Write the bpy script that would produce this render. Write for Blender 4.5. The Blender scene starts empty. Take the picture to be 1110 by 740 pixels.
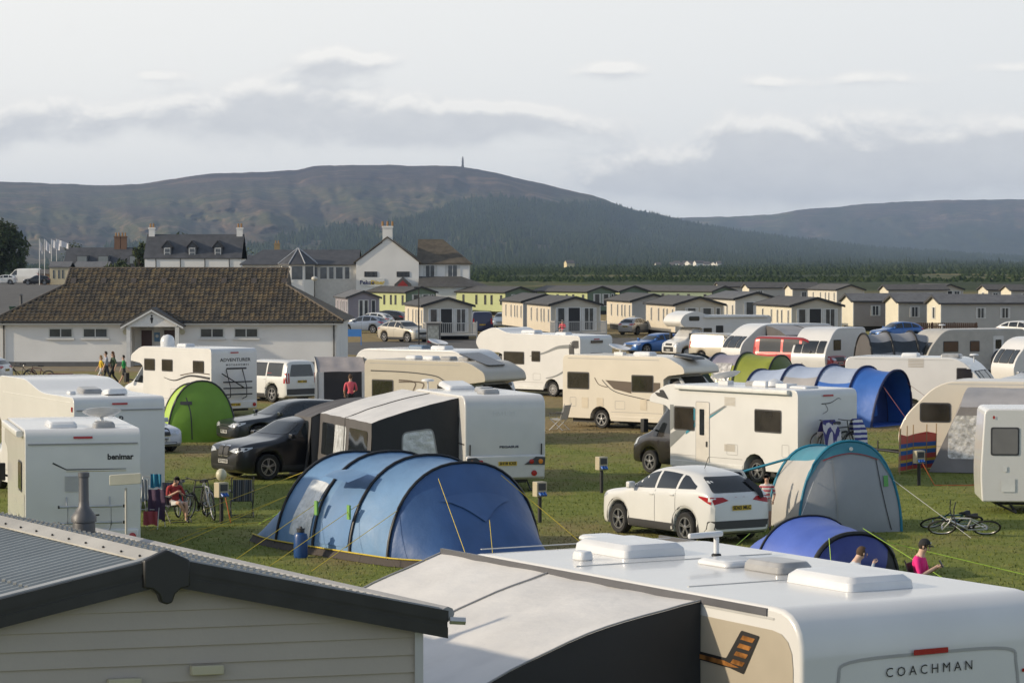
import bpy, bmesh, math, random
import numpy as np
from mathutils import Vector, Matrix, noise
from mathutils.bvhtree import BVHTree
random.seed(7)
SC = bpy.context.scene
COL = SC.collection
R = math.radians
PI = math.pi

# ---------------------------------------------------------------- camera
F, HZ, EYE = 3000.0, 285.0, 6.2          # focal length in photo pixels, horizon row, eye height
PITCH = math.atan((370 - HZ) / F)
def ray(u, v):
    a, b = (u - 555) / F, -(v - 370) / F
    cp, sp = math.cos(PITCH), math.sin(PITCH)
    return Vector((a, cp + b * sp, -sp + b * cp))
def P(u, v, z=0.0):                       # the world point at height z seen at photo pixel u, v
    d = ray(u, v); t = (z - EYE) / d.z
    return Vector((0, 0, EYE)) + d * t
def PD(u, v, dist):                       # the world point at depth dist
    d = ray(u, v)
    return Vector((0, 0, EYE)) + d * (dist / d.y)
def root_at(local, uv, head):             # root location so that local point lands on the pixel
    l = Vector(local)
    w = P(uv[0], uv[1], l.z)
    h = R(head); c, s = math.cos(h), math.sin(h)
    return (w.x - (l.x * c - l.y * s), w.y - (l.x * s + l.y * c), 0.0)

cam = bpy.data.cameras.new('camera'); camo = bpy.data.objects.new('camera', cam)
COL.objects.link(camo); SC.camera = camo
camo.location = (0, 0, EYE); camo.rotation_euler = (PI / 2 - PITCH, 0, 0)
cam.sensor_width = 36; cam.lens = F / 1110 * 36; cam.clip_start = 0.5; cam.clip_end = 60000
cam.dof.use_dof = False

# ---------------------------------------------------------------- materials
MATS = {}
def mat(name, col, rough=.5, metal=0, var=.08, scale=3, bump=0, bscale=40, coat=0, spec=.5, alpha=1, trans=0, var2=None):
    if name in MATS: return MATS[name]
    m = bpy.data.materials.new(name); m.use_nodes = True
    nt = m.node_tree; b = nt.nodes['Principled BSDF']
    tc = nt.nodes.new('ShaderNodeTexCoord'); nz = nt.nodes.new('ShaderNodeTexNoise')
    nz.inputs['Scale'].default_value = scale; nz.inputs['Detail'].default_value = 5
    nt.links.new(tc.outputs['Object'], nz.inputs['Vector'])
    mr = nt.nodes.new('ShaderNodeMapRange'); mr.inputs[1].default_value = .3; mr.inputs[2].default_value = .7
    mr.inputs[3].default_value = 1 - var; mr.inputs[4].default_value = 1 + var
    nt.links.new(nz.outputs[0], mr.inputs[0])
    hs = nt.nodes.new('ShaderNodeHueSaturation'); hs.inputs['Color'].default_value = (*col, 1)
    nt.links.new(mr.outputs[0], hs.inputs['Value'])
    if var2:
        nz2 = nt.nodes.new('ShaderNodeTexNoise'); nz2.inputs['Scale'].default_value = scale * 2.3
        nt.links.new(tc.outputs['Object'], nz2.inputs['Vector'])
        cr = nt.nodes.new('ShaderNodeMapRange'); cr.inputs[1].default_value = .45; cr.inputs[2].default_value = .62
        nt.links.new(nz2.outputs[0], cr.inputs[0])
        mx = nt.nodes.new('ShaderNodeMixRGB'); mx.inputs[1].default_value = (*col, 1); mx.inputs[2].default_value = (*var2, 1)
        nt.links.new(cr.outputs[0], mx.inputs[0]); nt.links.new(mx.outputs[0], hs.inputs['Color'])
    nt.links.new(hs.outputs[0], b.inputs['Base Color'])
    b.inputs['Roughness'].default_value = rough; b.inputs['Metallic'].default_value = metal
    b.inputs['Specular IOR Level'].default_value = spec
    b.inputs['Coat Weight'].default_value = coat; b.inputs['Coat Roughness'].default_value = .05
    if alpha < 1: b.inputs['Alpha'].default_value = alpha
    if trans: b.inputs['Transmission Weight'].default_value = trans
    if bump:
        n3 = nt.nodes.new('ShaderNodeTexNoise'); n3.inputs['Scale'].default_value = bscale; n3.inputs['Detail'].default_value = 4
        nt.links.new(tc.outputs['Object'], n3.inputs['Vector'])
        bp = nt.nodes.new('ShaderNodeBump'); bp.inputs['Strength'].default_value = bump; bp.inputs['Distance'].default_value = .05
        nt.links.new(n3.outputs[0], bp.inputs['Height']); nt.links.new(bp.outputs[0], b.inputs['Normal'])
    MATS[name] = m
    return m
def striped(name, cols, period, axis=2, rough=.6, bumpy=0):   # stripes of the given colours along an object axis
    if name in MATS: return MATS[name]
    m = bpy.data.materials.new(name); m.use_nodes = True; nt = m.node_tree; b = nt.nodes['Principled BSDF']
    tc = nt.nodes.new('ShaderNodeTexCoord'); sp = nt.nodes.new('ShaderNodeSeparateXYZ')
    nt.links.new(tc.outputs['Object'], sp.inputs[0])
    md = nt.nodes.new('ShaderNodeMath'); md.operation = 'DIVIDE'; md.inputs[1].default_value = period
    nt.links.new(sp.outputs[axis], md.inputs[0])
    fr = nt.nodes.new('ShaderNodeMath'); fr.operation = 'FRACT'; nt.links.new(md.outputs[0], fr.inputs[0])
    cr = nt.nodes.new('ShaderNodeValToRGB'); cr.color_ramp.interpolation = 'CONSTANT'
    el = cr.color_ramp.elements
    for i, (p, c) in enumerate(cols):
        e = el[i] if i < 2 else el.new(p)
        e.position = p; e.color = (*c, 1)
    nt.links.new(fr.outputs[0], cr.inputs[0]); nt.links.new(cr.outputs[0], b.inputs['Base Color'])
    b.inputs['Roughness'].default_value = rough
    MATS[name] = m
    return m
def siding(name, col, board=.15, depth=.4, rough=.55, var=.05):  # horizontal lapped boards
    if name in MATS: return MATS[name]
    m = mat(name, col, rough, var=var, scale=1.2); nt = m.node_tree; b = nt.nodes['Principled BSDF']
    tc = nt.nodes.new('ShaderNodeTexCoord'); sp = nt.nodes.new('ShaderNodeSeparateXYZ'); nt.links.new(tc.outputs['Object'], sp.inputs[0])
    dv = nt.nodes.new('ShaderNodeMath'); dv.operation = 'DIVIDE'; dv.inputs[1].default_value = board; nt.links.new(sp.outputs[2], dv.inputs[0])
    fr = nt.nodes.new('ShaderNodeMath'); fr.operation = 'FRACT'; nt.links.new(dv.outputs[0], fr.inputs[0])
    iv = nt.nodes.new('ShaderNodeMath'); iv.operation = 'SUBTRACT'; iv.inputs[0].default_value = 1; nt.links.new(fr.outputs[0], iv.inputs[1])
    bp = nt.nodes.new('ShaderNodeBump'); bp.inputs['Strength'].default_value = depth; bp.inputs['Distance'].default_value = .03
    nt.links.new(iv.outputs[0], bp.inputs['Height']); nt.links.new(bp.outputs[0], b.inputs['Normal'])
    return m

WHITE = mat('white_gelcoat', (.63, .625, .61), .24, var=.04, scale=1.2, coat=.4)
CREAM = mat('cream_gelcoat', (.62, .57, .48), .3, var=.04, scale=1.2, coat=.3)
CHAMP = mat('champagne_gelcoat', (.50, .46, .39), .3, var=.04, scale=1.2, coat=.3)
ROOFW = mat('roof_gelcoat', (.62, .63, .64), .22, var=.13, scale=1.3, coat=.2, bump=.02, bscale=2)
GREY = mat('grey_plastic', (.28, .28, .28), .5)
DGREY = mat('dark_grey_plastic', (.045, .045, .048), .55)
BLACK = mat('black_plastic', (.012, .012, .013), .5)
RUBBER = mat('tyre_rubber', (.015, .015, .015), .8, bump=.2)
ALLOY = mat('alloy_metal', (.42, .42, .43), .3, metal=.8)
STEEL = mat('galvanised_steel', (.42, .43, .44), .4, metal=.7, var=.15)
GLASS = mat('tinted_glass', (.015, .018, .02), .06, var=.2, scale=.8, spec=.8)
ACRYL = mat('smoked_acrylic_window', (.03, .026, .02), .1, var=.35, scale=2, spec=.7)
CGLASS = mat('house_window_glass', (.05, .055, .06), .08, var=.4, scale=1.5, spec=.8)
RED = mat('red_lens', (.35, .012, .012), .2)
AMBER = mat('amber_lens', (.6, .2, .02), .25)
LENS = mat('clear_lens', (.5, .52, .54), .08, metal=.3)
CHROME = mat('chrome', (.7, .7, .72), .15, metal=.9)
YPLATE = mat('yellow_number_plate', (.62, .42, .03), .4)
WPLATE = mat('white_number_plate', (.6, .6, .58), .4)
PVCW = mat('white_upvc', (.62, .62, .6), .35)
SILVERP = mat('silver_screen_cover', (.5, .5, .5), .4, metal=.3, bump=.4, bscale=5)

# ---------------------------------------------------------------- mesh builder
class MB:
    def __init__(s): s.v = []; s.f = []; s.m = []
    def add(s, vs, fs, m=0):
        o = len(s.v); s.v += [tuple(x) for x in vs]; s.f += [tuple(i + o for i in f) for f in fs]; s.m += [m] * len(fs); return s
    def box(s, x0, x1, y0, y1, z0, z1, m=0, T=None):
        vs = [Vector((x, y, z)) for x in (x0, x1) for y in (y0, y1) for z in (z0, z1)]
        if T: vs = [T @ q for q in vs]
        return s.add(vs, [(0, 1, 3, 2), (4, 6, 7, 5), (0, 4, 5, 1), (2, 3, 7, 6), (0, 2, 6, 4), (1, 5, 7, 3)], m)
    def tube(s, pts, r, n=6, m=0, closed=False, r2=None):
        pts = [Vector(p) for p in pts]; N = len(pts); vs = []; fs = []
        for i, p in enumerate(pts):
            a = pts[(i - 1) % N] if (closed or i) else p; b = pts[(i + 1) % N] if (closed or i < N - 1) else p
            d = (b - a).normalized() if (b - a).length > 1e-9 else Vector((0, 0, 1))
            up = Vector((0, 0, 1)) if abs(d.z) < .9 else Vector((1, 0, 0))
            x = d.cross(up).normalized(); y = x.cross(d).normalized()
            rr = r if r2 is None else r + (r2 - r) * i / max(1, N - 1)
            for k in range(n):
                t = 2 * PI * k / n; vs.append(p + x * (rr * math.cos(t)) + y * (rr * math.sin(t)))
        for i in range(N if closed else N - 1):
            for k in range(n):
                j = (i + 1) % N
                fs.append((i * n + k, i * n + (k + 1) % n, j * n + (k + 1) % n, j * n + k))
        if not closed: fs += [tuple(range(n))[::-1], tuple((N - 1) * n + k for k in range(n))]
        return s.add(vs, fs, m)
    def lathe(s, prof, n=16, c=(0, 0, 0), axis='z', m=0, cap=True):       # prof: (radius, along)
        vs = []; fs = []; c = Vector(c)
        for r, a in prof:
            for k in range(n):
                t = 2 * PI * k / n; p, q = r * math.cos(t), r * math.sin(t)
                vs.append(c + (Vector((p, q, a)) if axis == 'z' else Vector((p, a, q)) if axis == 'y' else Vector((a, p, q))))
        N = len(prof)
        for i in range(N - 1):
            for k in range(n): fs.append((i * n + k, i * n + (k + 1) % n, (i + 1) * n + (k + 1) % n, (i + 1) * n + k))
        if cap: fs += [tuple(range(n))[::-1], tuple((N - 1) * n + k for k in range(n))]
        return s.add(vs, fs, m)
    def prism(s, poly, axis, a, b, m=0, T=None):                 # poly in the two other axes, extruded a..b
        def mk(p, h): return Vector((p[0], h, p[1])) if axis == 'y' else Vector((h, p[0], p[1])) if axis == 'x' else Vector((p[0], p[1], h))
        n = len(poly); vs = [mk(p, a) for p in poly] + [mk(p, b) for p in poly]
        if T: vs = [T @ q for q in vs]
        fs = [tuple(range(n)), tuple(range(2 * n - 1, n - 1, -1))] + [(i, (i + 1) % n, n + (i + 1) % n, n + i) for i in range(n)]
        return s.add(vs, fs, m)
    def loft(s, rings, m=0, cap=True, closed=True, mf=None):
        n = len(rings[0]); vs = [p for r in rings for p in r]; o = len(s.v); s.v += [tuple(p) for p in vs]
        for i in range(len(rings) - 1):
            for k in range(n if closed else n - 1):
                s.f.append((o + i * n + k, o + i * n + (k + 1) % n, o + (i + 1) * n + (k + 1) % n, o + (i + 1) * n + k))
                s.m.append(mf(i, k) if mf else m)
        if cap:
            s.f.append(tuple(o + k for k in range(n))[::-1]); s.m.append(m)
            s.f.append(tuple(o + (len(rings) - 1) * n + k for k in range(n))); s.m.append(m)
        return s
    def ell(s, c, r, m=0, nu=12, nv=8, T=None):
        vs = []; fs = []; c = Vector(c)
        for j in range(nv + 1):
            ph = PI * j / nv
            for i in range(nu):
                th = 2 * PI * i / nu
                q = Vector((r[0] * math.sin(ph) * math.cos(th), r[1] * math.sin(ph) * math.sin(th), r[2] * math.cos(ph)))
                if T: q = T @ q
                vs.append(c + q)
        for j in range(nv):
            for i in range(nu): fs.append((j * nu + i, (j + 1) * nu + i, (j + 1) * nu + (i + 1) % nu, j * nu + (i + 1) % nu))
        return s.add(vs, fs, m)
    def bvh(s): return BVHTree.FromPolygons([Vector(p) for p in s.v], s.f)
    def build(s, name, mats, parent=None, smooth=35, bevel=0, seg=2, fix=True):
        me = bpy.data.meshes.new(name); me.from_pydata(s.v, [], s.f)
        if not isinstance(mats, (list, tuple)): mats = [mats]
        for q in mats: me.materials.append(q)
        if len(mats) > 1: me.polygons.foreach_set('material_index', s.m)
        me.validate()
        if fix:
            bm = bmesh.new(); bm.from_mesh(me); bmesh.ops.recalc_face_normals(bm, faces=bm.faces); bm.to_mesh(me); bm.free()
        if smooth:
            me.shade_smooth(); me.set_sharp_from_angle(angle=R(smooth))
        o = bpy.data.objects.new(name, me); COL.objects.link(o)
        if parent is not None: o.parent = parent
        if bevel:
            b = o.modifiers.new('bevel', 'BEVEL'); b.width = bevel; b.segments = seg; b.limit_method = 'ANGLE'; b.angle_limit = R(40)
        return o
def rpoly(pts, r, n=4):                                          # round the corners of a polygon
    out = []; N = len(pts)
    for i in range(N):
        p = Vector((pts[i][0], pts[i][1])); a = Vector(pts[i - 1][:2]); b = Vector(pts[(i + 1) % N][:2])
        rr = pts[i][2] if len(pts[i]) > 2 else r
        if rr <= 0: out.append(tuple(p)); continue
        da, db = a - p, b - p; rr2 = min(rr, da.length * .45, db.length * .45)
        A = p + da.normalized() * rr2; B = p + db.normalized() * rr2
        for k in range(n + 1):
            t = k / n; q = A * (1 - t) ** 2 + p * (2 * t * (1 - t)) + B * t * t; out.append((q.x, q.y))
    return out
def rect(a0, a1, b0, b1, r=.05): return rpoly([(a0, b0), (a1, b0), (a1, b1), (a0, b1)], r)
def decal(mb, bvh, poly, ax, sgn, off=.005, m=0, step=.12):       # lay a polygon on a surface: side 'y', end 'x', top 'z'
    bm = bmesh.new(); vs = [bm.verts.new((p[0], p[1], 0)) for p in poly]
    try: bm.faces.new(vs)
    except Exception: bm.free(); return
    for k in (0, 1):
        lo = min(p[k] for p in poly); hi = max(p[k] for p in poly); t = math.floor(lo / step) * step + step
        while t < hi:
            co = [0, 0, 0]; co[k] = t; no = [0, 0, 0]; no[k] = 1
            bmesh.ops.bisect_plane(bm, geom=bm.verts[:] + bm.edges[:] + bm.faces[:], plane_co=co, plane_no=no); t += step
    bmesh.ops.triangulate(bm, faces=bm.faces[:]); bm.verts.index_update()
    out = []
    for q in bm.verts:
        a, b = q.co.x, q.co.y
        if ax == 'y': o, d = Vector((a, sgn * 9, b)), Vector((0, -sgn, 0))
        elif ax == 'x': o, d = Vector((sgn * 19, a, b)), Vector((-sgn, 0, 0))
        else: o, d = Vector((a, b, 9)), Vector((0, 0, -1))
        h = bvh.ray_cast(o, d)
        if h[0] is None:
            h = bvh.find_nearest(o + d * ((9 if ax != 'x' else 19) - 1))
        nrm = h[1] if h[1].dot(-d) > 0 else -h[1]
        out.append(h[0] + nrm * off)
    mb.add(out, [tuple(w.index for w in f.verts) for f in bm.faces], m); bm.free()
def text2d(s, size=1, bold=0, extr=0):
    cu = bpy.data.curves.new('lettering', 'FONT'); cu.body = s; cu.size = size; cu.offset = bold; cu.align_x = 'CENTER'; cu.align_y = 'CENTER'; cu.resolution_u = 2
    o = bpy.data.objects.new('lettering', cu); me = o.to_mesh()
    v = [(p.co.x, p.co.y) for p in me.vertices]; f = [tuple(p.vertices) for p in me.polygons]
    o.to_mesh_clear(); bpy.data.objects.remove(o); bpy.data.curves.remove(cu)
    return v, f
def text_on(mb, bvh, s, size, at, ax, sgn, m=0, off=.008, bold=0, stretch=1, shear=0):
    v, f = text2d(s, size, bold); out = []
    for a, b in v:
        a = a * stretch + b * shear
        fl = (sgn if ax == 'x' else -sgn)
        aa, bb = at[0] + a * fl, at[1] + b
        if ax == 'y': o, d = Vector((aa, sgn * 9, bb)), Vector((0, -sgn, 0))
        else: o, d = Vector((sgn * 19, aa, bb)), Vector((-sgn, 0, 0))
        h = bvh.ray_cast(o, d); p = h[0] if h[0] else Vector((aa, sgn, bb))
        out.append(p - d * off)
    mb.add(out, f, m)
def ipol(xs, ys, x):                                             # smooth monotone interpolation
    n = len(xs)
    if x <= xs[0]: return ys[0]
    if x >= xs[-1]: return ys[-1]
    i = max(k for k in range(n - 1) if xs[k] <= x)
    def sl(k): return (ys[k + 1] - ys[k]) / (xs[k + 1] - xs[k])
    def tg(k):
        if k == 0: return sl(0)
        if k == n - 1: return sl(n - 2)
        a, b = sl(k - 1), sl(k)
        return 0 if a * b <= 0 else 2 * a * b / (a + b)
    h = xs[i + 1] - xs[i]; t = (x - xs[i]) / h
    return (2*t**3 - 3*t**2 + 1) * ys[i] + (t**3 - 2*t**2 + t) * h * tg(i) + (-2*t**3 + 3*t**2) * ys[i + 1] + (t**3 - t**2) * h * tg(i + 1)

# ---------------------------------------------------------------- naming
def tag(o, label=None, cat=None, group=None, kind=None):
    if label: o['label'] = label
    if cat: o['category'] = cat
    if group: o['group'] = group
    if kind: o['kind'] = kind
    return o
def thing(name, label, cat, loc=(0, 0, 0), head=0, group=None):
    o = bpy.data.objects.new(name, None); COL.objects.link(o); o.empty_display_size = .2
    o.location = loc; o.rotation_euler = (0, 0, R(head)); return tag(o, label, cat, group)
def copy_tree(o, parent=None):
    c = o.copy(); COL.objects.link(c); c.parent = parent
    for ch in list(o.children): copy_tree(ch, c)
    return c
def dup(o, label, loc, head):
    c = copy_tree(o); c['label'] = label; c.location = loc; c.rotation_euler = (0, 0, R(head)); return c
# ================================================================ wheels and cars
WHEELS = {}
def wheel_mesh(r, w, style='alloy'):
    k = (r, w, style)
    if k in WHEELS: return WHEELS[k]
    t = MB(); hw = w / 2; ri = r * .68
    t.lathe([(ri, -hw * .9), (r * .93, -hw), (r, -hw * .7), (r, hw * .7), (r * .93, hw), (ri, hw * .9), (ri - .01, 0)], 28, axis='y', cap=False)
    a = t.build('wheel', RUBBER, smooth=30)
    q = MB()
    q.lathe([(ri * .99, hw * .55), (ri * .99, hw * .86), (ri * .9, hw * .86), (ri * .88, hw * .5)], 28, axis='y', cap=False)
    if style == 'alloy':
        for i in range(5):
            th = 2 * PI * i / 5 + .3
            for dd in (-.13, .13):
                c, s_ = math.cos(th + dd), math.sin(th + dd)
                T = Matrix(((c, 0, -s_, 0), (0, 1, 0, 0), (s_, 0, c, 0), (0, 0, 0, 1)))
                q.box(ri * .1, ri * .93, hw * .55, hw * .82, -ri * .042, ri * .042, 0, T)
    else:
        for i in range(14):
            th = 2 * PI * i / 14; c, s_ = math.cos(th), math.sin(th)
            T = Matrix(((c, 0, -s_, 0), (0, 1, 0, 0), (s_, 0, c, 0), (0, 0, 0, 1)))
            q.box(ri * .3, ri * .93, hw * .6, hw * .8, -ri * .07, ri * .07, 0, T)
    q.lathe([(ri * .2, hw * .5), (ri * .24, hw * .85), (.01, hw * .9)], 12, axis='y')
    q.lathe([(ri * .9, hw * .2), (ri * .9, hw * .3), (.01, hw * .3)], 20, axis='y', m=1, cap=False)
    b = q.build('rim', [ALLOY, BLACK], smooth=30)
    for o in (a, b): COL.objects.unlink(o)
    WHEELS[k] = (a.data, b.data); bpy.data.objects.remove(a); bpy.data.objects.remove(b)
    return WHEELS[k]
def put_wheel(root, x, y, r, w, style='alloy'):
    a, b = wheel_mesh(r, w, style)
    o = bpy.data.objects.new('wheel', a); COL.objects.link(o); o.parent = root; o.location = (x, y, r)
    if y < 0: o.rotation_euler = (0, 0, PI)
    c = bpy.data.objects.new('rim', b); COL.objects.link(c); c.parent = o

CARS = {
 # t from the nose; top, belt as share of height; w as share of half width; wr upper width
 'suv': dict(t=[0, .015, .05, .12, .25, .31, .44, .55, .78, .87, .945, .985, 1], top=[.50, .56, .60, .635, .68, .755, .955, 1, .955, .885, .74, .645, .56],
             belt=[.44, .50, .54, .58, .63, .655, .67, .685, .71, .72, .70, .62, .54], w=[.72, .84, .93, .98, 1, 1, 1, 1, .99, .96, .92, .88, .8], wr=[.66, .76, .8, .82, .82, .80, .72, .70, .67, .65, .66, .72, .7]),
 'boxy': dict(t=[0, .012, .04, .12, .25, .29, .37, .5, .9, .97, .985, .993, 1], top=[.50, .56, .59, .61, .63, .72, .93, 1, 1, .97, .90, .62, .5],
             belt=[.44, .50, .54, .56, .59, .60, .60, .60, .60, .60, .60, .55, .45], w=[.84, .92, .97, 1, 1, 1, 1, 1, 1, .98, .97, .95, .93], wr=[.78, .85, .88, .88, .88, .85, .8, .8, .8, .8, .8, .85, .85]),
 'hatch': dict(t=[0, .015, .05, .12, .25, .31, .45, .58, .8, .90, .955, .985, 1], top=[.44, .50, .56, .60, .655, .74, .96, 1, .95, .87, .72, .62, .54],
             belt=[.38, .44, .50, .54, .60, .63, .65, .66, .69, .70, .67, .58, .5], w=[.72, .84, .93, .98, 1, 1, 1, 1, .98, .95, .91, .87, .8], wr=[.66, .76, .8, .82, .82, .79, .71, .69, .67, .65, .66, .72, .7]),
 'estate': dict(t=[0, .012, .04, .12, .28, .34, .48, .6, .84, .93, .965, .987, 1], top=[.44, .50, .56, .60, .66, .74, .96, 1, .96, .88, .74, .64, .54],
             belt=[.38, .44, .50, .54, .61, .64, .66, .67, .70, .71, .68, .58, .5], w=[.70, .84, .93, .98, 1, 1, 1, 1, .98, .95, .91, .87, .8], wr=[.64, .76, .8, .82, .82, .79, .71, .69, .67, .65, .66, .72, .7]),
 'van': dict(t=[0, .015, .04, .10, .17, .22, .33, .45, .9, .975, .985, .993, 1], top=[.40, .46, .50, .54, .60, .68, .93, .99, 1, .985, .96, .9, .8],
             belt=[.34, .40, .45, .49, .54, .56, .56, .56, .56, .56, .56, .56, .56], w=[.82, .9, .96, .99, 1, 1, 1, 1, 1, .99, .98, .97, .95], wr=[.76, .83, .86, .86, .86, .85, .82, .82, .84, .84, .84, .84, .84]),
}
def car(label, cat, kind, paint, loc=(0, 0, 0), head=0, L=4.4, W=1.82, H=1.6, wb=.60, r=.34, trim=True, plate='SK18 TNV', group=None, vanwin=False,
        name='parked_car', rails=False, kidney=False, style='alloy', openboot=False, xw=None):
    root = thing(name, label, cat, loc, head, group)
    K = CARS[kind]; hw = W / 2; zb = .20
    xf = L * .5 - L * (.19 if kind != 'van' else .17); xr = xf - L * wb
    xs = set(round(L * .5 - L * i / 64, 4) for i in range(65))
    ra = r * 1.2
    for c in (xf, xr):
        for q in (1, .985, .94, .85, .7, .5, .25, 0):
            xs.add(round(c + ra * q, 4)); xs.add(round(c - ra * q, 4))
    rings = []
    for x in sorted(xs, reverse=True):
        t = .5 - x / L
        if t < 0 or t > 1: continue
        zt = ipol(K['t'], K['top'], t) * H; be = min(ipol(K['t'], K['belt'], t) * H, zt - .03)
        w = ipol(K['t'], K['w'], t) * hw; wr = ipol(K['t'], K['wr'], t) * hw
        b0 = zb + .1 * max(0, 1 - t * 25) + .1 * max(0, 1 - (1 - t) * 22)
        for c in (xf, xr):
            if abs(x - c) < ra: b0 = max(b0, r + math.sqrt(ra * ra - (x - c) ** 2) * .98)
        b0 = min(b0, be - .06); mid = (b0 + be) / 2
        pts = [(0, b0), (w * .9, b0), (w * .985, min(b0 + .05, mid)), (w, mid), (w * .985, be - .05), (w * .955, be), (w * .955 + (wr - w * .955) * .5, be + (zt - be) * .5),
               (wr, zt - min(.09, (zt - be) * .25)), (wr * .8, zt - .02), (wr * .45, zt - .003), (0, zt)]
        for _ in range(2):
            n = [pts[0]]
            for i in range(len(pts) - 1):
                a, b = pts[i], pts[i + 1]
                n += [(a[0] * .75 + b[0] * .25, a[1] * .75 + b[1] * .25), (a[0] * .25 + b[0] * .75, a[1] * .25 + b[1] * .75)]
            n.append(pts[-1]); pts = n
        rings.append([Vector((x, y, z)) for y, z in pts] + [Vector((x, -y, z)) for y, z in pts[-2:0:-1]])
    mb = MB(); mb.loft(rings); bv = mb.bvh()
    mb.build('body', paint, root, smooth=32)
    ub = MB(); ub.box(xr - .5, xf + .5, -hw * .8, hw * .8, .18, .5 * H * .8); ub.build('underbody', BLACK, root)
    def zr(t): return ipol(K['t'], K['top'], t) * H
    def X(t): return L * .5 - L * t
    def bz(t): return ipol(K['t'], K['belt'], t) * H
    van = kind == 'van'
    # side windows
    t0, t1 = (.24, .38) if van else (.30, .90) if kind == 'boxy' else (.315, .885)
    for sg in (1, -1):
        sp = [(.325, .515), (.535, .70), (.72, .86)] if kind != 'boxy' else [(.31, .49), (.51, .69), (.71, .93)]
        if van: sp = [(.25, .385)] + ([(.42, .62), (.65, .92)] if vanwin else [])
        if kind == 'hatch' or kind == 'estate': sp = [(.335, .53), (.55, .715), (.735, .87)]
        for i, (a, b) in enumerate(sp):
            g = MB(); n = 6; lo = []; hi = []
            for k in range(n + 1):
                t = a + (b - a) * k / n
                z0 = bz(t) + .035; z1 = zr(t) - .10 * H / 1.6
                if kind not in ('van', 'boxy') and i == 2: z1 = z0 + (z1 - z0) * (1 - .75 * max(0, (k / n - .25)) )
                if kind == 'boxy' and i == 2: z1 = zr(.6) - .12
                if z1 < z0 + .02: z1 = z0 + .02
                lo.append((X(t), z0)); hi.append((X(t), z1))
            poly = lo + hi[::-1]
            decal(g, bv, poly, 'y', sg, .006, 0, .1); g.build('side_window', GLASS, root, smooth=60)
        # black sill and arch trims
        if trim:
            g = MB()
            decal(g, bv, [(xf - ra - .02, zb + .03), (xr + ra + .02, zb + .03), (xr + ra + .02, zb + .20), (xf - ra - .02, zb + .20)], 'y', sg, .006)
            for c in (xf, xr):
                arc = [(c + (ra + .08) * math.cos(q * PI / 12), r + (ra + .08) * math.sin(q * PI / 12)) for q in range(-1, 14)]
                arc += [(c + (ra + .005) * math.cos(q * PI / 12), r + (ra + .005) * math.sin(q * PI / 12)) for q in range(13, -2, -1)]
                decal(g, bv, arc, 'y', sg, .006)
            g.build('arch_trim', DGREY, root)
        g = MB()                                                  # door seams and handles
        for t in ((.53, .71) if not van else (.4,)):
            decal(g, bv, [(X(t) - .006, .32), (X(t) + .006, .32), (X(t) + .006, bz(t)), (X(t) - .006, bz(t))], 'y', sg, .003)
        g.build('door_seam', DGREY, root)
        for t in ((.50, .68) if not van else (.37,)):
            g = MB(); y = sg * (hw * .985 + .012); z = bz(t) - .1
            g.box(X(t) - .08, X(t) + .08, y - .025, y + .012, z - .015, z + .015); g.build('door_handle', paint, root, bevel=.006)
        mm = MB(); mx = X(.335 if not van else .25)               # mirrors
        mm.box(mx - .08, mx + .06, sg * hw * .97, sg * (hw + .16), bz(.33) + .02, bz(.33) + .17); mm.build('wing_mirror', paint if not van else DGREY, root, bevel=.03)
        hl = MB(); hz = .52 * H * (.95 if kind in ('suv', 'boxy') else .88 if not van else .8)   # lights
        pl = [(sg * hw * .36, hz - .03), (sg * hw * .70, hz - .07), (sg * hw * .86, hz + .0), (sg * hw * .84, hz + .09), (sg * hw * .55, hz + .06)]
        decal(hl, bv, pl, 'x', 1, .008); decal(hl, bv, [(X(.03), hz - .03), (X(.085), hz + .07), (X(.085), hz + .1), (X(.02), hz + .08)], 'y', sg, .008)
        hl.build('headlight', LENS, root)
        tl = MB()
        if kind == 'boxy' or van:
            decal(tl, bv, rect(sg * hw * .74, sg * hw * .93, .46 * H, .70 * H, .02), 'x', -1, .008); decal(tl, bv, rect(X(.985), X(.965), .46 * H, .70 * H, .01), 'y', sg, .008)
        else:
            tz = .60 * H
            decal(tl, bv, [(sg * hw * .36, tz - .0), (sg * hw * .80, tz - .08), (sg * hw * .86, tz + .08), (sg * hw * .5, tz + .07)], 'x', -1, .008)
            decal(tl, bv, [(X(.985), tz - .08), (X(.90), tz + .07), (X(.9), tz + .1), (X(.985), tz + .07)], 'y', sg, .008)
        tl.build('tail_light', RED, root)
    # windscreen and rear window
    ga, gb = (.20, .33) if van else (.285, .42) if kind != 'boxy' else (.27, .36)
    g = MB(); z0, z1 = zr(ga) + .03, zr(gb) - .02
    decal(g, bv, rpoly([(-hw * .83, z0), (hw * .83, z0), (hw * .66, z1), (-hw * .66, z1)], .08), 'x', 1, .007, 0, .1); g.build('windscreen', GLASS, root, smooth=60)
    g = MB(); z0, z1 = (.70 * H, .90 * H) if kind not in ('van', 'boxy') else (.62 * H, .90 * H)
    if not van: decal(g, bv, rpoly([(-hw * .72, z0), (hw * .72, z0), (hw * .58, z1), (-hw * .58, z1)], .06), 'x', -1, .008, 0, .1); g.build('rear_window', GLASS, root, smooth=60)
    if trim:
        g = MB(); decal(g, bv, rect(-hw * .9, hw * .9, zb + .03, .33 * H, .03), 'x', -1, .008); g.build('rear_bumper', DGREY, root)
    g = MB(); decal(g, bv, rect(-hw * .6, hw * .6, zb + .08, .25 * H, .03), 'x', 1, .009)
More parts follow.
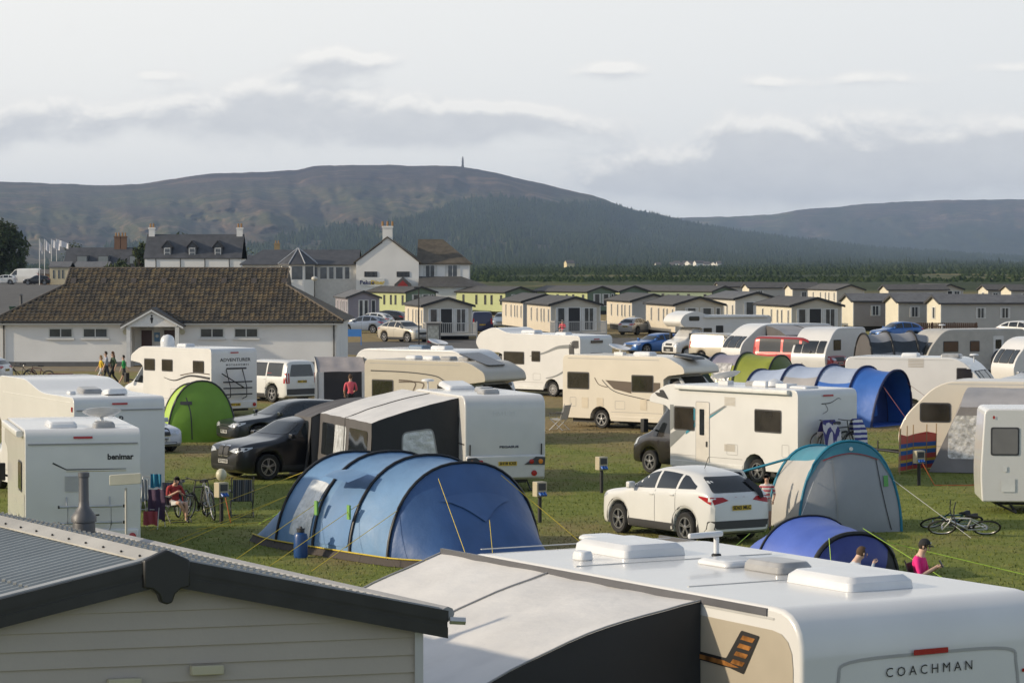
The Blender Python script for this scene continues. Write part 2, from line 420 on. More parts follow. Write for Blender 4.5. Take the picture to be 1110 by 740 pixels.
    if kidney:
        for s_ in (1, -1): decal(g, bv, rect(s_ * .03, s_ * .27, .40 * H, .56 * H, .06), 'x', 1, .022, 0, .3)
    else: decal(g, bv, rpoly([(-hw * .42, .36 * H), (hw * .42, .36 * H), (hw * .5, .47 * H), (-hw * .5, .47 * H)], .03), 'x', 1, .009)
    g.build('grille', BLACK, root)
    if kidney:
        g = MB()
        for s_ in (1, -1):
            y0, y1 = s_ * .03, s_ * .27
            decal(g, bv, rect(y0 - s_ * .015, y1 + s_ * .02, .388 * H, .572 * H, .06), 'x', 1, .011, 0, .3)
        g.build('grille_surround', CHROME, root)
    for sg, mt in ((1, WPLATE), (-1, YPLATE)):
        z = .31 * H if sg > 0 else (.50 * H if not van else .42 * H)
        g = MB(); decal(g, bv, rect(-.26, .26, z - .055, z + .055, .01), 'x', sg, .02)
        text_on(g, bv, plate, .115, (0, z), 'x', sg, 1, .026, .004, .95); g.build('number_plate', [mt, BLACK], root)
    if rails:
        for sg in (1, -1):
            g = MB(); g.tube([(X(.42), sg * hw * .6, zr(.45) - .02), (X(.5), sg * hw * .62, zr(.5) + .045), (X(.78), sg * hw * .6, zr(.78) + .045), (X(.86), sg * hw * .58, zr(.86) - .02)], .016); g.build('roof_rail', DGREY, root)
    for x in (xf, xr):
        for y in (hw - .125, -(hw - .125)): put_wheel(root, x, y, r, .22, style)
    return root, bv, dict(xf=xf, xr=xr, hw=hw)
def paint(name, col, metal=.3): return mat(name, col, .28, metal=metal, var=.05, coat=.5, scale=1)

# ================================================================ leisure vehicles
def prof_body(prof, W, root, m, bevel=.07, name='body', endm=None):
    mb = MB(); mb.prism(prof, 'y', -W / 2, W / 2); bv = mb.bvh()
    mb.build(name, m, root, smooth=30, bevel=bevel, seg=3); return bv
def arch_pts(xc, r, zb, back=True, n=8):
    a0 = math.asin(min(.99, max(-.99, (zb - r * .8) / r)))
    return [(xc + r * math.cos(a0 + (PI - 2 * a0) * k / n), r * .8 + r * math.sin(a0 + (PI - 2 * a0) * k / n)) for k in range(n + 1)]
def van_window(root, bv, x0, x1, z0, z1, sg, r=.06, fr=DGREY, gl=ACRYL, ax='y', blind=False):
    f = MB(); decal(f, bv, rect(x0, x1, z0, z1, r), ax, sg, .012, 0, .3); o = f.build('window', fr, root)
    g = MB(); e = .04; decal(g, bv, rect(x0 + e, x1 - e, z0 + e, z1 - e, r * .8), ax, sg, .022, 0, .3); g.build('pane', gl, o)
    if blind:
        g = MB(); decal(g, bv, rect(x0 + e * 2, x1 - e * 2, z0 + (z1 - z0) * .62, z1 - e * 2, r * .5), ax, sg, .026, 0, .3); g.build('blind', mat('blind_fabric', (.3, .28, .24), .7), o)
    return o
def strip(mb, bv, pts, w, ax='y', sgn=1, off=.006, m=0, w2=None):            # a painted line along points
    for i in range(len(pts) - 1):
        a, b = Vector(pts[i]), Vector(pts[i + 1]); d = (b - a).normalized(); n = Vector((-d.y, d.x))
        wa = w if w2 is None else w + (w2 - w) * i / (len(pts) - 1); wb_ = w if w2 is None else w + (w2 - w) * (i + 1) / (len(pts) - 1)
        decal(mb, bv, [a + n * wa / 2, b + n * wb_ / 2, b - n * wb_ / 2, a - n * wa / 2], ax, sgn, off, m, .5)
def arcpts(pts, n=8):
    out = []
    P0 = [Vector(p) for p in pts]
    for i in range(len(P0) - 1):
        p0, p1, p2, p3 = P0[max(0, i - 1)], P0[i], P0[i + 1], P0[min(len(P0) - 1, i + 2)]
        for k in range(n):
            t = k / n; out.append(.5 * ((2 * p1) + (p2 - p0) * t + (2 * p0 - 5 * p1 + 4 * p2 - p3) * t * t + (3 * p1 - p0 - 3 * p2 + p3) * t ** 3))
    return out + [P0[-1]]
def rooflight(root, x, y, z, lx=.7, ly=.5, h=.12, m=None, tilt=0, name='rooflight'):
    g = MB(); vs = rpoly([(-lx / 2, -ly / 2), (lx / 2, -ly / 2), (lx / 2, ly / 2), (-lx / 2, ly / 2)], .08)
    r0 = [Vector((p[0], p[1], 0)) for p in vs]; r1 = [Vector((p[0] * .98, p[1] * .97, h * .6)) for p in vs]; r2 = [Vector((p[0] * .86, p[1] * .82, h)) for p in vs]
    T = Matrix.Translation((x, y, z)) @ Matrix.Rotation(tilt, 4, 'Y')
    g.loft([[T @ p for p in q] for q in (r0, r1, r2)]); return g.build(name, m or ROOFW, root, smooth=28, bevel=.012)
def aerial(root, x, y, z):
    g = MB(); g.tube([(x, y, z), (x, y, z + .28)], .025); g.lathe([(.02, z + .27), (.19, z + .28), (.17, z + .33), (.02, z + .35)], 16, (x, y, 0)); return g.build('tv_aerial', ROOFW, root)
def dish_box(root, x, y, z, r=.3):
    g = MB(); g.lathe([(r, z), (r, z + .18), (r * .9, z + .32), (r * .6, z + .42), (.02, z + .47)], 18, (x, y, 0)); return g.build('satellite_dome', ROOFW, root, smooth=60)
def flat_dish(root, x, y, z):                                    # folded-down roof dish
    g = MB(); g.lathe([(.05, .0), (.3, .05), (.42, .12), (.40, .13), (.05, .03)], 18, (0, 0, 0)); T = Matrix.Translation((x, y, z + .18)) @ Matrix.Rotation(.25, 4, 'Y')
    g.v = [tuple(T @ Vector(p)) for p in g.v]; g.tube([(x, y, z), (x + .1, y, z + .2)], .04); g.box(x - .15, x + .25, y - .12, y + .12, z, z + .1)
    return g.build('satellite_dish', STEEL if False else ROOFW, root)
def rail_awning(root, x0, x1, y, z, m=None):
    g = MB(); g.prism(rect(y - .07, y + .07, z - .07, z + .06, .04), 'x', x0, x1); return g.build('awning_case', m or PVCW, root, smooth=50)

def motorhome(label, loc, head, L=7.0, W=2.3, H=2.75, style='low', m=None, cabm=None, name='motorhome', group=None, rise=0, screen=False, endm=None, hood=None):
    m = m or WHITE; cabm = cabm or m
    root = thing(name, label, 'motorhome', loc, head, group)
    xb = L / 2 - 1.95; xr = -L / 2 + 1.75; xf = L / 2 - .85; zb = .36; r = .34
    low = [(-L / 2, zb, .02), (-L / 2, H, .22), ]
    if rise: low += [(-L / 2 + 3.0, H, .5), (-L / 2 + 4.6, H + rise, .4)]
    if style == 'low': low += [(xb + .15, H + rise, .3), (xb + .88, H - .36 + rise, .22), (xb + .95, 2.13, .1), (xb + .2, 2.04, .08)]
    elif style == 'luton': low += [(xb - .3, H + .05, .5), (xb + .5, H + .36, .6), (xb + 1.45, H + .05, .5), (xb + 1.75, H - .42, .25), (xb + 1.4, 2.02, .15), (xb + .2, 1.98, .05)]
    low += [(xb + .0, 1.9, .02), (xb + .0, zb, .02)]
    poly = rpoly(low, .05, 5)
    ap = arch_pts(xr, .46, zb); poly = poly + ap
    bv = prof_body(poly, W, root, m)
    # cab
    K = [(L/2, .42, .75, .62, .80, .74), (L/2 - .03, .34, .92, .75, .90, .80), (L/2 - .12, .30, 1.02, .85, .95, .84), (L/2 - .45, .28, 1.16, 1.02, .98, .86), (L/2 - .75, .28, 1.27, 1.10, 1, .86),
         (L/2 - .85, .28, 1.36, 1.12, 1, .85), (L/2 - 1.45, .28, 2.02, 1.14, 1, .80), (L/2 - 1.6, .28, 2.08, 1.14, 1, .80), (xb - .05, .28, 2.08, 1.14, 1, .80)]
    xs = sorted(set([round(L/2 - i * .06, 3) for i in range(int(1.98 / .06) + 1)] + [round(xf + .43 * q, 3) for q in (-1, -.98, -.93, -.8, -.6, -.3, 0, .3, .6, .8, .93, .98, 1)]), reverse=True)
    K2 = K[::-1]; kx = [k[0] for k in K2]; rings = []; hw = 1.02
    for x in xs:
        if x > L/2 or x < xb - .05: continue
        b0, zt, be, w, wr = [ipol(kx, [k[j] for k in K2], x) for j in range(1, 6)]
        w *= hw; wr *= hw; be = min(be, zt - .04)
        if abs(x - xf) < .43: b0 = max(b0, .34 + math.sqrt(.43 ** 2 - (x - xf) ** 2) * .98)
        mid = (b0 + be) / 2
        pts = [(0, b0), (w * .92, b0), (w * .99, min(b0 + .06, mid)), (w, mid), (w * .99, be - .06), (w * .96, be), ((w * .96 + wr) / 2, (be + zt) / 2), (wr, zt - min(.1, (zt - be) * .3)), (wr * .8, zt - .02), (wr * .4, zt), (0, zt)]
        for _ in range(2):
            n = [pts[0]]
            for i in range(len(pts) - 1):
                a, b = pts[i], pts[i + 1]; n += [(a[0] * .75 + b[0] * .25, a[1] * .75 + b[1] * .25), (a[0] * .25 + b[0] * .75, a[1] * .25 + b[1] * .75)]
            n.append(pts[-1]); pts = n
        rings.append([Vector((x, y, z)) for y, z in pts] + [Vector((x, -y, z)) for y, z in pts[-2:0:-1]])
    cb = MB(); cb.loft(rings); cbv = cb.bvh(); cb.build('cab', cabm, root, smooth=35)
    if hood:
        g = MB(); decal(g, cbv, [(L/2 - .15, -.7), (L/2 - .8, -.78), (L/2 - .8, .78), (L/2 - .15, .7)], 'z', 1, .008); g.build('bonnet', hood, root, smooth=60)
    g = MB(); decal(g, cbv, rpoly([(-.86, 1.38), (.86, 1.38), (.72, 2.0), (-.72, 2.0)], .06), 'x', 1, .008); g.build('windscreen', GLASS if not screen else SILVERP, root, smooth=60)
    for sg in (1, -1):
        g = MB(); decal(g, cbv, [(L/2 - 1.0, 1.24), (L/2 - 1.86, 1.2), (L/2 - 1.86, 1.92), (L/2 - 1.52, 1.94)], 'y', sg, .008); g.build('cab_window', GLASS if not screen else SILVERP, root, smooth=60)
        g = MB(); decal(g, cbv, [(sg * .55, .78), (sg * .9, .72), (sg * .93, 1.02), (sg * .72, 1.06)], 'x', 1, .01); decal(g, cbv, [(L/2 - .06, .78), (L/2 - .28, .86), (L/2 - .33, 1.06), (L/2 - .08, .95)], 'y', sg, .01); g.build('headlight', LENS, root)
        g = MB(); g.box(L/2 - 1.02, L/2 - .86, sg * 1.18, sg * 1.36, 1.22, 1.62); g.tube([(L/2 - 1.0, sg * .98, 1.3), (L/2 - .95, sg * 1.25, 1.35)], .03); g.build('wing_mirror', BLACK, root, bevel=.04)
        g = MB(); g.box(xr + .5, xb - .02, sg * (W / 2) - .02 * sg, sg * (W / 2 + .015), .30, .48); g.build('side_skirt', PVCW if m is not CREAM else CREAM, root, bevel=.01)
    g = MB(); decal(g, cbv, rect(-.62, .62, .42, .72, .05), 'x', 1, .01); decal(g, cbv, rect(-.42, .42, .80, .95, .05), 'x', 1, .01); g.build('grille', BLACK, root)
    g = MB(); decal(g, cbv, rect(-.26, .26, .46, .57, .01), 'x', 1, .03); text_on(g, cbv, 'SV17 CEK', .115, (0, .515), 'x', 1, 1, .036, .004, .95); g.build('number_plate', [WPLATE, BLACK], root)
    g = MB(); g.box(-L/2 + .3, xb + .2, -.9, .9, .2, .6); g.build('chassis', BLACK, root)
    rb = MB(); rb.box(-L/2 - .05, -L/2 + .12, -W/2 + .04, W/2 - .04, .30, .62); rb.build('rear_bumper', endm or m, root, bevel=.04)
    for sg in (1, -1):
        g = MB(); g.lathe([(.075, -L/2 - .055), (.075, -L/2 - .085), (.02, -L/2 - .095)], 14, (0, sg * (W/2 - .18), .46), axis='x'); g.build('tail_light', RED, root)
    g = MB(); decal(g, bv, rect(-.2, .2, H - .2, H - .15, .01), 'x', -1, .03); g.build('brake_light', RED, root)
    g = MB(); g.box(-L/2 - .075, -L/2 - .045, -.26, .26, .42, .53); 
    v_, f_ = text2d('SV17 CEK', .115, .004); g.add([(-L/2 - .08, -a * .95, .475 + b) for a, b in v_], f_, 1); g.build('number_plate', [YPLATE, BLACK], root)
    for sg in (1, -1):
        g = MB(); strip(g, bv, [(xr + .5, .64), (xb - .05, .64)], .014, 'y', sg, .004); g.build('side_seam', GREY, root)
        g = MB(); strip(g, bv, [(-L/2 + .25, H - .13), (xb - .2, H - .13)], .018, 'y', sg, .005); g.build('roof_trim', PVCW if sg > 0 else GREY, root)
        for hx, hz_, w_, h_ in ((xr + .7, .75, .45, .3), (-L/2 + .35, .8, .28, .34)):
            g = MB(); P2 = rect(hx, hx + w_, hz_, hz_ + h_, .04); strip(g, bv, P2 + P2[:1], .012, 'y', sg, .004); g.build('service_hatch', GREY, root)
    for x in (xf, xr):
        for y in (.9, -.9): put_wheel(root, x, y * (1 if x == xf else 1.07), r, .22, 'alloy' if style == 'low' else 'steel')
    return root, bv, dict(xb=xb, xr=xr, L=L, W=W, H=H)

def caravan(label, loc, head, L=6.0, W=2.25, H=2.6, m=None, nose=.75, name='touring_caravan', group=None, zb=.32, skirt=True, win=True, nosem=None, round_rear=.35, wheel=True, hitch=True, big=.1):
    m = m or WHITE; root = thing(name, label, 'caravan', loc, head, group)
    pr = [(-L/2 + .08, zb, .04), (-L/2, zb + .5, .1), (-L/2, H, round_rear), (L/2 - nose - .35, H, .6), (L/2 - .25, 1.55, .5), (L/2, .95, .3), (L/2 - .15, zb, .1)]
    poly = rpoly(pr, .1, 6); poly += arch_pts(-.1, .40, zb)
    bv = prof_body(poly, W, root, m, bevel=big)
    if wheel:
        for y in (W/2 - .16, -(W/2 - .16)): put_wheel(root, -.1, y, .31, .18)
    g = MB(); g.box(-L/2 + .3, L/2 - .2, -.7, .7, .22, .4); g.build('chassis', BLACK, root)
    for sg in (1, -1):
        g = MB(); strip(g, bv, [(-L/2 + .15, .62), (-.6, .62)], .014, 'y', sg, .004); g.build('side_seam', GREY, root); g = MB(); strip(g, bv, [(.4, .62), (L/2 - .3, .62)], .014, 'y', sg, .004); g.build('side_seam', GREY, root)
        g = MB(); strip(g, bv, [(-L/2 + .4, H - .10), (L/2 - nose - .6, H - .10)], .02, 'y', sg, .006); g.build('awning_rail', mat('rail_pale', (.45, .45, .44), .4), root)
        g = MB(); P2 = rect(-1.9, -1.45, .75, 1.05, .04); strip(g, bv, P2 + P2[:1], .012, 'y', sg, .004); g.build('service_hatch', GREY, root)
    if win:                                                      # three-pane front window
        for y0, y1 in ((-.98, -.5), (-.46, .46), (.5, .98)):
            f = MB(); decal(f, bv, rect(y0, y1, 1.2, 1.88, .08), 'x', 1, .015, 0, .12); o = f.build('window', DGREY, root, smooth=60)
            g = MB(); decal(g, bv, rect(y0 + .04, y1 - .04, 1.24, 1.84, .06), 'x', 1, .025, 0, .12); g.build('pane', GLASS, o, smooth=60)
    if hitch:
        g = MB(); g.tube([(L/2 - .3, .6, .34), (L/2 + .9, .05, .42)], .035); g.tube([(L/2 - .3, -.6, .34), (L/2 + .9, -.05, .42)], .035); g.tube([(L/2 + .8, 0, .42), (L/2 + 1.25, 0, .47)], .045)
        g.tube([(L/2 + .75, .12, .7), (L/2 + .75, .12, .03)], .025); g.build('hitch', BLACK, root)
    for sx in (-L/2 + .35, L/2 - .8):
        for sy in (.8, -.8):
            g = MB(); g.tube([(sx, sy * .9, .3), (sx - .12, sy, .03)], .02); g.box(sx - .18, sx - .06, sy - .06, sy + .06, 0, .03); g.build('corner_steady', BLACK, root)
    return root, bv, dict(L=L, W=W, H=H)
# ================================================================ tents
def fabric(name, col, rough=.65, bump=.35, sc=2.2, var=.10):
    if name in MATS: return MATS[name]
    m = mat(name, col, rough, var=var, scale=1.5, bump=bump, bscale=sc)
    return m
def arch(x, w, h, z0=0, n=26, p=2.3, y0=0, lean=0):               # arch ring in the plane x = const
    out = []
    for k in range(n + 1):
        t = PI * k / n; c, s = math.cos(t), math.sin(t)
        y = w * (abs(c) ** (2 / p)) * (1 if c > 0 else -1); z = z0 + h * (abs(s) ** (2 / 2.0))
        out.append(Vector((x + lean * z, y + y0, z)))
    return out
def ipring(a, b, t, sag=0, z0=0):
    return [Vector((p.x * (1 - t) + q.x * t, (p.y * (1 - t) + q.y * t) * (1 - sag * .5), (p.z * (1 - t) + q.z * t) * (1 - sag) )) for p, q in zip(a, b)]
def wrinkle(p, amp, sc=2.0):
    n = noise.noise_vector(Vector((p.x * sc * .7, p.y * sc, p.z * sc * .55))) * amp; return p + Vector((n.x, n.y, n.z * .5 if p.z > .1 else 0))
def tunnel(root, hoops, bands, zones, poler=BLACK, seg=5, sag=.045, pr=.018, amp=.03, hem=None, name='flysheet', hoopname='tent_pole'):
    """hoops: (x, halfwidth, height, lean); zones(i, k, n) -> material index; bands: materials"""
    R0 = [arch(x, w, h, lean=ln) for x, w, h, ln in hoops]; rings = []; idx = []
    for i in range(len(R0) - 1):
        for s in range(seg):
            t = s / seg; sg_ = sag * 4 * t * (1 - t)
            r = ipring(R0[i], R0[i + 1], t, sg_); 
            rings.append([wrinkle(p, amp * (4 * t * (1 - t))) for p in r]); idx.append(i)
    rings.append(R0[-1])
    g = MB(); n = len(rings[0])
    g.loft(rings, cap=False, closed=False, mf=lambda i, k: zones(idx[i], k, n - 1))
    o = g.build(name, bands, root, smooth=50, fix=False)
    bv = g.bvh()
    return o, bv, R0
def hoop_poles(root, rs, which, m=BLACK, r=.02, up=1.012):
    for i in which:
        g = MB(); g.tube([Vector((p.x, p.y * up, p.z * up)) for p in rs[i]], r, 6); g.build('tent_pole', m, root, smooth=60)
def end_panel(root, ring, mats, zf, name='end_panel', bulge=0, depth=6, amp=.02, x=0):
    n = len(ring) - 1; g = MB(); base = [Vector((ring[0].x + (ring[-1].x - ring[0].x) * k / n, ring[0].y + (ring[-1].y - ring[0].y) * k / n, 0)) for k in range(n + 1)]
    rows = []
    for d in range(depth + 1):
        t = d / depth; row = []
        for k in range(n + 1):
            p = base[k].lerp(ring[k], t); q = p.copy(); q.x += bulge * math.sin(PI * k / n) * math.sin(PI * t * .5 + .2) * (1 - t) * 1.2
            if 0 < d < depth: q = wrinkle(q, amp)
            row.append(q)
        rows.append(row)
    g.loft(rows, cap=False, closed=False, mf=lambda i, k: zf(i, k, n)); return g.build(name, mats, root, smooth=60, fix=False), g.bvh()
def guy(root, a, b, m, r=.007):
    g = MB(); g.tube([a, b], r, 4); g.build('guy_line', m, root)
YLINE = mat('yellow_cord', (.55, .42, .04), .6); LLINE = mat('lime_cord', (.35, .55, .06), .6); WLINE = mat('pale_cord', (.5, .5, .48), .6)
MESHW = mat('window_film_glare', (.55, .57, .58), .14, var=.25, scale=4, spec=.9, bump=.9, bscale=5)  # pale base colour paints the bright reflection on the clear film

# ================================================================ static caravans
ROOFT = mat('dark_roof_tiles', (.082, .078, .073), .75, var=.2, scale=2, bump=.3, bscale=12)
ROOFG = mat('mid_roof_tiles', (.12, .12, .122), .7, var=.2, scale=2, bump=.3, bscale=12)
FASC = mat('black_fascia', (.016, .016, .017), .45)
def static_window(root, ax, c, a0, a1, z0, z1, out, frame=PVCW, split=1, curtain=False):
    """flat wall window; ax 'x': on plane x=c (a = y); 'y': on plane y=c (a = x); out = +-1"""
    def bx(g, a, b, z, zz, d0, d1):
        p, q = sorted((c + out * d0, c + out * d1))
        if ax == 'x': g.box(p, q, a, b, z, zz)
        else: g.box(a, b, p, q, z, zz)
    f = MB(); t = .06
    bx(f, a0, a1, z0, z0 + t, .003, .05); bx(f, a0, a1, z1 - t, z1, .003, .05); bx(f, a0, a0 + t, z0 + t, z1 - t, .003, .05); bx(f, a1 - t, a1, z0 + t, z1 - t, .003, .05)
    for k in range(1, split):
        a = a0 + (a1 - a0) * k / split; bx(f, a - t / 2, a + t / 2, z0 + t, z1 - t, .003, .05)
    o = f.build('window', frame, root)
    g = MB(); bx(g, a0 + t, a1 - t, z0 + t, z1 - t, .004, .02); g.build('pane', CGLASS, o)
    if curtain:
        cm = mat('net_curtain', (.5, .5, .48), .8)
        w = (a1 - a0) * .22
        for q0, q1 in ((a0 + t, a0 + w), (a1 - w, a1 - t)): g = MB(); bx(g, q0, q1, z0 + t, z1 - t, .022, .03); g.build('curtain', cm, o)
    return o
def gable_roof(root, L, W, ze, zr, ov=.22, t=.09, m=ROOFT, fascia=FASC, fh=.2, name='roof'):
    g = MB(); hw = W / 2 + ov; dz = (zr - ze) / (W / 2) * ov; x0, x1 = -L / 2 - ov, L / 2 + ov
    g.prism([(-hw, ze - dz), (0, zr), (hw, ze - dz), (hw, ze - dz + t), (0, zr + t), (-hw, ze - dz + t)], 'x', x0, x1)
    o = g.build(name, m, root)
    f = MB()
    for x in (x0 - .03, x1):
        f.prism([(-hw - .02, ze - dz - fh + t + .02), (0, zr - fh + t + .02), (hw + .02, ze - dz - fh + t + .02), (hw + .02, ze - dz + t + .02), (0, zr + t + .02), (-hw - .02, ze - dz + t + .02)], 'x', x, x + .03)
    for y in (-hw - .03, hw): f.box(x0, x1, y, y + .03, ze - dz - .04, ze - dz + t - .01)
    f.build('fascia', fascia, root); return o
def static(label, loc, head, L=11, W=4.0, ze=2.75, zr=3.35, wall=None, gwall=None, roof=ROOFT, front='doors', side=(1, 'narrow'), deck=0, trimm=None, fascia=FASC, base=.45, group='static caravans in rows behind the camp', chimney=False, name='static_caravan', longwin=None):
    root = thing(name, label, 'static caravan', loc, head, group); gwall = gwall or wall
    g = MB(); g.box(-L/2, L/2, -W/2, W/2, base, ze); g.build('wall', wall, root)
    for x0, x1 in ((-L/2, -L/2 + .06), (L/2 - .06, L/2 + .004)):
        g = MB(); g.prism([(-W/2 - .003, base), (W/2 + .003, base), (W/2 + .003, ze), (0, zr), (-W/2 - .003, ze)], 'x', x0 - (.004 if x0 < 0 else 0), x1); g.build('gable_wall', gwall, root)
    g = MB(); g.box(-L/2 + .2, L/2 - .2, -W/2 + .25, W/2 - .25, 0, base); g.build('chassis', BLACK, root)
    gable_roof(root, L, W, ze, zr, m=roof, fascia=fascia)
    cx = trimm or PVCW
    for x in (-L/2 - .01, L/2 - .05):
        for y in (-W/2 - .012, W/2 - .05): g = MB(); g.box(x, x + .065, y, y + .062, base, ze); g.build('corner_trim', cx, root)
    X = L / 2 + .004; z0 = base + .15; z1 = ze - .25
    if front == 'doors':                                          # open patio doors between two tall windows
        static_window(root, 'x', X, -W*.40, -W*.18, z0 + .0, z1, 1, curtain=True); static_window(root, 'x', X, W*.12, W*.42, z0, z1, 1, split=2, curtain=True)
        g = MB(); g.box(X + .002, X + .02, -W*.15, W*.09, base + .05, z1); g.build('doorway', BLACK, root)
        g = MB(); g.box(X + .02, X + .06, -W*.17, -W*.145, base + .05, z1 + .03); g.box(X + .02, X + .06, W*.085, W*.11, base + .05, z1 + .03); g.box(X + .02, X + .06, -W*.145, W*.085, z1 - .02, z1 + .03); g.build('door_frame', cx, root)
    elif front == 'bay':
        static_window(root, 'x', X, -W*.30, -W*.02, z0 + .4, z1, 1, split=1, curtain=True); static_window(root, 'x', X, W*.02, W*.30, z0 + .4, z1, 1, split=1, curtain=True)
        static_window(root, 'x', X, W*.34, W*.44, z0 + .5, z1, 1)
    elif front == 'french':
        static_window(root, 'x', X, -W*.16, 0, base + .1, z1, 1, curtain=True); static_window(root, 'x', X, 0, W*.16, base + .1, z1, 1, curtain=True); static_window(root, 'x', X, W*.24, W*.38, z0 + .4, z1, 1)
    elif front == 'one':
        static_window(root, 'x', X, -W*.12, W*.12, 1.35, 2.4, 1, curtain=True)
    sg, kind = side
    if kind == 'narrow':
        for a in (L*.42, L*.24, L*.12, -L*.05, -L*.3): static_window(root, 'y', sg * W/2, a - .22, a + .22, 1.25, 2.4, sg, frame=cx)
    elif kind == 'wide':
        for a in (longwin or (L*.3, L*.02, -L*.3)): static_window(root, 'y', sg * W/2, a - .45, a + .45, 1.4, 2.35, sg, frame=cx, split=2, curtain=True)
    if deck:
        wd = mat('deck_rail_white', (.5, .48, .44), .5); g = MB(); D = deck
        g.box(X, X + D, -W/2 - .1, W/2 + .1, base - .1, base); dk = g.build('deck', wd, root)
        g = MB(); h = base + .95
        for y in (-W/2 - .1, W/2 + .02): g.box(X + .05, X + D, y, y + .07, h - .06, h)
        g.box(X + D - .07, X + D, -W/2 - .1, W/2 + .09, h - .06, h); g.box(X + D - .06, X + D - .01, -W/2 - .03, W/2 + .02, base + .1, base + .15)
        n = int(W / .16)
        for k in range(n): y = -W/2 - .05 + (W + .1) * k / n; g.box(X + D - .05, X + D - .02, y, y + .035, base + .15, h - .06)
        for y in (-W/2 - .1, W/2 + .02): g.box(X + D - .08, X + D + .002, y - .003, y + .083, 0, h + .1)
        for y in (-W/2 - .075, W/2 + .04):
            for k in range(int(D / .16)): g.box(X + .1 + k * .16, X + .135 + k * .16, y, y + .03, base, h - .06)
        g.build('railing', wd, dk)
    return root

# ================================================================ bikes, chairs, furniture
def bike(label, loc, head, fm, r=.34, tilt=0, group=None, lie=False, basket=False, seatm=None, pitch=0, yaw_bar=0):
    root = thing('bicycle', label, 'bicycle', loc, head, group)
    wb = 1.04 * r / .34; s = r / .34
    for x in (wb / 2, -wb / 2):
        g = MB(); n = 28; g.tube([(x + (r - .02) * math.cos(2*PI*k/n), 0, r + (r - .02) * math.sin(2*PI*k/n)) for k in range(n)], .021, 6, closed=True); o = g.build('wheel', RUBBER, root)
        g = MB(); g.tube([(x + (r - .05) * math.cos(2*PI*k/n), 0, r + (r - .05) * math.sin(2*PI*k/n)) for k in range(n)], .011, 5, closed=True)
        for k in range(14): g.tube([(x, .01 * (-1)**k, r), (x + (r - .05) * math.cos(2*PI*k/14), 0, r + (r - .05) * math.sin(2*PI*k/14))], .0025, 3)
        g.tube([(x, -.05, r), (x, .05, r)], .02, 8); g.build('rim', ALLOY, o)
    hd = (wb/2 - .19*s, 0, .80*s); hb = (wb/2 - .16*s, 0, .68*s); st = (-.14*s, 0, .78*s); bb = (-.06*s, 0, .29*s); rw = (-wb/2, 0, r)
    g = MB()
    g.tube([hd, hb], .024); g.tube([st, bb], .019); g.tube([hd, st], .020); g.tube([hb, bb], .024)
    for y in (.05, -.05): g.tube([(rw[0], y, rw[2]), (bb[0], y * .5, bb[2])], .012); g.tube([(rw[0], y, rw[2]), (st[0], y * .4, st[2] - .06)], .011)
    for y in (.06, -.06): g.tube([(wb/2, y, r), (wb/2 - .12*s, y, r + .30*s), (hb[0], y * .3, hb[2])], .014)
    g.build('frame', fm, root)
    g = MB(); hx = hd[0] - .04; hz = .98*s; g.tube([hd, (hx, 0, hz)], .015); g.tube([(hx - .05, -.3, hz + .02), (hx, -.1, hz), (hx, .1, hz), (hx - .05, .3, hz + .02)], .013); g.build('handlebar', BLACK, root)
    g = MB(); g.tube([st, (st[0] - .03, 0, .90*s)], .014, m=1); g.loft([[Vector((x, y * w, .90*s + z)) for y, z in ((-1, 0), (-.6, .05), (.6, .05), (1, 0), (0, -.02))] for x, w in ((-.27*s, .075), (-.2*s, .08), (-.08*s, .03), (.03*s, .018))]); g.build('saddle', [seatm or BLACK, ALLOY], root)
    g = MB(); g.lathe([(.01, -.02), (.09, -.02), (.09, -.015), (.01, -.015)], 18, bb, axis='y'); g.tube([(bb[0] - .12, -.07, bb[2] - .12), (bb[0], -.06, bb[2]), (bb[0], .06, bb[2]), (bb[0] + .12, .07, bb[2] + .12)], .011)
    g.box(bb[0] - .17, bb[0] - .07, -.14, -.06, bb[2] - .14, bb[2] - .12); g.box(bb[0] + .07, bb[0] + .17, .06, .14, bb[2] + .11, bb[2] + .13); g.build('crank', BLACK, root)
    if lie: root.rotation_mode = 'XYZ'
    root.rotation_euler = (R(tilt), R(pitch), R(head)); return root
def camp_chair(label, loc, head, fab, frame=None, high=False, s=1.0, group=None):
    root = thing('camping_chair', label, 'chair', loc, head, group); frame = frame or DGREY; zb = .42
    g = MB(); g.loft([[Vector((x, y, z)) for x, z in ((.24, zb + .02), (.0, zb - .03), (-.22, zb), (-.22, zb - .015), (0, zb - .045), (.24, zb + .005))] for y in (-.24, 0, .24)]); g.build('seat', fab, root)
    H_ = 1.0 if not high else 1.12
    g = MB(); g.loft([[Vector((x, y, z)) for x, z in ((-.22, zb), (-.30, zb + .3), (-.36, H_ - .06), (-.385, H_ - .06), (-.325, zb + .3), (-.24, zb - .01))] for y in (-.24, 0, .24)]); g.build('backrest', fab, root)
    for sy in (1, -1):
        y = sy * .27; g = MB(); g.tube([(.26, y, .01), (-.2, y, zb), (-.38, y, H_)], .013); g.tube([(-.30, y, .01), (.24, y, zb + .02), (.26, y, zb + .22)], .013); g.build('leg', frame, root)
        g = MB(); g.box(-.28, .28, y - .03, y + .03, zb + .20, zb + .235); g.build('armrest', frame if frame is not STEEL else BLACK, root, bevel=.01)
    g = MB(); g.tube([(.26, -.27, .03), (.26, .27, .03)], .011); g.tube([(-.30, -.27, .03), (-.30, .27, .03)], .011); g.build('crossbar', frame, root); return root
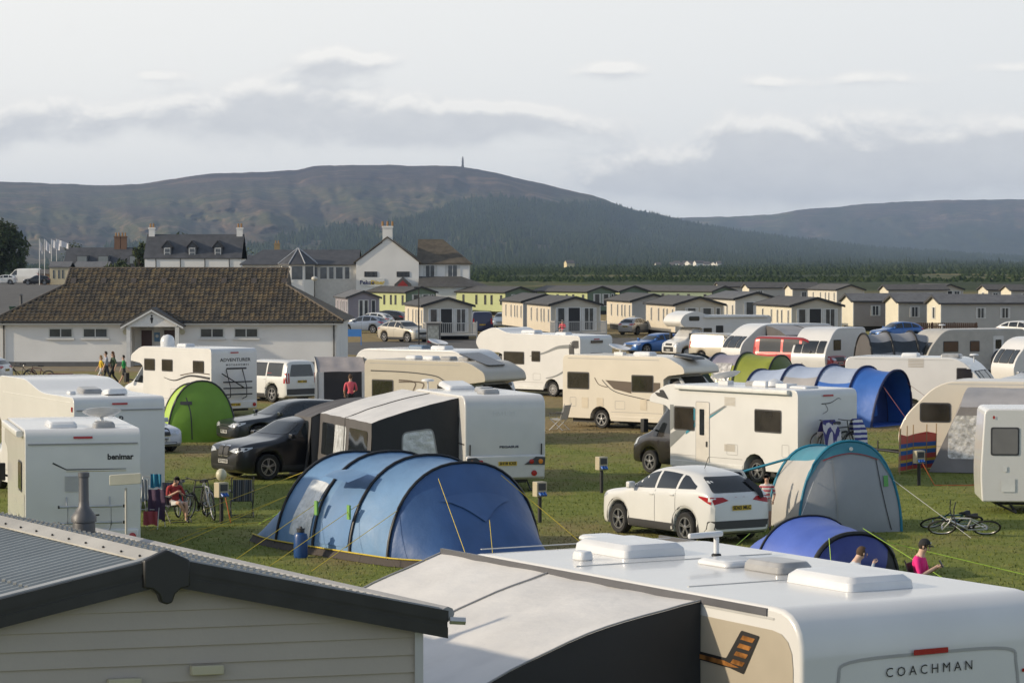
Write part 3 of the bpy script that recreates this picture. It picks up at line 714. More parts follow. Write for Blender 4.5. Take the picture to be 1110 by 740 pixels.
def hookup(label, loc, head, group='electric hook-up posts'):
    root = thing('hookup_post', label, 'power post', loc, head, group); bm_ = mat('beige_cabinet', (.42, .37, .26), .5)
    g = MB(); g.tube([(0, 0, 0), (0, 0, .65)], .05, 8); g.build('post', BLACK, root)
    g = MB(); g.box(-.11, .11, -.14, .14, .62, .98); g.build('cabinet', bm_, root, bevel=.015)
    g = MB(); g.box(.112, .125, -.10, .10, .78, .94); g.build('cover', DGREY, root, bevel=.004)
    for y in (-.07, 0, .07):
        g = MB(); g.tube([(.10, y, .72), (.19, y, .66)], .028, 8); g.build('socket', mat('blue_socket', (.03, .12, .42), .4), root)
    return root

# ================================================================ people
def skin_mesh(pts, edges, rad, root=0, sub=2):
    me = bpy.data.meshes.new('figure'); me.from_pydata([tuple(p) for p in pts], edges, []); o = bpy.data.objects.new('figure', me); COL.objects.link(o)
    md = o.modifiers.new('s', 'SKIN'); sk = me.skin_vertices[0] if me.skin_vertices else None
    if sk is None:
        bm = bmesh.new(); bm.from_mesh(me); bm.verts.layers.skin.verify(); bm.to_mesh(me); bm.free(); sk = me.skin_vertices[0]
    for i, r in enumerate(rad): sk.data[i].radius = (r[0], r[1]) if isinstance(r, tuple) else (r, r); sk.data[i].use_root = (i == root)
    sb = o.modifiers.new('u', 'SUBSURF'); sb.levels = sub; sb.render_levels = sub
    dg = bpy.context.evaluated_depsgraph_get(); ev = o.evaluated_get(dg); m2 = bpy.data.meshes.new_from_object(ev); bpy.data.objects.remove(o); return m2
SKIN = mat('skin', (.50, .30, .21), .55, var=.06); SKIN2 = mat('pale_skin', (.55, .36, .27), .55, var=.05)
def person(label, loc, head, J, S=1.0, shirt=None, legs=None, shorts=True, hair=None, hairlen=0, shoes=None, sleeve=.5, skin=None, cap=None, group=None, jeans=False, badge=None, look=0, held=None):
    """J: joints in metres for a 1.75 m figure, x forward, y left: pelvis, chest, neck, head, and for each side (L/R) sh el wr hp kn an to"""
    root = thing('person', label, 'person', loc, head, group); skin = skin or SKIN
    names = ['pelvis', 'waist', 'chest', 'neck', 'head0', 'head']; j = {k: Vector(v) for k, v in J.items()}
    if 'waist' not in j: j['waist'] = j['pelvis'].lerp(j['chest'], .45)
    j['head0'] = j['neck'].lerp(j['head'], .45)
    rad = {'pelvis': (.15, .115), 'waist': (.13, .10), 'chest': (.155, .115), 'neck': .055, 'head0': (.068, .07), 'head': (.078, .096)}
    E = [('pelvis', 'waist'), ('waist', 'chest'), ('chest', 'neck'), ('neck', 'head0'), ('head0', 'head')]
    for s in 'LR':
        for a, b in (('chest', 'sh' + s), ('sh' + s, 'el' + s), ('el' + s, 'wr' + s), ('wr' + s, 'ha' + s), ('pelvis', 'hp' + s), ('hp' + s, 'kn' + s), ('kn' + s, 'an' + s), ('an' + s, 'to' + s)): E.append((a, b))
        if 'ha' + s not in j: d = (j['wr' + s] - j['el' + s]).normalized(); j['ha' + s] = j['wr' + s] + d * .075
        rad.update({'sh' + s: .062, 'el' + s: .043, 'wr' + s: .029, 'ha' + s: (.034, .022), 'hp' + s: .092, 'kn' + s: .060, 'an' + s: .042, 'to' + s: .034})
    ks = list(rad); ix = {k: i for i, k in enumerate(ks)}
    me = skin_mesh([j[k] * S for k in ks], [(ix[a], ix[b]) for a, b in E], [tuple(q * S for q in r) if isinstance(r, tuple) else r * S for r in [rad[k] for k in ks]])
    zones = []
    def seg(p):
        best = None
        for a, b in E:
            A, B = j[a] * S, j[b] * S; t = max(0, min(1, (p - A).dot(B - A) / max(1e-6, (B - A).length_squared))); d = (p - (A + (B - A) * t)).length - .5 * ((rad[a][0] if isinstance(rad[a], tuple) else rad[a]) + (rad[b][0] if isinstance(rad[b], tuple) else rad[b])) * S * .6
            if best is None or d < best[0]: best = (d, a, b, t)
        return best[1:]
    ms = [skin, shirt or skin, legs or skin, shoes or BLACK]
    for m_ in ms: me.materials.append(m_)
    for p in me.polygons:
        a, b, t = seg(p.center); mi = 0
        if a == 'pelvis' and b == 'waist': mi = 1 if t > .35 else 2
        elif (a, b) in (('waist', 'chest'),) or a == 'chest' and (b != 'neck' or t < .75): mi = 1
        elif a[:2] == 'sh': mi = 1 if t < (sleeve * 2 if sleeve < .5 else 1) or sleeve > .9 else 0
        elif a[:2] == 'el': mi = 1 if sleeve > .9 and t < .95 else 0
        elif a == 'pelvis': mi = 2
        elif a[:2] == 'hp': mi = 2 if (not shorts or t < .72) else 0
        elif a[:2] == 'kn': mi = 0 if shorts else 2
        elif a[:2] == 'an': mi = 3
        p.material_index = mi
    # face and fingers, in the same mesh
    g = MB(); H0 = j['head'] * S; fd = Vector((math.cos(look), math.sin(look), -.15)).normalized(); sd = Vector((-math.sin(look), math.cos(look), 0)); up = sd.cross(fd) * -1
    g.ell(H0 + (fd * .092 + Vector((0, 0, -.012))) * S, (.016 * S, .013 * S, .026 * S), 0, 8, 6)
    for q in (1, -1):
        g.ell(H0 + (fd * .078 + sd * (.03 * q) + Vector((0, 0, .012))) * S, (.008 * S, .010 * S, .005 * S), 1, 8, 6)
        g.ell(H0 + (sd * (.08 * q) + Vector((0, 0, -.005))) * S, (.018 * S, .01 * S, .03 * S), 0, 8, 6)
    g.ell(H0 + (fd * .078 + Vector((0, 0, -.055))) * S, (.012 * S, .024 * S, .007 * S), 2, 8, 6)
    for s in 'LR':
        w, h = j['wr' + s] * S, j['ha' + s] * S; d = (h - w).normalized(); x = d.cross(Vector((0, 0, 1))); x = x.normalized() if x.length > .1 else Vector((0, 1, 0)); n = x.cross(d)
        for k, ln in ((-1.5, .06), (-.5, .07), (.5, .075), (1.5, .065)):
            b0 = h + x * (.016 * k * S); b1 = b0 + d * ln * .55 * S - n * .01 * S; b2 = b1 + d * ln * .4 * S - n * .028 * S; g.tube([b0, b1, b2], .009 * S, 6, 0, r2=.006 * S)
        t0 = w + (h - w) * .3 + x * .025 * S; g.tube([t0, t0 + (d * .03 + x * .03) * S, t0 + (d * .06 + x * .032) * S], .010 * S, 6, 0, r2=.007 * S)
    off = len(me.vertices)
    bm = bmesh.new(); bm.from_mesh(me); vs = [bm.verts.new(p) for p in g.v]
    for f, mi in zip(g.f, g.m):
        try: q = bm.faces.new([vs[i] for i in f]); q.material_index = (0, 4, 5)[mi]
        except Exception: pass
    me.materials.append(BLACK); me.materials.append(mat('lips', (.35, .12, .1), .5)); bm.to_mesh(me); bm.free(); me.shade_smooth()
    o = bpy.data.objects.new('body', me); COL.objects.link(o); o.parent = root
    if hair:
        g = MB(); n, v = 16, 10; c = H0 + Vector((0, 0, .018 * S)) - fd * .012 * S
        T = Matrix((( fd.x, sd.x, 0), (fd.y, sd.y, 0), (0, 0, 1)))
        g.ell(c, (.105 * S, .088 * S, .112 * S), 0, n, v, T)
        keep = [f for f in g.f if all((Vector(g.v[i]) - c).dot(fd) < .045 * S or (g.v[i][2] - c.z) > .05 * S for i in f) and all((g.v[i][2] - c.z) > -.075 * S for i in f)]
        g.f = keep; g.m = [0] * len(keep)
        if hairlen:
            rr = []
            for t, w in ((0, .085), (.35, .092), (.7, .085), (1, .05)):
                cc = c - fd * (.05 + .05 * t) * S + Vector((0, 0, -.02 - hairlen * t)) * 1; rr.append([cc + (sd * math.cos(a) * w + fd * -math.sin(a) * w * .55) * S for a in [2 * PI * k / 10 for k in range(10)]])
            g.loft(rr)
        g.build('hair', hair, root, smooth=60, fix=False)
    if cap:
        g = MB(); c = H0 + Vector((0, 0, .03 * S)); T = Matrix((( fd.x, sd.x, 0), (fd.y, sd.y, 0), (0, 0, 1))); g.ell(c, (.112 * S, .096 * S, .112 * S), 0, 16, 10, T)
        keep = [f for f in g.f if all(g.v[i][2] > c.z - .02 * S for i in f)]; g.f = keep; g.m = [0] * len(keep)
        br = []
        for a in range(9):
            q = (a - 4) / 4; br.append(c + (fd * (.10 + .075 * math.cos(q * PI / 2)) + sd * .08 * q) * S + Vector((0, 0, -.005 * S)))
        base = [c + (fd * .09 * math.cos(q * 1.1) + sd * .085 * math.sin(q * 1.1)) * S + Vector((0, 0, .0)) for q in [(a - 4) / 4 for a in range(9)]]
        g.loft([base, br, [p - Vector((0, 0, .008 * S)) for p in br], [p - Vector((0, 0, .008 * S)) for p in base]], cap=False, closed=False)
        co = g.build('cap', cap, root, smooth=60, fix=False)
        if badge:
            g = MB(); q = c + fd * .113 * S + Vector((0, 0, .045 * S)); g.ell(q, (.006, .02, .02), 0, 8, 6, T); g.build('badge', badge, co)
    return root
def walk_pose(st=.5, arm=.35, phase=1):
    return dict(pelvis=(0, 0, .95), chest=(.02, 0, 1.32), neck=(.03, 0, 1.50), head=(.05, 0, 1.64),
        shL=(.02, .19, 1.40), elL=(-.10 * phase, .25, 1.12), wrL=(.10 * (1 - phase) + .0, .25, .87), shR=(.02, -.19, 1.40), elR=(.08 * phase, -.25, 1.13), wrR=(.24 * phase, -.22, .92),
        hpL=(0, .09, .90), knL=(st * .38 * phase + .05, .10, .49), anL=(st * .55 * phase, .10, .09), toL=(st * .55 * phase + .16, .11, .03),
        hpR=(0, -.09, .90), knR=(-st * .12 * phase + .04, -.10, .48), anR=(-st * .62 * phase, -.10, .12), toR=(-st * .62 * phase + .15, -.11, .03))
# ================================================================ light and sky
SUN_AZ, SUN_EL = 190.0, 20.0                                      # sun low on the left, a little behind the camera (degrees from +X, anticlockwise)
SC.view_settings.view_transform = 'Standard'; SC.view_settings.look = 'None'; SC.view_settings.exposure = 0; SC.view_settings.gamma = 1
SC.cycles.max_bounces = 5; SC.cycles.transparent_max_bounces = 8; SC.cycles.volume_bounces = 0
sl = bpy.data.lights.new('sun', 'SUN'); sl.energy = 4.1; sl.angle = R(1.2); sl.color = (1, .85, .64)
so = bpy.data.objects.new('sun', sl); COL.objects.link(so)
sd = Vector((math.cos(R(SUN_AZ)) * math.cos(R(SUN_EL)), math.sin(R(SUN_AZ)) * math.cos(R(SUN_EL)), math.sin(R(SUN_EL))))
so.rotation_euler = sd.to_track_quat('Z', 'Y').to_euler()
W_ = bpy.data.worlds.new('World'); SC.world = W_; W_.use_nodes = True; nt = W_.node_tree; N = nt.nodes; LK = nt.links
bg = N['Background']; bg.inputs[1].default_value = 1.2
sky = N.new('ShaderNodeTexSky'); sky.sky_type = 'NISHITA'; sky.sun_disc = False; sky.sun_elevation = R(SUN_EL); sky.sun_rotation = R(90 - SUN_AZ); sky.dust_density = 2
bgs = N.new('ShaderNodeBackground'); bgs.inputs[1].default_value = .15; LK.new(sky.outputs[0], bgs.inputs[0])
tc = N.new('ShaderNodeTexCoord'); sp = N.new('ShaderNodeSeparateXYZ'); LK.new(tc.outputs['Generated'], sp.inputs[0])
def mth(op, a, b=None, c=None, clamp=False):
    n = N.new('ShaderNodeMath'); n.operation = op; n.use_clamp = clamp
    for i, q in enumerate((a, b, c)):
        if q is None: continue
        if isinstance(q, (int, float)): n.inputs[i].default_value = q
        else: LK.new(q, n.inputs[i])
    return n.outputs[0]
az = mth('ARCTAN2', sp.outputs[0], sp.outputs[1]); el = mth('ARCSINE', sp.outputs[2])
# U, V: bearing and height over the horizon, in hundredths of a radian*F so one unit is one photo pixel of angle
U = mth('MULTIPLY', az, F); V = mth('MULTIPLY', el, F)
cv = N.new('ShaderNodeCombineXYZ'); LK.new(mth('MULTIPLY', az, 20.0), cv.inputs[0]); LK.new(mth('MULTIPLY', el, 34.0), cv.inputs[1])
def nz(scale, det, off=0, rough=.55, dist=0):
    n = N.new('ShaderNodeTexNoise'); n.inputs['Scale'].default_value = scale; n.inputs['Detail'].default_value = det; n.inputs['Roughness'].default_value = rough; n.inputs['Distortion'].default_value = dist
    a = N.new('ShaderNodeVectorMath'); a.operation = 'ADD'; a.inputs[1].default_value = (off, off * .37, off * .11); LK.new(cv.outputs[0], a.inputs[0]); LK.new(a.outputs[0], n.inputs['Vector']); return n.outputs[0]
BL = [(372, 70, 62, 16, .95), (345, 108, 120, 24, .8), (540, 128, 95, 18, 1.1), (420, 142, 150, 20, .75), (665, 76, 55, 13, .85), (120, 125, 150, 24, .75), (20, 72, 60, 10, .3), (850, 150, 170, 34, .95), (1010, 185, 190, 26, 1.1), (750, 195, 230, 26, .95),
      (1130, 165, 120, 30, .9), (930, 88, 65, 10, .6), (835, 92, 35, 12, .5), (1090, 76, 40, 7, .45), (175, 84, 40, 7, .4), (30, 150, 90, 20, .5)]
n2 = nz(3.4, 6, 9.7, .6)
def blob(u, v, su, sv, w=1.0):
    a = mth('DIVIDE', mth('SUBTRACT', U, u - 555.0), su); b = mth('DIVIDE', mth('SUBTRACT', V, HZ - v), sv)
    return mth('MULTIPLY', mth('EXPONENT', mth('MULTIPLY', mth('ADD', mth('MULTIPLY', a, a), mth('MULTIPLY', b, b)), -1.0)), w)
def density(dv, off):
    tot = None
    for (u, v, su, sv, w) in BL:
        q = blob(u, v + dv, su, sv, w); tot = q if tot is None else mth('ADD', tot, q)
    n = N.new('ShaderNodeTexNoise'); n.inputs['Scale'].default_value = 1.25; n.inputs['Detail'].default_value = 9; n.inputs['Roughness'].default_value = .56; n.inputs['Distortion'].default_value = .25
    a = N.new('ShaderNodeVectorMath'); a.operation = 'ADD'; a.inputs[1].default_value = (3.1, 1.1 + dv / F * 34.0, .3); LK.new(cv.outputs[0], a.inputs[0]); LK.new(a.outputs[0], n.inputs['Vector'])
    d = mth('ADD', mth('MULTIPLY', tot, .78), mth('MULTIPLY', mth('SUBTRACT', n.outputs[0], .5), mth('ADD', mth('MULTIPLY', tot, 1.5), .8)))
    m = N.new('ShaderNodeMapRange'); m.interpolation_type = 'SMOOTHSTEP'; m.inputs[1].default_value = .10; m.inputs[2].default_value = .62; LK.new(d, m.inputs[0]); return m.outputs[0]
d0 = density(0, 0); d1 = density(11, 0)
lit = mth('MULTIPLY', mth('SUBTRACT', d0, d1), 1.6, clamp=True)
dens = d0; shade = mth('MULTIPLY', d0, mth('ADD', mth('MULTIPLY', n2, .7), .5), clamp=True)
base = N.new('ShaderNodeValToRGB'); LK.new(mth('ADD', mth('MULTIPLY', U, 1 / 1400.0), .5), base.inputs[0])
base.color_ramp.elements[0].position = .0; base.color_ramp.elements[0].color = (.86, .85, .82, 1); base.color_ramp.elements[1].position = 1; base.color_ramp.elements[1].color = (.75, .76, .76, 1)
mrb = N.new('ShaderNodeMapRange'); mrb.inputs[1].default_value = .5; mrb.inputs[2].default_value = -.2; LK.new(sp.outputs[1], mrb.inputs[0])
bb = N.new('ShaderNodeMixRGB'); bb.inputs[2].default_value = (.60, .68, .78, 1); LK.new(mrb.outputs[0], bb.inputs[0]); LK.new(base.outputs[0], bb.inputs[1])   # blue tint added to the unseen sky behind the camera, cooling shaded faces
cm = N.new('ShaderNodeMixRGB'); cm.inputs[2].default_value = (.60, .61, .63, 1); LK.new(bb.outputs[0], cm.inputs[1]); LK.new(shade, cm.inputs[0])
hl = N.new('ShaderNodeMixRGB'); hl.inputs[2].default_value = (.93, .905, .86, 1); LK.new(cm.outputs[0], hl.inputs[1])
LK.new(mth('MULTIPLY', lit, .85), hl.inputs[0])
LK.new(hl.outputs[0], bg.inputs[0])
# the veil of thin cloud thins out overhead, where the blue sky shows through more
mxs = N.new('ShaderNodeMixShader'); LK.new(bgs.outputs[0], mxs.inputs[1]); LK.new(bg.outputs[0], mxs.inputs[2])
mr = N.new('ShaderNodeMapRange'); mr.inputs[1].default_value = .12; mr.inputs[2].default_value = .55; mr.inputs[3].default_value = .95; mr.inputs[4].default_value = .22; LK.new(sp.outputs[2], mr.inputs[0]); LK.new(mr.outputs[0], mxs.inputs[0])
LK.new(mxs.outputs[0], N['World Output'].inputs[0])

# ================================================================ ground
def node_mat(name):
    m = bpy.data.materials.new(name); m.use_nodes = True; MATS[name] = m; return m, m.node_tree, m.node_tree.nodes['Principled BSDF']
def ramp(nt, fac, stops, interp='LINEAR'):
    r = nt.nodes.new('ShaderNodeValToRGB'); r.color_ramp.interpolation = interp; e = r.color_ramp.elements
    for i, (p, c) in enumerate(stops):
        q = e[i] if i < 2 else e.new(p)
        q.position = p; q.color = (*c, 1)
    nt.links.new(fac, r.inputs[0]); return r.outputs[0]
def noise_n(nt, vec, scale, det=5, rough=.55, stretch=None):
    if stretch:
        mp = nt.nodes.new('ShaderNodeMapping'); mp.inputs['Scale'].default_value = stretch; nt.links.new(vec, mp.inputs[0]); vec = mp.outputs[0]
    n = nt.nodes.new('ShaderNodeTexNoise'); n.inputs['Scale'].default_value = scale; n.inputs['Detail'].default_value = det; n.inputs['Roughness'].default_value = rough; nt.links.new(vec, n.inputs['Vector']); return n.outputs[0]
def mix_n(nt, f, a, b, mode='MIX'):
    m = nt.nodes.new('ShaderNodeMixRGB'); m.blend_type = mode
    for i, q in enumerate((f, a, b)):
        if isinstance(q, (float, int)): m.inputs[i].default_value = q
        elif isinstance(q, tuple): m.inputs[i].default_value = (*q, 1)
        else: nt.links.new(q, m.inputs[i])
    return m.outputs[0]
def math_n(nt, op, a, b=None, clamp=False):
    m = nt.nodes.new('ShaderNodeMath'); m.operation = op; m.use_clamp = clamp
    for i, q in enumerate((a, b)):
        if q is None: continue
        if isinstance(q, (float, int)): m.inputs[i].default_value = q
        else: nt.links.new(q, m.inputs[i])
    return m.outputs[0]
def smooth01(a, b, x): t = max(0, min(1, (x - a) / (b - a))); return t * t * (3 - 2 * t)
GM, nt, b = node_mat('camp_grass')
tc = nt.nodes.new('ShaderNodeTexCoord'); ob = tc.outputs['Object']; s3 = nt.nodes.new('ShaderNodeSeparateXYZ'); nt.links.new(ob, s3.inputs[0])
green = ramp(nt, noise_n(nt, ob, 1.6, 8, .7), [(.25, (.115, .150, .026)), (.5, (.175, .205, .045)), (.75, (.27, .27, .08))])
dry = ramp(nt, noise_n(nt, ob, 2.2, 8, .7), [(.3, (.19, .145, .065)), (.7, (.33, .255, .13))])
bigp = noise_n(nt, ob, .055, 5, .6, (1, .55, 1)); midp = noise_n(nt, ob, .35, 5, .65, (1, .6, 1))
pat = math_n(nt, 'ADD', math_n(nt, 'MULTIPLY', bigp, .65), math_n(nt, 'MULTIPLY', midp, .40))
mr = nt.nodes.new('ShaderNodeMapRange'); mr.inputs[1].default_value = 70; mr.inputs[2].default_value = 160; mr.inputs[3].default_value = 0; mr.inputs[4].default_value = .17; nt.links.new(s3.outputs[1], mr.inputs[0])
pat = math_n(nt, 'ADD', pat, mr.outputs[0])
bd = math_n(nt, 'DIVIDE', math_n(nt, 'SUBTRACT', s3.outputs[1], 106.0), 7.0); bd = math_n(nt, 'POWER', 2.718, math_n(nt, 'MULTIPLY', math_n(nt, 'MULTIPLY', bd, bd), -1.0))
pat = math_n(nt, 'ADD', pat, math_n(nt, 'MULTIPLY', bd, .10)); bd2 = math_n(nt, 'DIVIDE', math_n(nt, 'SUBTRACT', s3.outputs[1], 62.0), 2.5); bd2 = math_n(nt, 'POWER', 2.718, math_n(nt, 'MULTIPLY', math_n(nt, 'MULTIPLY', bd2, bd2), -1.0)); pat = math_n(nt, 'ADD', pat, math_n(nt, 'MULTIPLY', bd2, .05))
mr2 = nt.nodes.new('ShaderNodeMapRange'); mr2.inputs[1].default_value = .53; mr2.inputs[2].default_value = .66; nt.links.new(pat, mr2.inputs[0])
c = mix_n(nt, mr2.outputs[0], green, dry)
far = ramp(nt, noise_n(nt, ob, .006, 6, .65, (1, .35, 1)), [(.42, (.026, .038, .014)), (.54, (.05, .065, .022)), (.60, (.17, .14, .06)), (.66, (.04, .055, .02))])
mr3 = nt.nodes.new('ShaderNodeMapRange'); mr3.inputs[1].default_value = 480; mr3.inputs[2].default_value = 640; nt.links.new(s3.outputs[1], mr3.inputs[0])
c = mix_n(nt, mr3.outputs[0], c, far)
nt.links.new(c, b.inputs['Base Color']); b.inputs['Roughness'].default_value = .9; b.inputs['Specular IOR Level'].default_value = .15
bp = nt.nodes.new('ShaderNodeBump'); bp.inputs['Strength'].default_value = .8; bp.inputs['Distance'].default_value = .08
nt.links.new(noise_n(nt, ob, 14, 4, .8), bp.inputs['Height']); nt.links.new(bp.outputs[0], b.inputs['Normal'])
g = MB(); g.add([(-16000, -40, 0), (16000, -40, 0), (16000, 20000, 0), (-16000, 20000, 0)], [(0, 1, 2, 3)]); go = g.build('ground', GM); tag(go, kind='structure')
ASPH = mat('asphalt', (.085, .080, .072), .85, var=.22, scale=.7, bump=.2, bscale=30)
def flat(name, pix, m, z):
    g = MB(); pts = [P(u, v, z) for u, v in pix]; g.add(pts, [tuple(range(len(pts)))]); o = g.build(name, m); tag(o, kind='structure'); return o
flat('road', [(372, 384), (372, 371), (470, 369), (560, 366), (700, 366), (700, 374), (560, 377), (500, 380), (540, 384), (440, 387)], ASPH, .004)
flat('car_park', [(-60, 336), (-60, 309), (20, 306), (90, 306), (130, 318), (60, 336)], ASPH, .008)
flat('path', [(0, 402), (375, 402), (378, 397), (0, 397)], mat('dusty_path', (.2, .16, .10), .9, var=.25, scale=1), .006)
# the grass bank the two nearest caravans stand on
g = MB(); V = []
for j in range(25):
    for i in range(41):
        x = -20 + 45 * i / 40; y = -30 + 66 * j / 24; V.append((x, y, .62 * (1 - smooth01(29.5, 35, y)) * smooth01(-20, -16, x) * (1 - smooth01(20, 25, x)) - .02))
g.add(V, [(j*41+i, j*41+i+1, (j+1)*41+i+1, (j+1)*41+i) for j in range(24) for i in range(40)]); o = g.build('terrain', GM, smooth=180); tag(o, kind='structure')
# a fine cover of grass blades where the camera is near enough to see them
rng = np.random.default_rng(3); nb = 80000
yy = 36 + 72 * rng.random(nb) ** 1.3; xx = (rng.random(nb) - .5) * yy * .39
hh = .02 + .035 * rng.random(nb); ww = .010 + .012 * rng.random(nb); th = rng.random(nb) * 2 * np.pi; lx = (rng.random(nb) - .5) * .06; ly = (rng.random(nb) - .5) * .06
vv = np.zeros((nb, 3, 3), dtype=np.float32)
vv[:, 0, 0] = xx - ww * np.cos(th); vv[:, 0, 1] = yy - ww * np.sin(th); vv[:, 1, 0] = xx + ww * np.cos(th); vv[:, 1, 1] = yy + ww * np.sin(th); vv[:, 2, 0] = xx + lx; vv[:, 2, 1] = yy + ly; vv[:, 2, 2] = hh
def np_mesh(name, vv, k, m):
    me = bpy.data.meshes.new(name); nf = vv.shape[0]; me.vertices.add(nf * k); me.vertices.foreach_set('co', vv.reshape(-1)); me.loops.add(nf * k); me.loops.foreach_set('vertex_index', np.arange(nf * k, dtype=np.int32))
    me.polygons.add(nf); me.polygons.foreach_set('loop_start', np.arange(0, nf * k, k, dtype=np.int32)); me.update(calc_edges=True); me.materials.append(m); o = bpy.data.objects.new(name, me); COL.objects.link(o); return o
gb = np_mesh('grass', vv, 3, GM); tag(gb, 'short rough grass covering the camp field', 'grass', kind='stuff')

# ================================================================ hills
HM, nt, b = node_mat('moorland')
tc = nt.nodes.new('ShaderNodeTexCoord'); ob = tc.outputs['Object']; s3 = nt.nodes.new('ShaderNodeSeparateXYZ'); nt.links.new(ob, s3.inputs[0])
at = nt.nodes.new('ShaderNodeAttribute'); at.attribute_name = 'cover'; sc_ = nt.nodes.new('ShaderNodeSeparateColor'); nt.links.new(at.outputs['Color'], sc_.inputs[0])
heath = ramp(nt, noise_n(nt, ob, .0055, 9, .68, (.55, .8, 1.6)), [(.38, (.034, .024, .028)), (.46, (.085, .058, .048)), (.52, (.042, .036, .030)), (.60, (.15, .10, .075))])
grassy = ramp(nt, noise_n(nt, ob, .008, 9, .68, (.5, .8, 1.6)), [(.40, (.034, .048, .022)), (.47, (.095, .092, .042)), (.52, (.05, .06, .028)), (.60, (.17, .13, .075))])
wood = ramp(nt, noise_n(nt, ob, .012, 8, .75), [(.3, (.010, .018, .009)), (.55, (.022, .034, .015)), (.75, (.040, .055, .020))])
c = mix_n(nt, sc_.outputs[1], heath, grassy); c = mix_n(nt, sc_.outputs[0], c, wood); c = mix_n(nt, sc_.outputs[2], c, (.36, .27, .13))
nt.links.new(c, b.inputs['Base Color']); b.inputs['Roughness'].default_value = .95; b.inputs['Specular IOR Level'].default_value = .05
bp = nt.nodes.new('ShaderNodeBump'); bp.inputs['Strength'].default_value = .5; bp.inputs['Distance'].default_value = 50
nt.links.new(noise_n(nt, ob, .006, 9, .75), bp.inputs['Height']); nt.links.new(bp.outputs[0], b.inputs['Normal'])
MAIN = [(-220, 206), (-60, 200), (0, 197), (60, 199), (115, 201), (170, 197), (230, 188), (270, 187), (320, 184), (345, 180), (400, 179), (490, 180), (520, 184), (560, 193), (600, 202), (645, 213), (680, 225), (720, 234), (760, 243), (800, 250), (850, 257), (900, 263), (950, 269), (1000, 273), (1060, 277), (1110, 280), (1350, 287)]
FARR = [(560, 250), (700, 240), (735, 236), (780, 235), (830, 233), (870, 227), (900, 225), (950, 220), (1000, 218), (1050, 216.5), (1110, 216), (1350, 214)]
def smooth01(a, b, x): t = max(0, min(1, (x - a) / (b - a))); return t * t * (3 - 2 * t)
def fb(x, y, s, o=0): return noise.fractal(Vector((x * s, y * s, o)), 1.0, 2.0, 6)
def hill(name, sil, u0, u1, nu, nr, vb, d0, d1, cover, rough):
    xs, ys = [p[0] for p in sil], [p[1] for p in sil]; V = []; C = []
    for j in range(nr + 1):
        t = j / nr
        for i in range(nu + 1):
            u = u0 + (u1 - u0) * i / nu; vr = ipol(xs, ys, u) + (fb(u, 0, .03, 5) * 1.1 + fb(u, 0, .2, 8) * .3) * rough; v = vb + (vr - vb) * (t if t < .97 else .97 + (t - .97))
            dist = d0 + (d1 - d0) * (t ** .9)
            amp = math.sin(PI * min(1, t * 1.0)) * (d1 - d0) * .11
            dist += amp * fb(u / 60 + t * 1.3, t * 2.2, 1.0, 2) + amp * .22 * fb(u / 16, t * 7, 1, 7)
            p = PD(u, v, dist); 
            if t == 0: p.z = -2
            V.append(p); C.append(cover(u, v, t, vr))
    for i in range(nu + 1):                                       # the far side falls away behind the ridge
        p = V[nr * (nu + 1) + i]; V.append(Vector((p.x * 1.1, p.y + 1500, p.z * .6))); C.append(C[nr * (nu + 1) + i])
    fs = [(j * (nu + 1) + i, j * (nu + 1) + i + 1, (j + 1) * (nu + 1) + i + 1, (j + 1) * (nu + 1) + i) for j in range(nr + 1) for i in range(nu)]
    g = MB(); g.add(V, fs); o = g.build(name, HM, smooth=180, fix=False)
    a = o.data.color_attributes.new('cover', 'FLOAT_COLOR', 'POINT'); a.data.foreach_set('color', [q for c_ in C for q in (*c_, 1)])
    tag(o, kind='structure'); return o, V
def inpoly(u, v, poly):
    r = False; n = len(poly)
    for i in range(n):
        (x1, y1), (x2, y2) = poly[i], poly[i - 1]
        if (y1 > v) != (y2 > v) and u < (x2 - x1) * (v - y1) / (y2 - y1) + x1: r = not r
    return r
FIELDS = [[(558, 296), (600, 297), (650, 301), (655, 306), (640, 309), (600, 302)], [(945, 297), (980, 299), (1005, 305), (960, 306), (940, 303)], [(1055, 282), (1110, 287), (1170, 290), (1170, 300), (1090, 292)], [(470, 283), (520, 285), (480, 287)], [(705, 300), (735, 302), (728, 307), (715, 305)]]
FU, FV = [0, 250, 345, 440, 520, 560, 620, 640, 700, 760, 1110, 1350], [262, 262, 250, 238, 216, 216, 221, 220, 228, 243, 268, 280]   # upper edge of the forest
def cov_main(u, v, t, vr):
    n = fb(u, v * 2, .02, 3); e = ipol(FU, FV, u) + n * 7
    w = smooth01(-2, 3, v - e)
    if u < 420: w *= smooth01(.02, .22, fb(u, v * 3, .018, 13) + .10 + (u - 250) / 700)
    if 430 < u < 600 and 256 < v < 284: w *= .30 + .5 * smooth01(-.1, .15, fb(u, v * 3, .05, 4))
    gr = smooth01(190, 215, v) * (.25 + .6 * smooth01(-.35, .35, fb(u * .7, v * 4, .014, 9) + .05)); f = 0
    for pl in FIELDS[:4]:
        if inpoly(u, v, pl): f = 1; w = 0
    if 345 < u < 500 and v < 196: gr = 0
    return (w, gr, f)
def cov_far(u, v, t, vr):
    w = smooth01(238, 250, v + fb(u, v, .03, 1) * 14) * .9
    if u > 860: w = max(w, smooth01(228, 240, v + fb(u, v, .02, 6) * 16) * smooth01(-.1, .2, fb(u, v * 2, .02, 16)) * .6)
    f = 1 if inpoly(u, v, FIELDS[2]) else 0
    return (w, smooth01(-.2, .3, fb(u, v * 4, .02, 19)) * (1 if u < 860 else .3), f)
hm, HV = hill('hill', MAIN, -220, 1350, 520, 110, 297, 4200, 9800, cov_main, 1.0)
hf, HF = hill('far_hill', FARR, 560, 1350, 260, 60, 283, 10500, 14500, cov_far, 1.0)
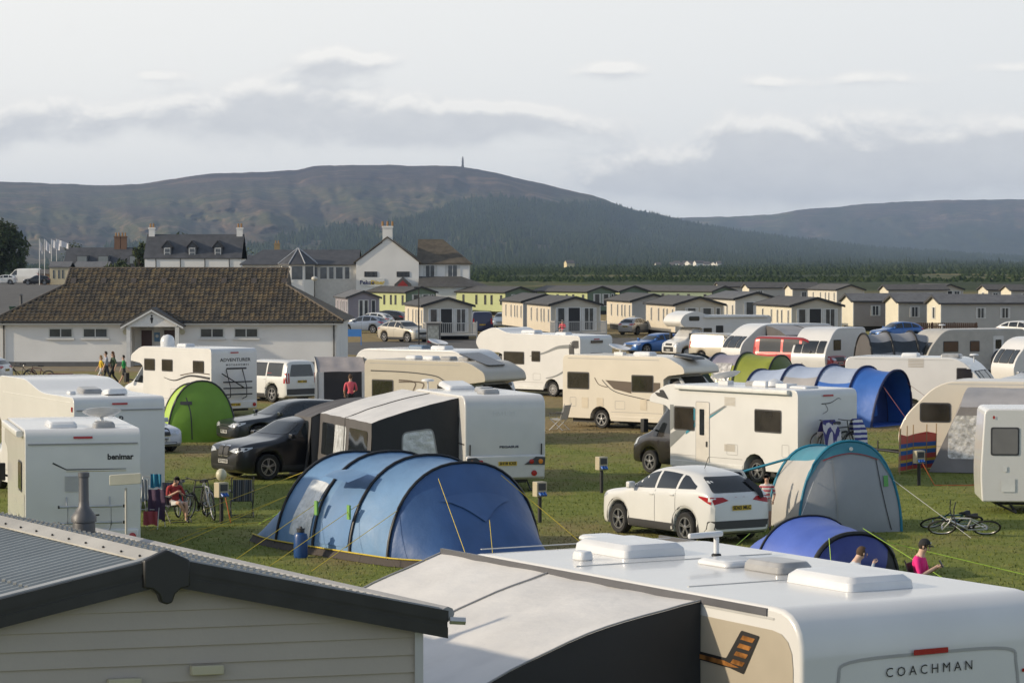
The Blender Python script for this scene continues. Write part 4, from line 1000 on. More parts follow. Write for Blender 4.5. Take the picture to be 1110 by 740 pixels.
hm['kind'] = 'structure'
# forest: small conifers standing on the lower hill
CON, nt, b = node_mat('conifer_green')
tc = nt.nodes.new('ShaderNodeTexCoord'); c = ramp(nt, noise_n(nt, tc.outputs['Object'], .012, 6, .7), [(.3, (.012, .022, .010)), (.5, (.026, .040, .016)), (.7, (.050, .064, .022))])
nt.links.new(c, b.inputs['Base Color']); b.inputs['Roughness'].default_value = .95; b.inputs['Specular IOR Level'].default_value = .05
def cones(name, pts, hs, m, seed=1, wd=.20):
    r = np.random.default_rng(seed); n = len(pts); pts = np.array(pts, dtype=np.float32); hs = np.array(hs, dtype=np.float32)
    T = np.zeros((n, 5, 3, 3), dtype=np.float32); a0 = r.random(n) * 6.28; rad = hs * (wd + .12 * r.random(n))
    for k in range(5):
        for q in range(2):
            a = a0 + 2 * np.pi * (k + q) / 5; T[:, k, q, 0] = pts[:, 0] + rad * np.cos(a); T[:, k, q, 1] = pts[:, 1] + rad * np.sin(a); T[:, k, q, 2] = pts[:, 2] - hs * .05
        T[:, k, 2, 0] = pts[:, 0]; T[:, k, 2, 1] = pts[:, 1]; T[:, k, 2, 2] = pts[:, 2] + hs
    return np_mesh(name, T.reshape(n * 5, 3, 3), 3, m)
pts = []; hs = []
nu1 = 521
rr = random.Random(5)
for _ in range(90000):
    i = rr.random() * 519; j = rr.random() ** 1.15 * 106
    i0, j0 = int(i), int(j); p = HV[j0 * nu1 + i0].lerp(HV[j0 * nu1 + i0 + 1], i - i0).lerp(HV[(j0 + 1) * nu1 + i0].lerp(HV[(j0 + 1) * nu1 + i0 + 1], i - i0), j - j0)
    u = -220 + 1570 * i / 520; v = HZ - (p.z - EYE) * F / p.y
    w = cov_main(u, v, 0, 0)[0]
    if w > .55 or rr.random() < w * .5: pts.append(tuple(p)); hs.append(8 + rr.random() * 12)
fo = cones('forest', pts, hs, CON); tag(fo, 'dark conifer forest covering the lower slopes of the long hill', 'forest', kind='stuff')
# shore woods between the camp and the hill
pts = []; hs = []
for _ in range(42000):
    d = 900 + 3300 * rr.random(); u = -60 + 1260 * rr.random()
    v = HZ + EYE * F / d
    if fb(u, d, .0035, 2) + fb(u * 1.0, d, .03, 3) * .3 < -.16: continue
    p = PD(u, v, d); pts.append((p.x, p.y, 0)); hs.append((.35 + rr.random() * .95) * d / 1000 * (1 + .9 * max(0, fb(u, d, .02, 30))))
fo2 = cones('shore_wood', pts, hs, CON, 2, 1.1); tag(fo2, 'low dark woodland on the flat shore below the hill', 'woodland', kind='stuff')
# monument on the summit
i0 = int((503 + 220) / 1570 * 520); pm = HV[110 * nu1 + i0]; mo = thing('monument', 'dark stone monument on a tall pedestal at the hill summit', 'monument', tuple(pm), 0)
SAND = mat('monument_stone', (.12, .10, .09), .9)
g = MB(); g.box(-5, 5, -5, 5, -3, 5); g.box(-3.6, 3.6, -3.6, 3.6, 5, 20); g.box(-4.4, 4.4, -4.4, 4.4, 20, 22); g.build('pedestal', SAND, mo)
g = MB(); g.loft([[Vector((w * math.cos(a), w * .8 * math.sin(a), z)) for a in [2*PI*k/10 for k in range(10)]] for w, z in ((3.0, 22), (2.8, 27), (3.3, 31), (1.3, 33), (1.8, 35), (.5, 37))]); g.build('statue', SAND, mo)
# haze
hz = MB(); hz.box(-9000, 9000, -60, 16800, -3, 405)
VM = bpy.data.materials.new('haze_air'); VM.use_nodes = True; nt = VM.node_tree; nt.nodes.remove(nt.nodes['Principled BSDF']); pv = nt.nodes.new('ShaderNodeVolumePrincipled')
pv.inputs['Color'].default_value = (.50, .66, .92, 1); pv.inputs['Density'].default_value = 4.6e-5; pv.inputs['Anisotropy'].default_value = 0; nt.links.new(pv.outputs[0], nt.nodes['Material Output'].inputs['Volume'])
ho = hz.build('haze', VM, smooth=0); tag(ho, kind='stuff'); ho['label'] = 'thin blue summer haze over the firth and hills'; ho['category'] = 'haze'
# ================================================================ buildings
RENDER = mat('white_render', (.74, .73, .70), .8, var=.05, scale=.6, bump=.15, bscale=20)
PAINTW = mat('white_masonry', (.70, .69, .66), .8, var=.06, scale=.4)
# ---- raised ground on the left behind the wash block
g = MB(); V = []; nx, ny = 30, 24
for j in range(ny + 1):
    for i in range(nx + 1):
        x = -170 + 150 * i / nx; y = 300 + 560 * (j / ny) ** 1.6; z = 2.8 * smooth01(305, 400, y) * smooth01(-22, -48, x) if True else 0
        z = 2.8 * smooth01(305, 400, y) * (1 - smooth01(-48, -26, x)) * (1 - smooth01(700, 850, y)); V.append((x, y, z - .02 if z > .03 else -.3))
g.add(V, [(j*(nx+1)+i, j*(nx+1)+i+1, (j+1)*(nx+1)+i+1, (j+1)*(nx+1)+i) for j in range(ny) for i in range(nx)]); o = g.build('terrain', GM, smooth=180); tag(o, kind='structure')
bpy.data.objects.remove(bpy.data.objects['car_park'])
g = MB(); V = [(-130, 395, 2.85), (-62, 395, 2.85), (-62, 520, 2.85), (-130, 520, 2.85)]; g.box(-130, -62, 402, 520, 2.4, 2.83); o = g.build('car_park', ASPH); tag(o, kind='structure')

g = MB(); V = []
for j in range(13):
    for i in range(13):
        x = -112 + 62 * i / 12; y = 318 + 84 * j / 12; V.append((x, y, 2.8 * smooth01(305, 400, y) * (1 - smooth01(-48, -26, x)) + .05))
g.add(V, [(j*13+i, j*13+i+1, (j+1)*13+i+1, (j+1)*13+i) for j in range(12) for i in range(12)]); o = g.build('road', ASPH, smooth=180); tag(o, kind='structure')
# ---- wash block
TX, TY = P(0, 397).x, P(0, 397).y
wb_ = thing('wash_block', 'long low white rendered wash block under a brown tiled hipped roof', 'building', (TX, TY, 0), 0)
TW, TD, TE = 20.2, 11.6, 2.75
g = MB(); ex0, ex1 = 7.9, 10.75                                   # recess for the doors
g.box(0, ex0, 0, .3, 0, TE); g.box(ex1, TW, 0, .3, 0, TE); g.box(0, .3, .3, TD, 0, TE); g.box(TW - .3, TW, .3, TD, 0, TE); g.box(.3, TW - .3, TD - .3, TD, 0, TE)
g.box(ex0 - .0, ex1, 1.5, 1.8, 0, TE); g.box(ex0 - .2, ex0, .3, 1.5, 0, TE); g.box(ex1, ex1 + .2, .3, 1.5, 0, TE)
g.build('wall', RENDER, wb_)
for q0, q1 in ((-.02, ex0), (ex1, TW + .02)): g = MB(); g.box(q0, q1, -.03, 0, 0, .28); g.build('plinth', mat('grey_plinth', (.12, .12, .12), .8), wb_)
TM, nt, b = node_mat('brown_pantiles')
tc = nt.nodes.new('ShaderNodeTexCoord'); mp = nt.nodes.new('ShaderNodeMapping'); mp.inputs['Scale'].default_value = (1/.30, 1/.34, 0); nt.links.new(tc.outputs['Object'], mp.inputs[0])
fl = nt.nodes.new('ShaderNodeVectorMath'); fl.operation = 'FLOOR'; nt.links.new(mp.outputs[0], fl.inputs[0]); wn = nt.nodes.new('ShaderNodeTexWhiteNoise'); nt.links.new(fl.outputs[0], wn.inputs['Vector'])
c1 = ramp(nt, wn.outputs['Value'], [(0, (.042, .036, .029)), (.5, (.078, .064, .046)), (.85, (.115, .090, .056)), (1, (.16, .12, .065))])
c2 = mix_n(nt, ramp(nt, noise_n(nt, tc.outputs['Object'], .9, 6, .65), [(.48, (0, 0, 0)), (.70, (.55, .55, .55))]), c1, (.15, .095, .040))
nt.links.new(c2, b.inputs['Base Color']); b.inputs['Roughness'].default_value = .85
tanr = (5.86 - 2.72) / 6.4
ex, ey = -.45, -.45; exr = TW + .45; eyb = TD + .45; yr = TD / 2 + .1; zr_ = 2.72 + tanr * (yr - ey)
def roofz(x, y):                                                  # hipped roof with small gables at the ridge ends
    z = 2.72 + tanr * min(y - ey, eyb - y); zl = 2.72 + (x - ex) * .555; zr2 = 2.72 + (exr - x) * .555
    lim = 3.75
    if x < ex + lim: z = min(z, zl)
    if x > exr - lim: z = min(z, zr2)
    return z
# pantiles as real geometry: rolls across, lapped courses up the slope
def tiles(xa, xb, y0, y1, back=False):
    g = MB(); tw, th_ = .30, .34; prof = [(0, 0), (.12, .04), (.26, .045), (.42, .012), (.6, 0), (.85, 0)]
    nx = int((xb - xa) / tw); ny = int(abs(y1 - y0) / th_)
    for j in range(ny):
        ya = y0 + (y1 - y0) * j / ny; yb = y0 + (y1 - y0) * (j + 1) / ny
        xsv = []
        for i in range(nx):
            for p, h in prof: xsv.append((xa + (i + p) * tw, h))
        row0, row1 = [], []
        for x, h in xsv:
            row0.append((x, ya, h + .085)); row1.append((x, yb, h + .008))
        pts0 = []; pts1 = []
        for (x, y, h), (x2, y2, h2) in zip(row0, row1):
            zs, ze_ = 2.72 + tanr * (y - ey), 2.72 + tanr * (y2 - ey)
            pts0.append(Vector((x, y, zs + h))); pts1.append(Vector((x2, y2, ze_ + h2)))
        o = len(g.v); n = len(pts0); under = [Vector((p.x, p.y, p.z - .06)) for p in pts0]
        g.v += [tuple(p) for p in under + pts0 + pts1]
        lim = 3.75; yy = (ya + yb) / 2; run = (yy - ey) * tanr / .555
        for i in range(n - 1):
            xm = pts0[i].x
            inset = run if run < lim else lim
            if xm < ex + inset or xm > exr - inset: continue
            for q in (0, 1): g.f.append((o + q*n + i, o + q*n + i + 1, o + (q+1)*n + i + 1, o + (q+1)*n + i)); g.m.append(0)
    return g
g = tiles(ex, exr, ey, yr); rf = g.build('roof', TM, wb_, smooth=40, fix=False)
g = MB(); lim = 3.75; yl = ey + lim * .555 / tanr
zl = 2.72 + lim * .555
g.add([(ex, ey, 2.70), (ex, eyb, 2.70), (ex + lim, eyb - (yl - ey), zl), (ex + lim, yl, zl)], [(0, 1, 2, 3)]); g.add([(exr, ey, 2.70), (exr, eyb, 2.70), (exr - lim, eyb - (yl - ey), zl), (exr - lim, yl, zl)], [(0, 1, 2, 3)])
for x in (ex + lim, exr - lim): g.add([(x, yl, zl - .02), (x, eyb - (yl - ey), zl - .02), (x, yr, zr_)], [(0, 1, 2)])
g.add([(ex, eyb, 2.7), (exr, eyb, 2.7), (exr - lim, eyb - (yl - ey), zl), (exr - lim, yr, zr_), (ex + lim, yr, zr_), (ex + lim, eyb - (yl - ey), zl)], [(0, 1, 2, 3, 4, 5)])
g.build('hip_slope', TM, wb_)
g = MB(); g.tube([(ex + lim, yr, zr_ + .03), (exr - lim, yr, zr_ + .03)], .09)
for x, s_ in ((ex, 1), (exr, -1)): g.tube([(x, ey, 2.76), (x + s_ * lim, yl, zl + .05)], .085); g.tube([(x + s_ * lim, yl, zl + .05), (x + s_ * lim, yr, zr_ + .03)], .06)
g.build('ridge_tiles', mat('ridge_clay', (.10, .08, .06), .8, var=.3, scale=3), wb_)
g = MB(); g.box(ex, exr, ey + .02, ey + .05, 2.50, 2.68); g.box(ex, exr, ey + .05, 0, 2.49, 2.52); g.build('fascia', PVCW, wb_)
g = MB(); g.tube([(ex, ey - .05, 2.66), (exr, ey - .05, 2.66)], .06); g.build('gutter', BLACK, wb_)
for x in (.25, TW - .15): 
    g = MB(); g.tube([(x, -.06, .1), (x, -.06, 2.45), (x, ey, 2.62)], .045); g.build('downpipe', BLACK, wb_)
for k in range(8): g = MB(); x = 3.6 + k * 1.85; z = 2.72 + tanr * (4.1 - ey) + .02; g.prism([(4.0, z), (4.35, z + .30), (4.5, z + .28)], 'x', x, x + .34); g.build('roof_vent', mat('vent_dark', (.06, .05, .045), .8), wb_)
FR = mat('white_window_frame', (.55, .55, .52), .5)
for u0, u1 in ((53, 79), (90, 117), (217, 243), (254, 280)):
    x0 = (u0 / 18.06); x1 = u1 / 18.06
    o = static_window(wb_, 'y', 0, x0, x1, 1.72, 2.3, -1, frame=FR, split=2)
    g = MB(); g.box(x0 - .1, x1 + .1, -.14, -.002, 1.6, 1.7); g.build('sill', PAINTW, o)
pz = lambda v: 6.2 - (v - 285) * 166 / 3000
g = MB(); gx0, gx1, gc = 7.55, 11.0, 9.25                         # porch gable
g.prism([(gx0 + .25, 2.40), (gx1 - .25, 2.40), (gx1 - .25, 2.6), (gc, 3.42), (gx0 + .25, 2.6)], 'y', -1.0, .0); g.build('porch_gable', RENDER, wb_)
g = MB()
for a, c_ in ((gx0, gc), (gx1, gc)): g.prism([(a - (.15 if a < gc else -.15), 2.38), (c_, 3.42), (c_, 3.56), (a - (.15 if a < gc else -.15), 2.52)] if a < gc else [(c_, 3.42), (a + .15, 2.38), (a + .15, 2.52), (c_, 3.56)], 'y', -1.15, 2.4)
g.build('porch_roof', ROOFT, wb_)
g = MB()
for a, c_ in ((gx0, gc), (gx1, gc)):
    s_ = -1 if a < gc else 1; g.prism([(a + s_ * .15, 2.27), (gc, 3.31), (gc, 3.42), (a + s_ * .15, 2.38)][::s_ or 1], 'y', -1.18, -1.15)
g.build('bargeboard', PVCW, wb_)
for x in (7.85, 10.75):
    g = MB(); g.box(x - .12, x + .12, -.98, -.74, 0, 2.4); g.build('porch_post', PVCW, wb_)
DOORM = mat('dark_red_door', (.055, .018, .014), .4)
for x0, x1 in ((8.3, 8.95), (9.68, 10.4)):
    g = MB(); g.box(x0, x1, 1.44, 1.5, .02, 2.15); d_ = g.build('door', DOORM, wb_)
    g = MB(); g.box(x0 - .08, x0, 1.42, 1.5, 0, 2.2); g.box(x1, x1 + .08, 1.42, 1.5, 0, 2.2); g.box(x0 - .08, x1 + .08, 1.42, 1.5, 2.15, 2.24); g.build('door_frame', PVCW, d_)
g = MB(); g.box(9.08, 9.42, 1.44, 1.48, 1.45, 2.0); o = g.build('poster', mat('blue_poster', (.12, .25, .42), .5), wb_)
g = MB(); g.lathe([(.10, 1.425), (.10, 1.438)], 14, (9.25, 0, 1.78), axis='y'); g.build('emblem', PVCW, o)
g = MB(); g.lathe([(.06, -1.02), (.06, -1.0)], 12, (gc, 0, 3.05), axis='y'); g.prism([(gc - .09, 2.93), (gc - .03, 2.62), (gc + .03, 2.62), (gc + .09, 2.93), (gc, 2.98)], 'y', -1.02, -1.0); g.build('pictogram', BLACK, wb_)
for x in (7.55, 10.95):
    g = MB(); g.lathe([(.16, -.10), (.17, -.04), (.17, 0)], 18, (x, 0, 2.08), axis='y'); g.build('wall_lamp', mat('lamp_glass', (.5, .47, .33), .4), wb_)

# ---- generic masonry house
def bank(root, name, W, D, ze, zr, wallm, roofm, x=0, y=0, z0=0, hipL=0, hipR=0, ov=.35, gables=True):
    g = MB(); g.box(x, x + W, y, y + D, z0, ze)
    if gables:
        for a in (x, x + W - .3):
            if (a == x and hipL) or (a != x and hipR): continue
            g.prism([(y + .01, ze), (y + D - .01, ze), (y + D / 2, zr - .06)], 'x', a, a + .3)
    g.build('wall', wallm, root)
    g = MB(); k = (zr - ze) / (D / 2); t = .14; a0, a1 = x - ov, x + W + ov
    r0, r1 = a0 + hipL, a1 - hipR; ym = y + D / 2; zl = ze - k * ov
    for q in (0, 1):
        dz = q * t
    vs = [(a0, y - ov, zl), (a1, y - ov, zl), (a1, y + D + ov, zl), (a0, y + D + ov, zl), (r0, ym, zr), (r1, ym, zr)]
    up = [(p[0], p[1], p[2] + t) for p in vs]
    g.add(vs + up, [(0, 1, 7, 6), (1, 2, 8, 7), (2, 3, 9, 8), (3, 0, 6, 9), (6, 7, 11, 10), (8, 9, 10, 11), (7, 8, 11), (9, 6, 10), (0, 3, 4), (1, 5, 2), (0, 4, 5, 1), (2, 5, 4, 3)])
    return g.build('roof', roofm, root)
def chimney(root, x, y, z0, z1, w=.9, d=.6, pots=2, m=None):
    g = MB(); g.box(x - w/2, x + w/2, y - d/2, y + d/2, z0, z1); g.box(x - w/2 - .08, x + w/2 + .08, y - d/2 - .08, y + d/2 + .08, z1 - .22, z1 - .02); o = g.build('chimney', m or PAINTW, root)
    for k in range(pots):
        px = x + (k - (pots - 1) / 2) * w * .5; g = MB(); g.lathe([(.14, z1), (.12, z1 + .5), (.15, z1 + .52), (.1, z1 + .58)], 10, (px, y, 0)); g.build('chimney_pot', mat('clay_pot', (.30, .17, .07), .8), o)
SLATE = mat('grey_slate', (.060, .062, .068), .6, var=.25, scale=1.2, bump=.3, bscale=8)
# ---- dormer cottage
d0 = 396.0; cxp = lambda u, d: (u - 555) / F * d
ct = thing('cottage', 'white house with dark slate roof, three dormers and two end chimneys', 'house', (cxp(157, d0), d0, 0), 0)
CW = cxp(261, d0) - cxp(157, d0)
rf = bank(ct, 'house', CW, 8, 6.9, 10.2, PAINTW, SLATE, ov=.15)
for x in (.55, CW - .5): chimney(ct, x, 4, 9.4, 11.3, .85, .8, 2)
g = MB(); g.box(-.02, .45, .2, 7.8, 7, 7.1); g.build('verge', mat('sandstone', (.32, .27, .2), .8), ct)
for u in (181, 208, 236):
    x = cxp(u, d0) - cxp(157, d0); g = MB(); g.box(x - .62, x + .62, .5, 3, 6.9, 8.5); g.prism([(x - .62, 8.5), (x + .62, 8.5), (x, 9.25)], 'y', .5, 3.4); o = g.build('dormer', SLATE, ct)
    g = MB(); g.prism([(x - .85, 8.35), (x, 9.3), (x + .85, 8.35), (x + .85, 8.48), (x, 9.45), (x - .85, 8.48)], 'y', .35, 3.6); g.build('dormer_roof', mat('dormer_slate', (.03, .03, .034), .6), o)
    g = MB(); g.box(x - .45, x + .45, .42, .5, 7.05, 8.35); w_ = g.build('window_frame', PVCW, o)
    g = MB(); g.box(x - .35, x + .35, .40, .43, 7.15, 7.66); g.box(x - .35, x + .35, .40, .43, 7.74, 8.25); g.build('pane', CGLASS, o)
for k in range(4): 
    g = MB(); x = 1.6 + k * 3.5; g.tube([(x, -.05, 3), (x, -.05, 6.8)], .06); g.build('downpipe', BLACK, ct)
# ---- clubhouse
d1 = 338.0; X1 = cxp(386, d1)
ch_ = thing('clubhouse', 'white two storey clubhouse with tall gable, glazed wing and small pointed turret', 'building', (X1, d1, 0), 0)
ux = lambda u: cxp(u, d1) - X1
GW = ux(454)
g = MB(); g.prism([(0, 0), (GW, 0), (GW, 6.3), (GW / 2 + .1, 9.2), (0, 6.3)], 'y', 0, 9); g.build('gable_wall', PAINTW, ch_)
g = MB(); g.prism([(-.3, 6.15), (GW / 2, 9.28), (GW + .3, 6.15), (GW + .3, 6.3), (GW / 2, 9.45), (-.3, 6.3)], 'y', -.15, 9.2); g.build('gable_roof', mat('weathered_brown_roof', (.085, .07, .05), .8, var=.35, scale=1.5), ch_)
chimney(ch_, GW / 2, .5, 8.6, 10.7, 1.2, .9, 3)
for u0, u1, z0, z1 in ((395, 409, 4.5, 5.15), (430, 444, 4.5, 5.15)):
    static_window(ch_, 'y', 0, ux(u0), ux(u1), z0, z1, -1, frame=BLACK, split=3)
g = MB(); g.box(ux(391), ux(417), -.08, -.01, 3.35, 4.3); sg_ = g.build('sign', mat('sign_white', (.6, .6, .57), .5), ch_)
for s_, u, m_ in (('Pekoe', 398, mat('navy_letters', (.01, .015, .09), .5)), ('Diner', 409.5, mat('yellow_letters', (.6, .42, .03), .5))):
    v_, f_ = text2d(s_, .72, .02); g = MB(); g.add([(ux(u) + a, -.1, 3.8 + b_) for a, b_ in v_], f_); g.build('lettering', m_, sg_)
g = MB(); xx0, xx1 = ux(428), ux(446); g.prism([(xx0, 2.9), (xx1, 2.9), (xx1, 3.6), ((xx0 + xx1) / 2, 4.5), (xx0, 3.6)], 'y', -1.2, 0); g.build('porch_roof', ROOFT, ch_)
g = MB(); g.prism([(xx0 + .3, 2.0), (xx1 - .3, 2.0), (xx1 - .4, 3.5), ((xx0 + xx1) / 2, 4.1), (xx0 + .4, 3.5)], 'y', -1.24, -1.2); g.build('porch_front', mat('red_porch', (.28, .02, .015), .5), ch_)
# right wing
bank(ch_, 'wing', ux(508) - GW, 10, 6.2, 9.0, PAINTW, mat('weathered_brown_roof', (.1, .08, .05)), x=GW + .02, y=.6, hipR=3.6, ov=.3, gables=False)
for u0, u1 in ((458, 474), (482, 499)): static_window(ch_, 'y', .6, ux(u0), ux(u1), 4.5, 5.95, -1, split=2, curtain=True)
g = MB(); g.prism([(GW, 3.3), (ux(533), 3.3), (ux(500), 4.55), (GW, 4.55)], 'y', -2.5, .5); g.v = [(x, y if z < 4 else .5, z) for x, y, z in g.v]; g.build('lean_to_roof', ROOFT, ch_)
g = MB(); g.box(GW, ux(528), -2.0, .55, 0, 3.3); g.build('lean_to_wall', PAINTW, ch_)
# left glazed wing
LX = ux(262)
bank(ch_, 'wing', -LX - .02, 8, 6.05, 7.7, mat('glazed_wing_wall', (.50, .49, .46), .7), SLATE, x=LX, y=.8, ov=.3, hipL=2.5, gables=False)
for i, u in enumerate((346, 354.6, 363.2, 371.8, 336)):
    static_window(ch_, 'y', .8, ux(u), ux(u + 8.4), 4.2, 5.75, -1, frame=PVCW, split=1, curtain=i % 2 == 1)
tc_ = Vector((ux(323), 0, 0)); g = MB(); ring = lambda r, z: [tc_ + Vector((r * math.cos(2*PI*(k+.5)/8), r * .9 * math.sin(2*PI*(k+.5)/8) + .6, z)) for k in range(8)]
g.loft([ring(2.2, 0), ring(2.2, 6.0)]); tw_ = g.build('turret', PAINTW, ch_)
g = MB(); g.loft([ring(2.6, 5.95), ring(2.6, 6.08), ring(.08, 7.95)]); g.build('turret_roof', SLATE, tw_)
g = MB()
for k in range(8): g.tube([ring(2.62, 6.1)[k], ring(.08, 8.0)[k]], .07)
g.build('hip_flashing', mat('lead_flashing', (.35, .36, .38), .5), tw_)
for k in (4, 5, 6, 7):
    a, b_ = ring(2.23, 0)[k], ring(2.23, 0)[(k + 1) % 8]; c0 = a.lerp(b_, .12); c1 = a.lerp(b_, .88); g = MB()
    g.add([(c0.x, c0.y, 4.2), (c1.x, c1.y, 4.2), (c1.x, c1.y, 5.8), (c0.x, c0.y, 5.8)], [(0, 1, 2, 3)]); g.build('window', CGLASS, tw_)
g = MB(); x = ux(309); g.box(x - 1.7, x + .6, -1.6, .6, 0, 4.0); g.build('bay_wall', PAINTW, ch_)
g = MB(); 
for q in (x - 1.7, x - .6, x + .5): g.box(q, q + .09, -1.62, -1.53, 4, 5.8)
g.box(x - 1.7, x + .6, -1.62, -1.53, 4.9, 5.0); g.build('balcony_rail', PVCW, ch_)
# ---- dark roofed houses at the far left
d2 = 470.0; bx = cxp(70, d2)
b1 = thing('house', 'long dark slate roofed house with two brick chimneys behind the flagpoles', 'house', (bx, d2, 0), 0)
bank(b1, 'house', cxp(152, d2) - bx, 8, 5.6, 8.7, mat('dark_harl', (.10, .10, .10), .8), SLATE, ov=.2)
for u in (124, 131): chimney(b1, cxp(u, d2) - bx, 4, 8.2, 10.8, 1.0, .8, 2, mat('brown_brick', (.16, .09, .055), .8))
for u in (83, 106, 139): static_window(b1, 'y', -.02, cxp(u, d2) - bx, cxp(u + 11, d2) - bx, 6.0, 7.1, -1, split=2) if False else None
for u in (83, 106, 140):
    x = cxp(u, d2) - bx; g = MB(); g.box(x, x + 1.9, .0, 2.5, 5.9, 7.5); o = g.build('dormer', mat('dormer_grey', (.08, .085, .09), .6), b1); g = MB(); g.box(x + .15, x + 1.75, -.05, 0, 6.15, 7.3); g.build('window', mat('grey_pane', (.2, .22, .22), .3), o)
d3 = 560.0; bx = cxp(261, d3) 
b2 = thing('house', 'low slate roofed house with gable window right of the cottage', 'house', (cxp(258, d3), d3, 0), 0)
bank(b2, 'house', 9, 8, 5.6, 7.6, PAINTW, SLATE, ov=.2); g = MB(); g.box(2, 3.3, -.05, 0, 4, 5.2); g.build('window', CGLASS, b2)
bx = cxp(288, d3); b3 = thing('house', 'distant roof with a single yellow brick chimney behind the glazed wing', 'house', (bx, d3, 0), 0)
bank(b3, 'house', 14, 8, 5, 7.4, PAINTW, SLATE, ov=.2); chimney(b3, 2, 4, 7, 10.2, 1.1, .9, 2, mat('yellow_brick', (.28, .2, .1), .8)); g = MB(); g.box(5, 6.3, -.05, 0, 3, 4.2); g.build('window', CGLASS, b3)
# cream cabin near the flags
bx = cxp(54, 430); cb_ = thing('cabin', 'small cream cabin with three narrow windows beside the flagpoles', 'cabin', (bx, 430, 2.8), 0)
bank(cb_, 'cabin', cxp(75, 430) - bx, 5, 2.75, 3.5, siding('cream_boards', (.52, .45, .3)), ROOFG, ov=.2)
for x in (.5, 1.3, 1.9): g = MB(); g.box(x, x + .25, -.04, 0, 1.0, 2.3); g.build('window', CGLASS, cb_)
bx = cxp(76, 440); cb2 = thing('cabin', 'grey roofed lodge with dark gable just above the wash block ridge', 'cabin', (bx, 445, 2.8), 0)
bank(cb2, 'cabin', 5, 7, 2.6, 3.5, mat('brown_boards', (.18, .13, .09), .7), ROOFG, ov=.3); g = MB(); g.box(1, 2, -.04, 0, 1.0, 2.2); g.build('window', CGLASS, cb2)
bx = cxp(42, 432); sh = thing('shed', 'small brown timber shed beside the cream cabin', 'shed', (bx, 432, 2.8), 0)
bank(sh, 'shed', 1.6, 2, 1.7, 2.3, mat('shed_timber', (.2, .12, .07), .8, var=.2), ROOFG, ov=.1); g = MB(); g.box(.4, 1.0, -.04, 0, .1, 1.5); g.build('door', mat('shed_door', (.13, .08, .05), .8), sh)
# flagpoles
for i, (u, dd, lb) in enumerate(((43, 425, 'leftmost of the four flagpoles, white flag hanging nearly limp'), (48.5, 430, 'second flagpole from the left with a drooping white flag'), (56, 436, 'third flagpole from the left, flag half blown out'), (61.5, 442, 'rightmost of the four flagpoles, lettered flag flying straight out'))):
    fp = thing('flagpole', lb, 'flagpole', (cxp(u, dd), dd, 2.8), 0, 'flagpoles beside the cream cabin'); top = 6.2 + 26 * dd / F - 2.8
    g = MB(); g.tube([(0, 0, 0), (0, 0, top)], .07, 6, r2=.04); g.build('pole', PVCW, fp)
    g = MB(); w = (.45, .9, 1.3, 1.9)[i]; h = (1.5, 1.5, 1.2, 1.0)[i]; dr = (1.0, .9, .75, .7)[i]; n = 8
    g.loft([[Vector((w * k / n, .12 * math.sin(k * 1.3), top - .05 - dr * (k / n) ** 1.2)), Vector((w * k / n, .12 * math.sin(k * 1.3 + .5), top - .05 - h - dr * (k / n) ** 1.2 * .8))] for k in range(n + 1)], cap=False, closed=False); o = g.build('flag', mat('white_flag', (.6, .6, .62), .7), fp, fix=False)
# broadleaf trees
LEAF, nt, b = node_mat('leaf_green'); tc = nt.nodes.new('ShaderNodeTexCoord')
nt.links.new(ramp(nt, noise_n(nt, tc.outputs['Object'], .9, 4), [(.3, (.020, .035, .010)), (.5, (.040, .060, .018)), (.7, (.07, .09, .025))]), b.inputs['Base Color']); b.inputs['Roughness'].default_value = .8
BARK = mat('bark', (.06, .045, .03), .9)
def tree(label, loc, h, w, seed, n=5000, cat='tree', trunk=True, name='tree', leaf=.35):
    r = np.random.default_rng(seed); root = thing(name, label, cat, loc, 0); rr_ = random.Random(seed)
    g = MB(); g.tube([(0, 0, 0), (.1, 0, h * .3), (0, .1, h * .7)], .03 * h, 7, r2=.01 * h); cl = []
    for k in range(16):
        a = rr_.random() * 6.28; q = rr_.random() ** .6; z = h * (.25 + .68 * rr_.random()); ww_ = w * .5 * math.sqrt(max(.08, 1 - ((z / h - .52) / .5) ** 2)); c_ = Vector((math.cos(a) * q * ww_ * .75, math.sin(a) * q * ww_ * .75, z)); cl.append((c_, w * (.13 + .12 * rr_.random())))
        g.tube([(0, 0, h * (.2 + .3 * rr_.random())), c_], .012 * h, 5, r2=.004 * h)
    g.build('trunk', BARK, root)
    idx = r.integers(0, len(cl), n); cen = np.array([tuple(c[0]) for c in cl])[idx]; rad = np.array([c[1] for c in cl])[idx]; d = r.normal(size=(n, 3)); d /= np.linalg.norm(d, axis=1)[:, None]
    pos = cen + d * (rad * (.55 + .5 * r.random(n)))[:, None]; T = np.zeros((n, 3, 3), dtype=np.float32)
    for k in range(3): T[:, k] = pos + r.normal(size=(n, 3)) * leaf * .6
    o = np_mesh('crown', T, 3, LEAF); o.parent = root; return root
tree('large round dark green tree at the left edge of the picture', (cxp(-4, 520), 520, 2.5), 10.5, 12, 1, 9000, leaf=.45)
tree('small pale bush against the houses left of the white cottage', (cxp(128, 440), 440, 2.6), 4.2, 4.2, 2, 1500)
tree('narrow green tree at the left gable of the white cottage', (cxp(152, 440), 440, 0), 9.6, 3.2, 3, 1500)
tree('dark treetop showing above the cottage roof ridge', (cxp(201, 560), 560, 0), 11.6, 9, 4, 1800)
tree('low green tree behind the roofs beside the flagpoles', (cxp(84, 640), 640, 0), 10.4, 9, 6, 1200)
tree('spreading dark tree behind the slate roofed house right of the cottage', (cxp(262, 620), 620, 0), 9.5, 12, 8, 1500)
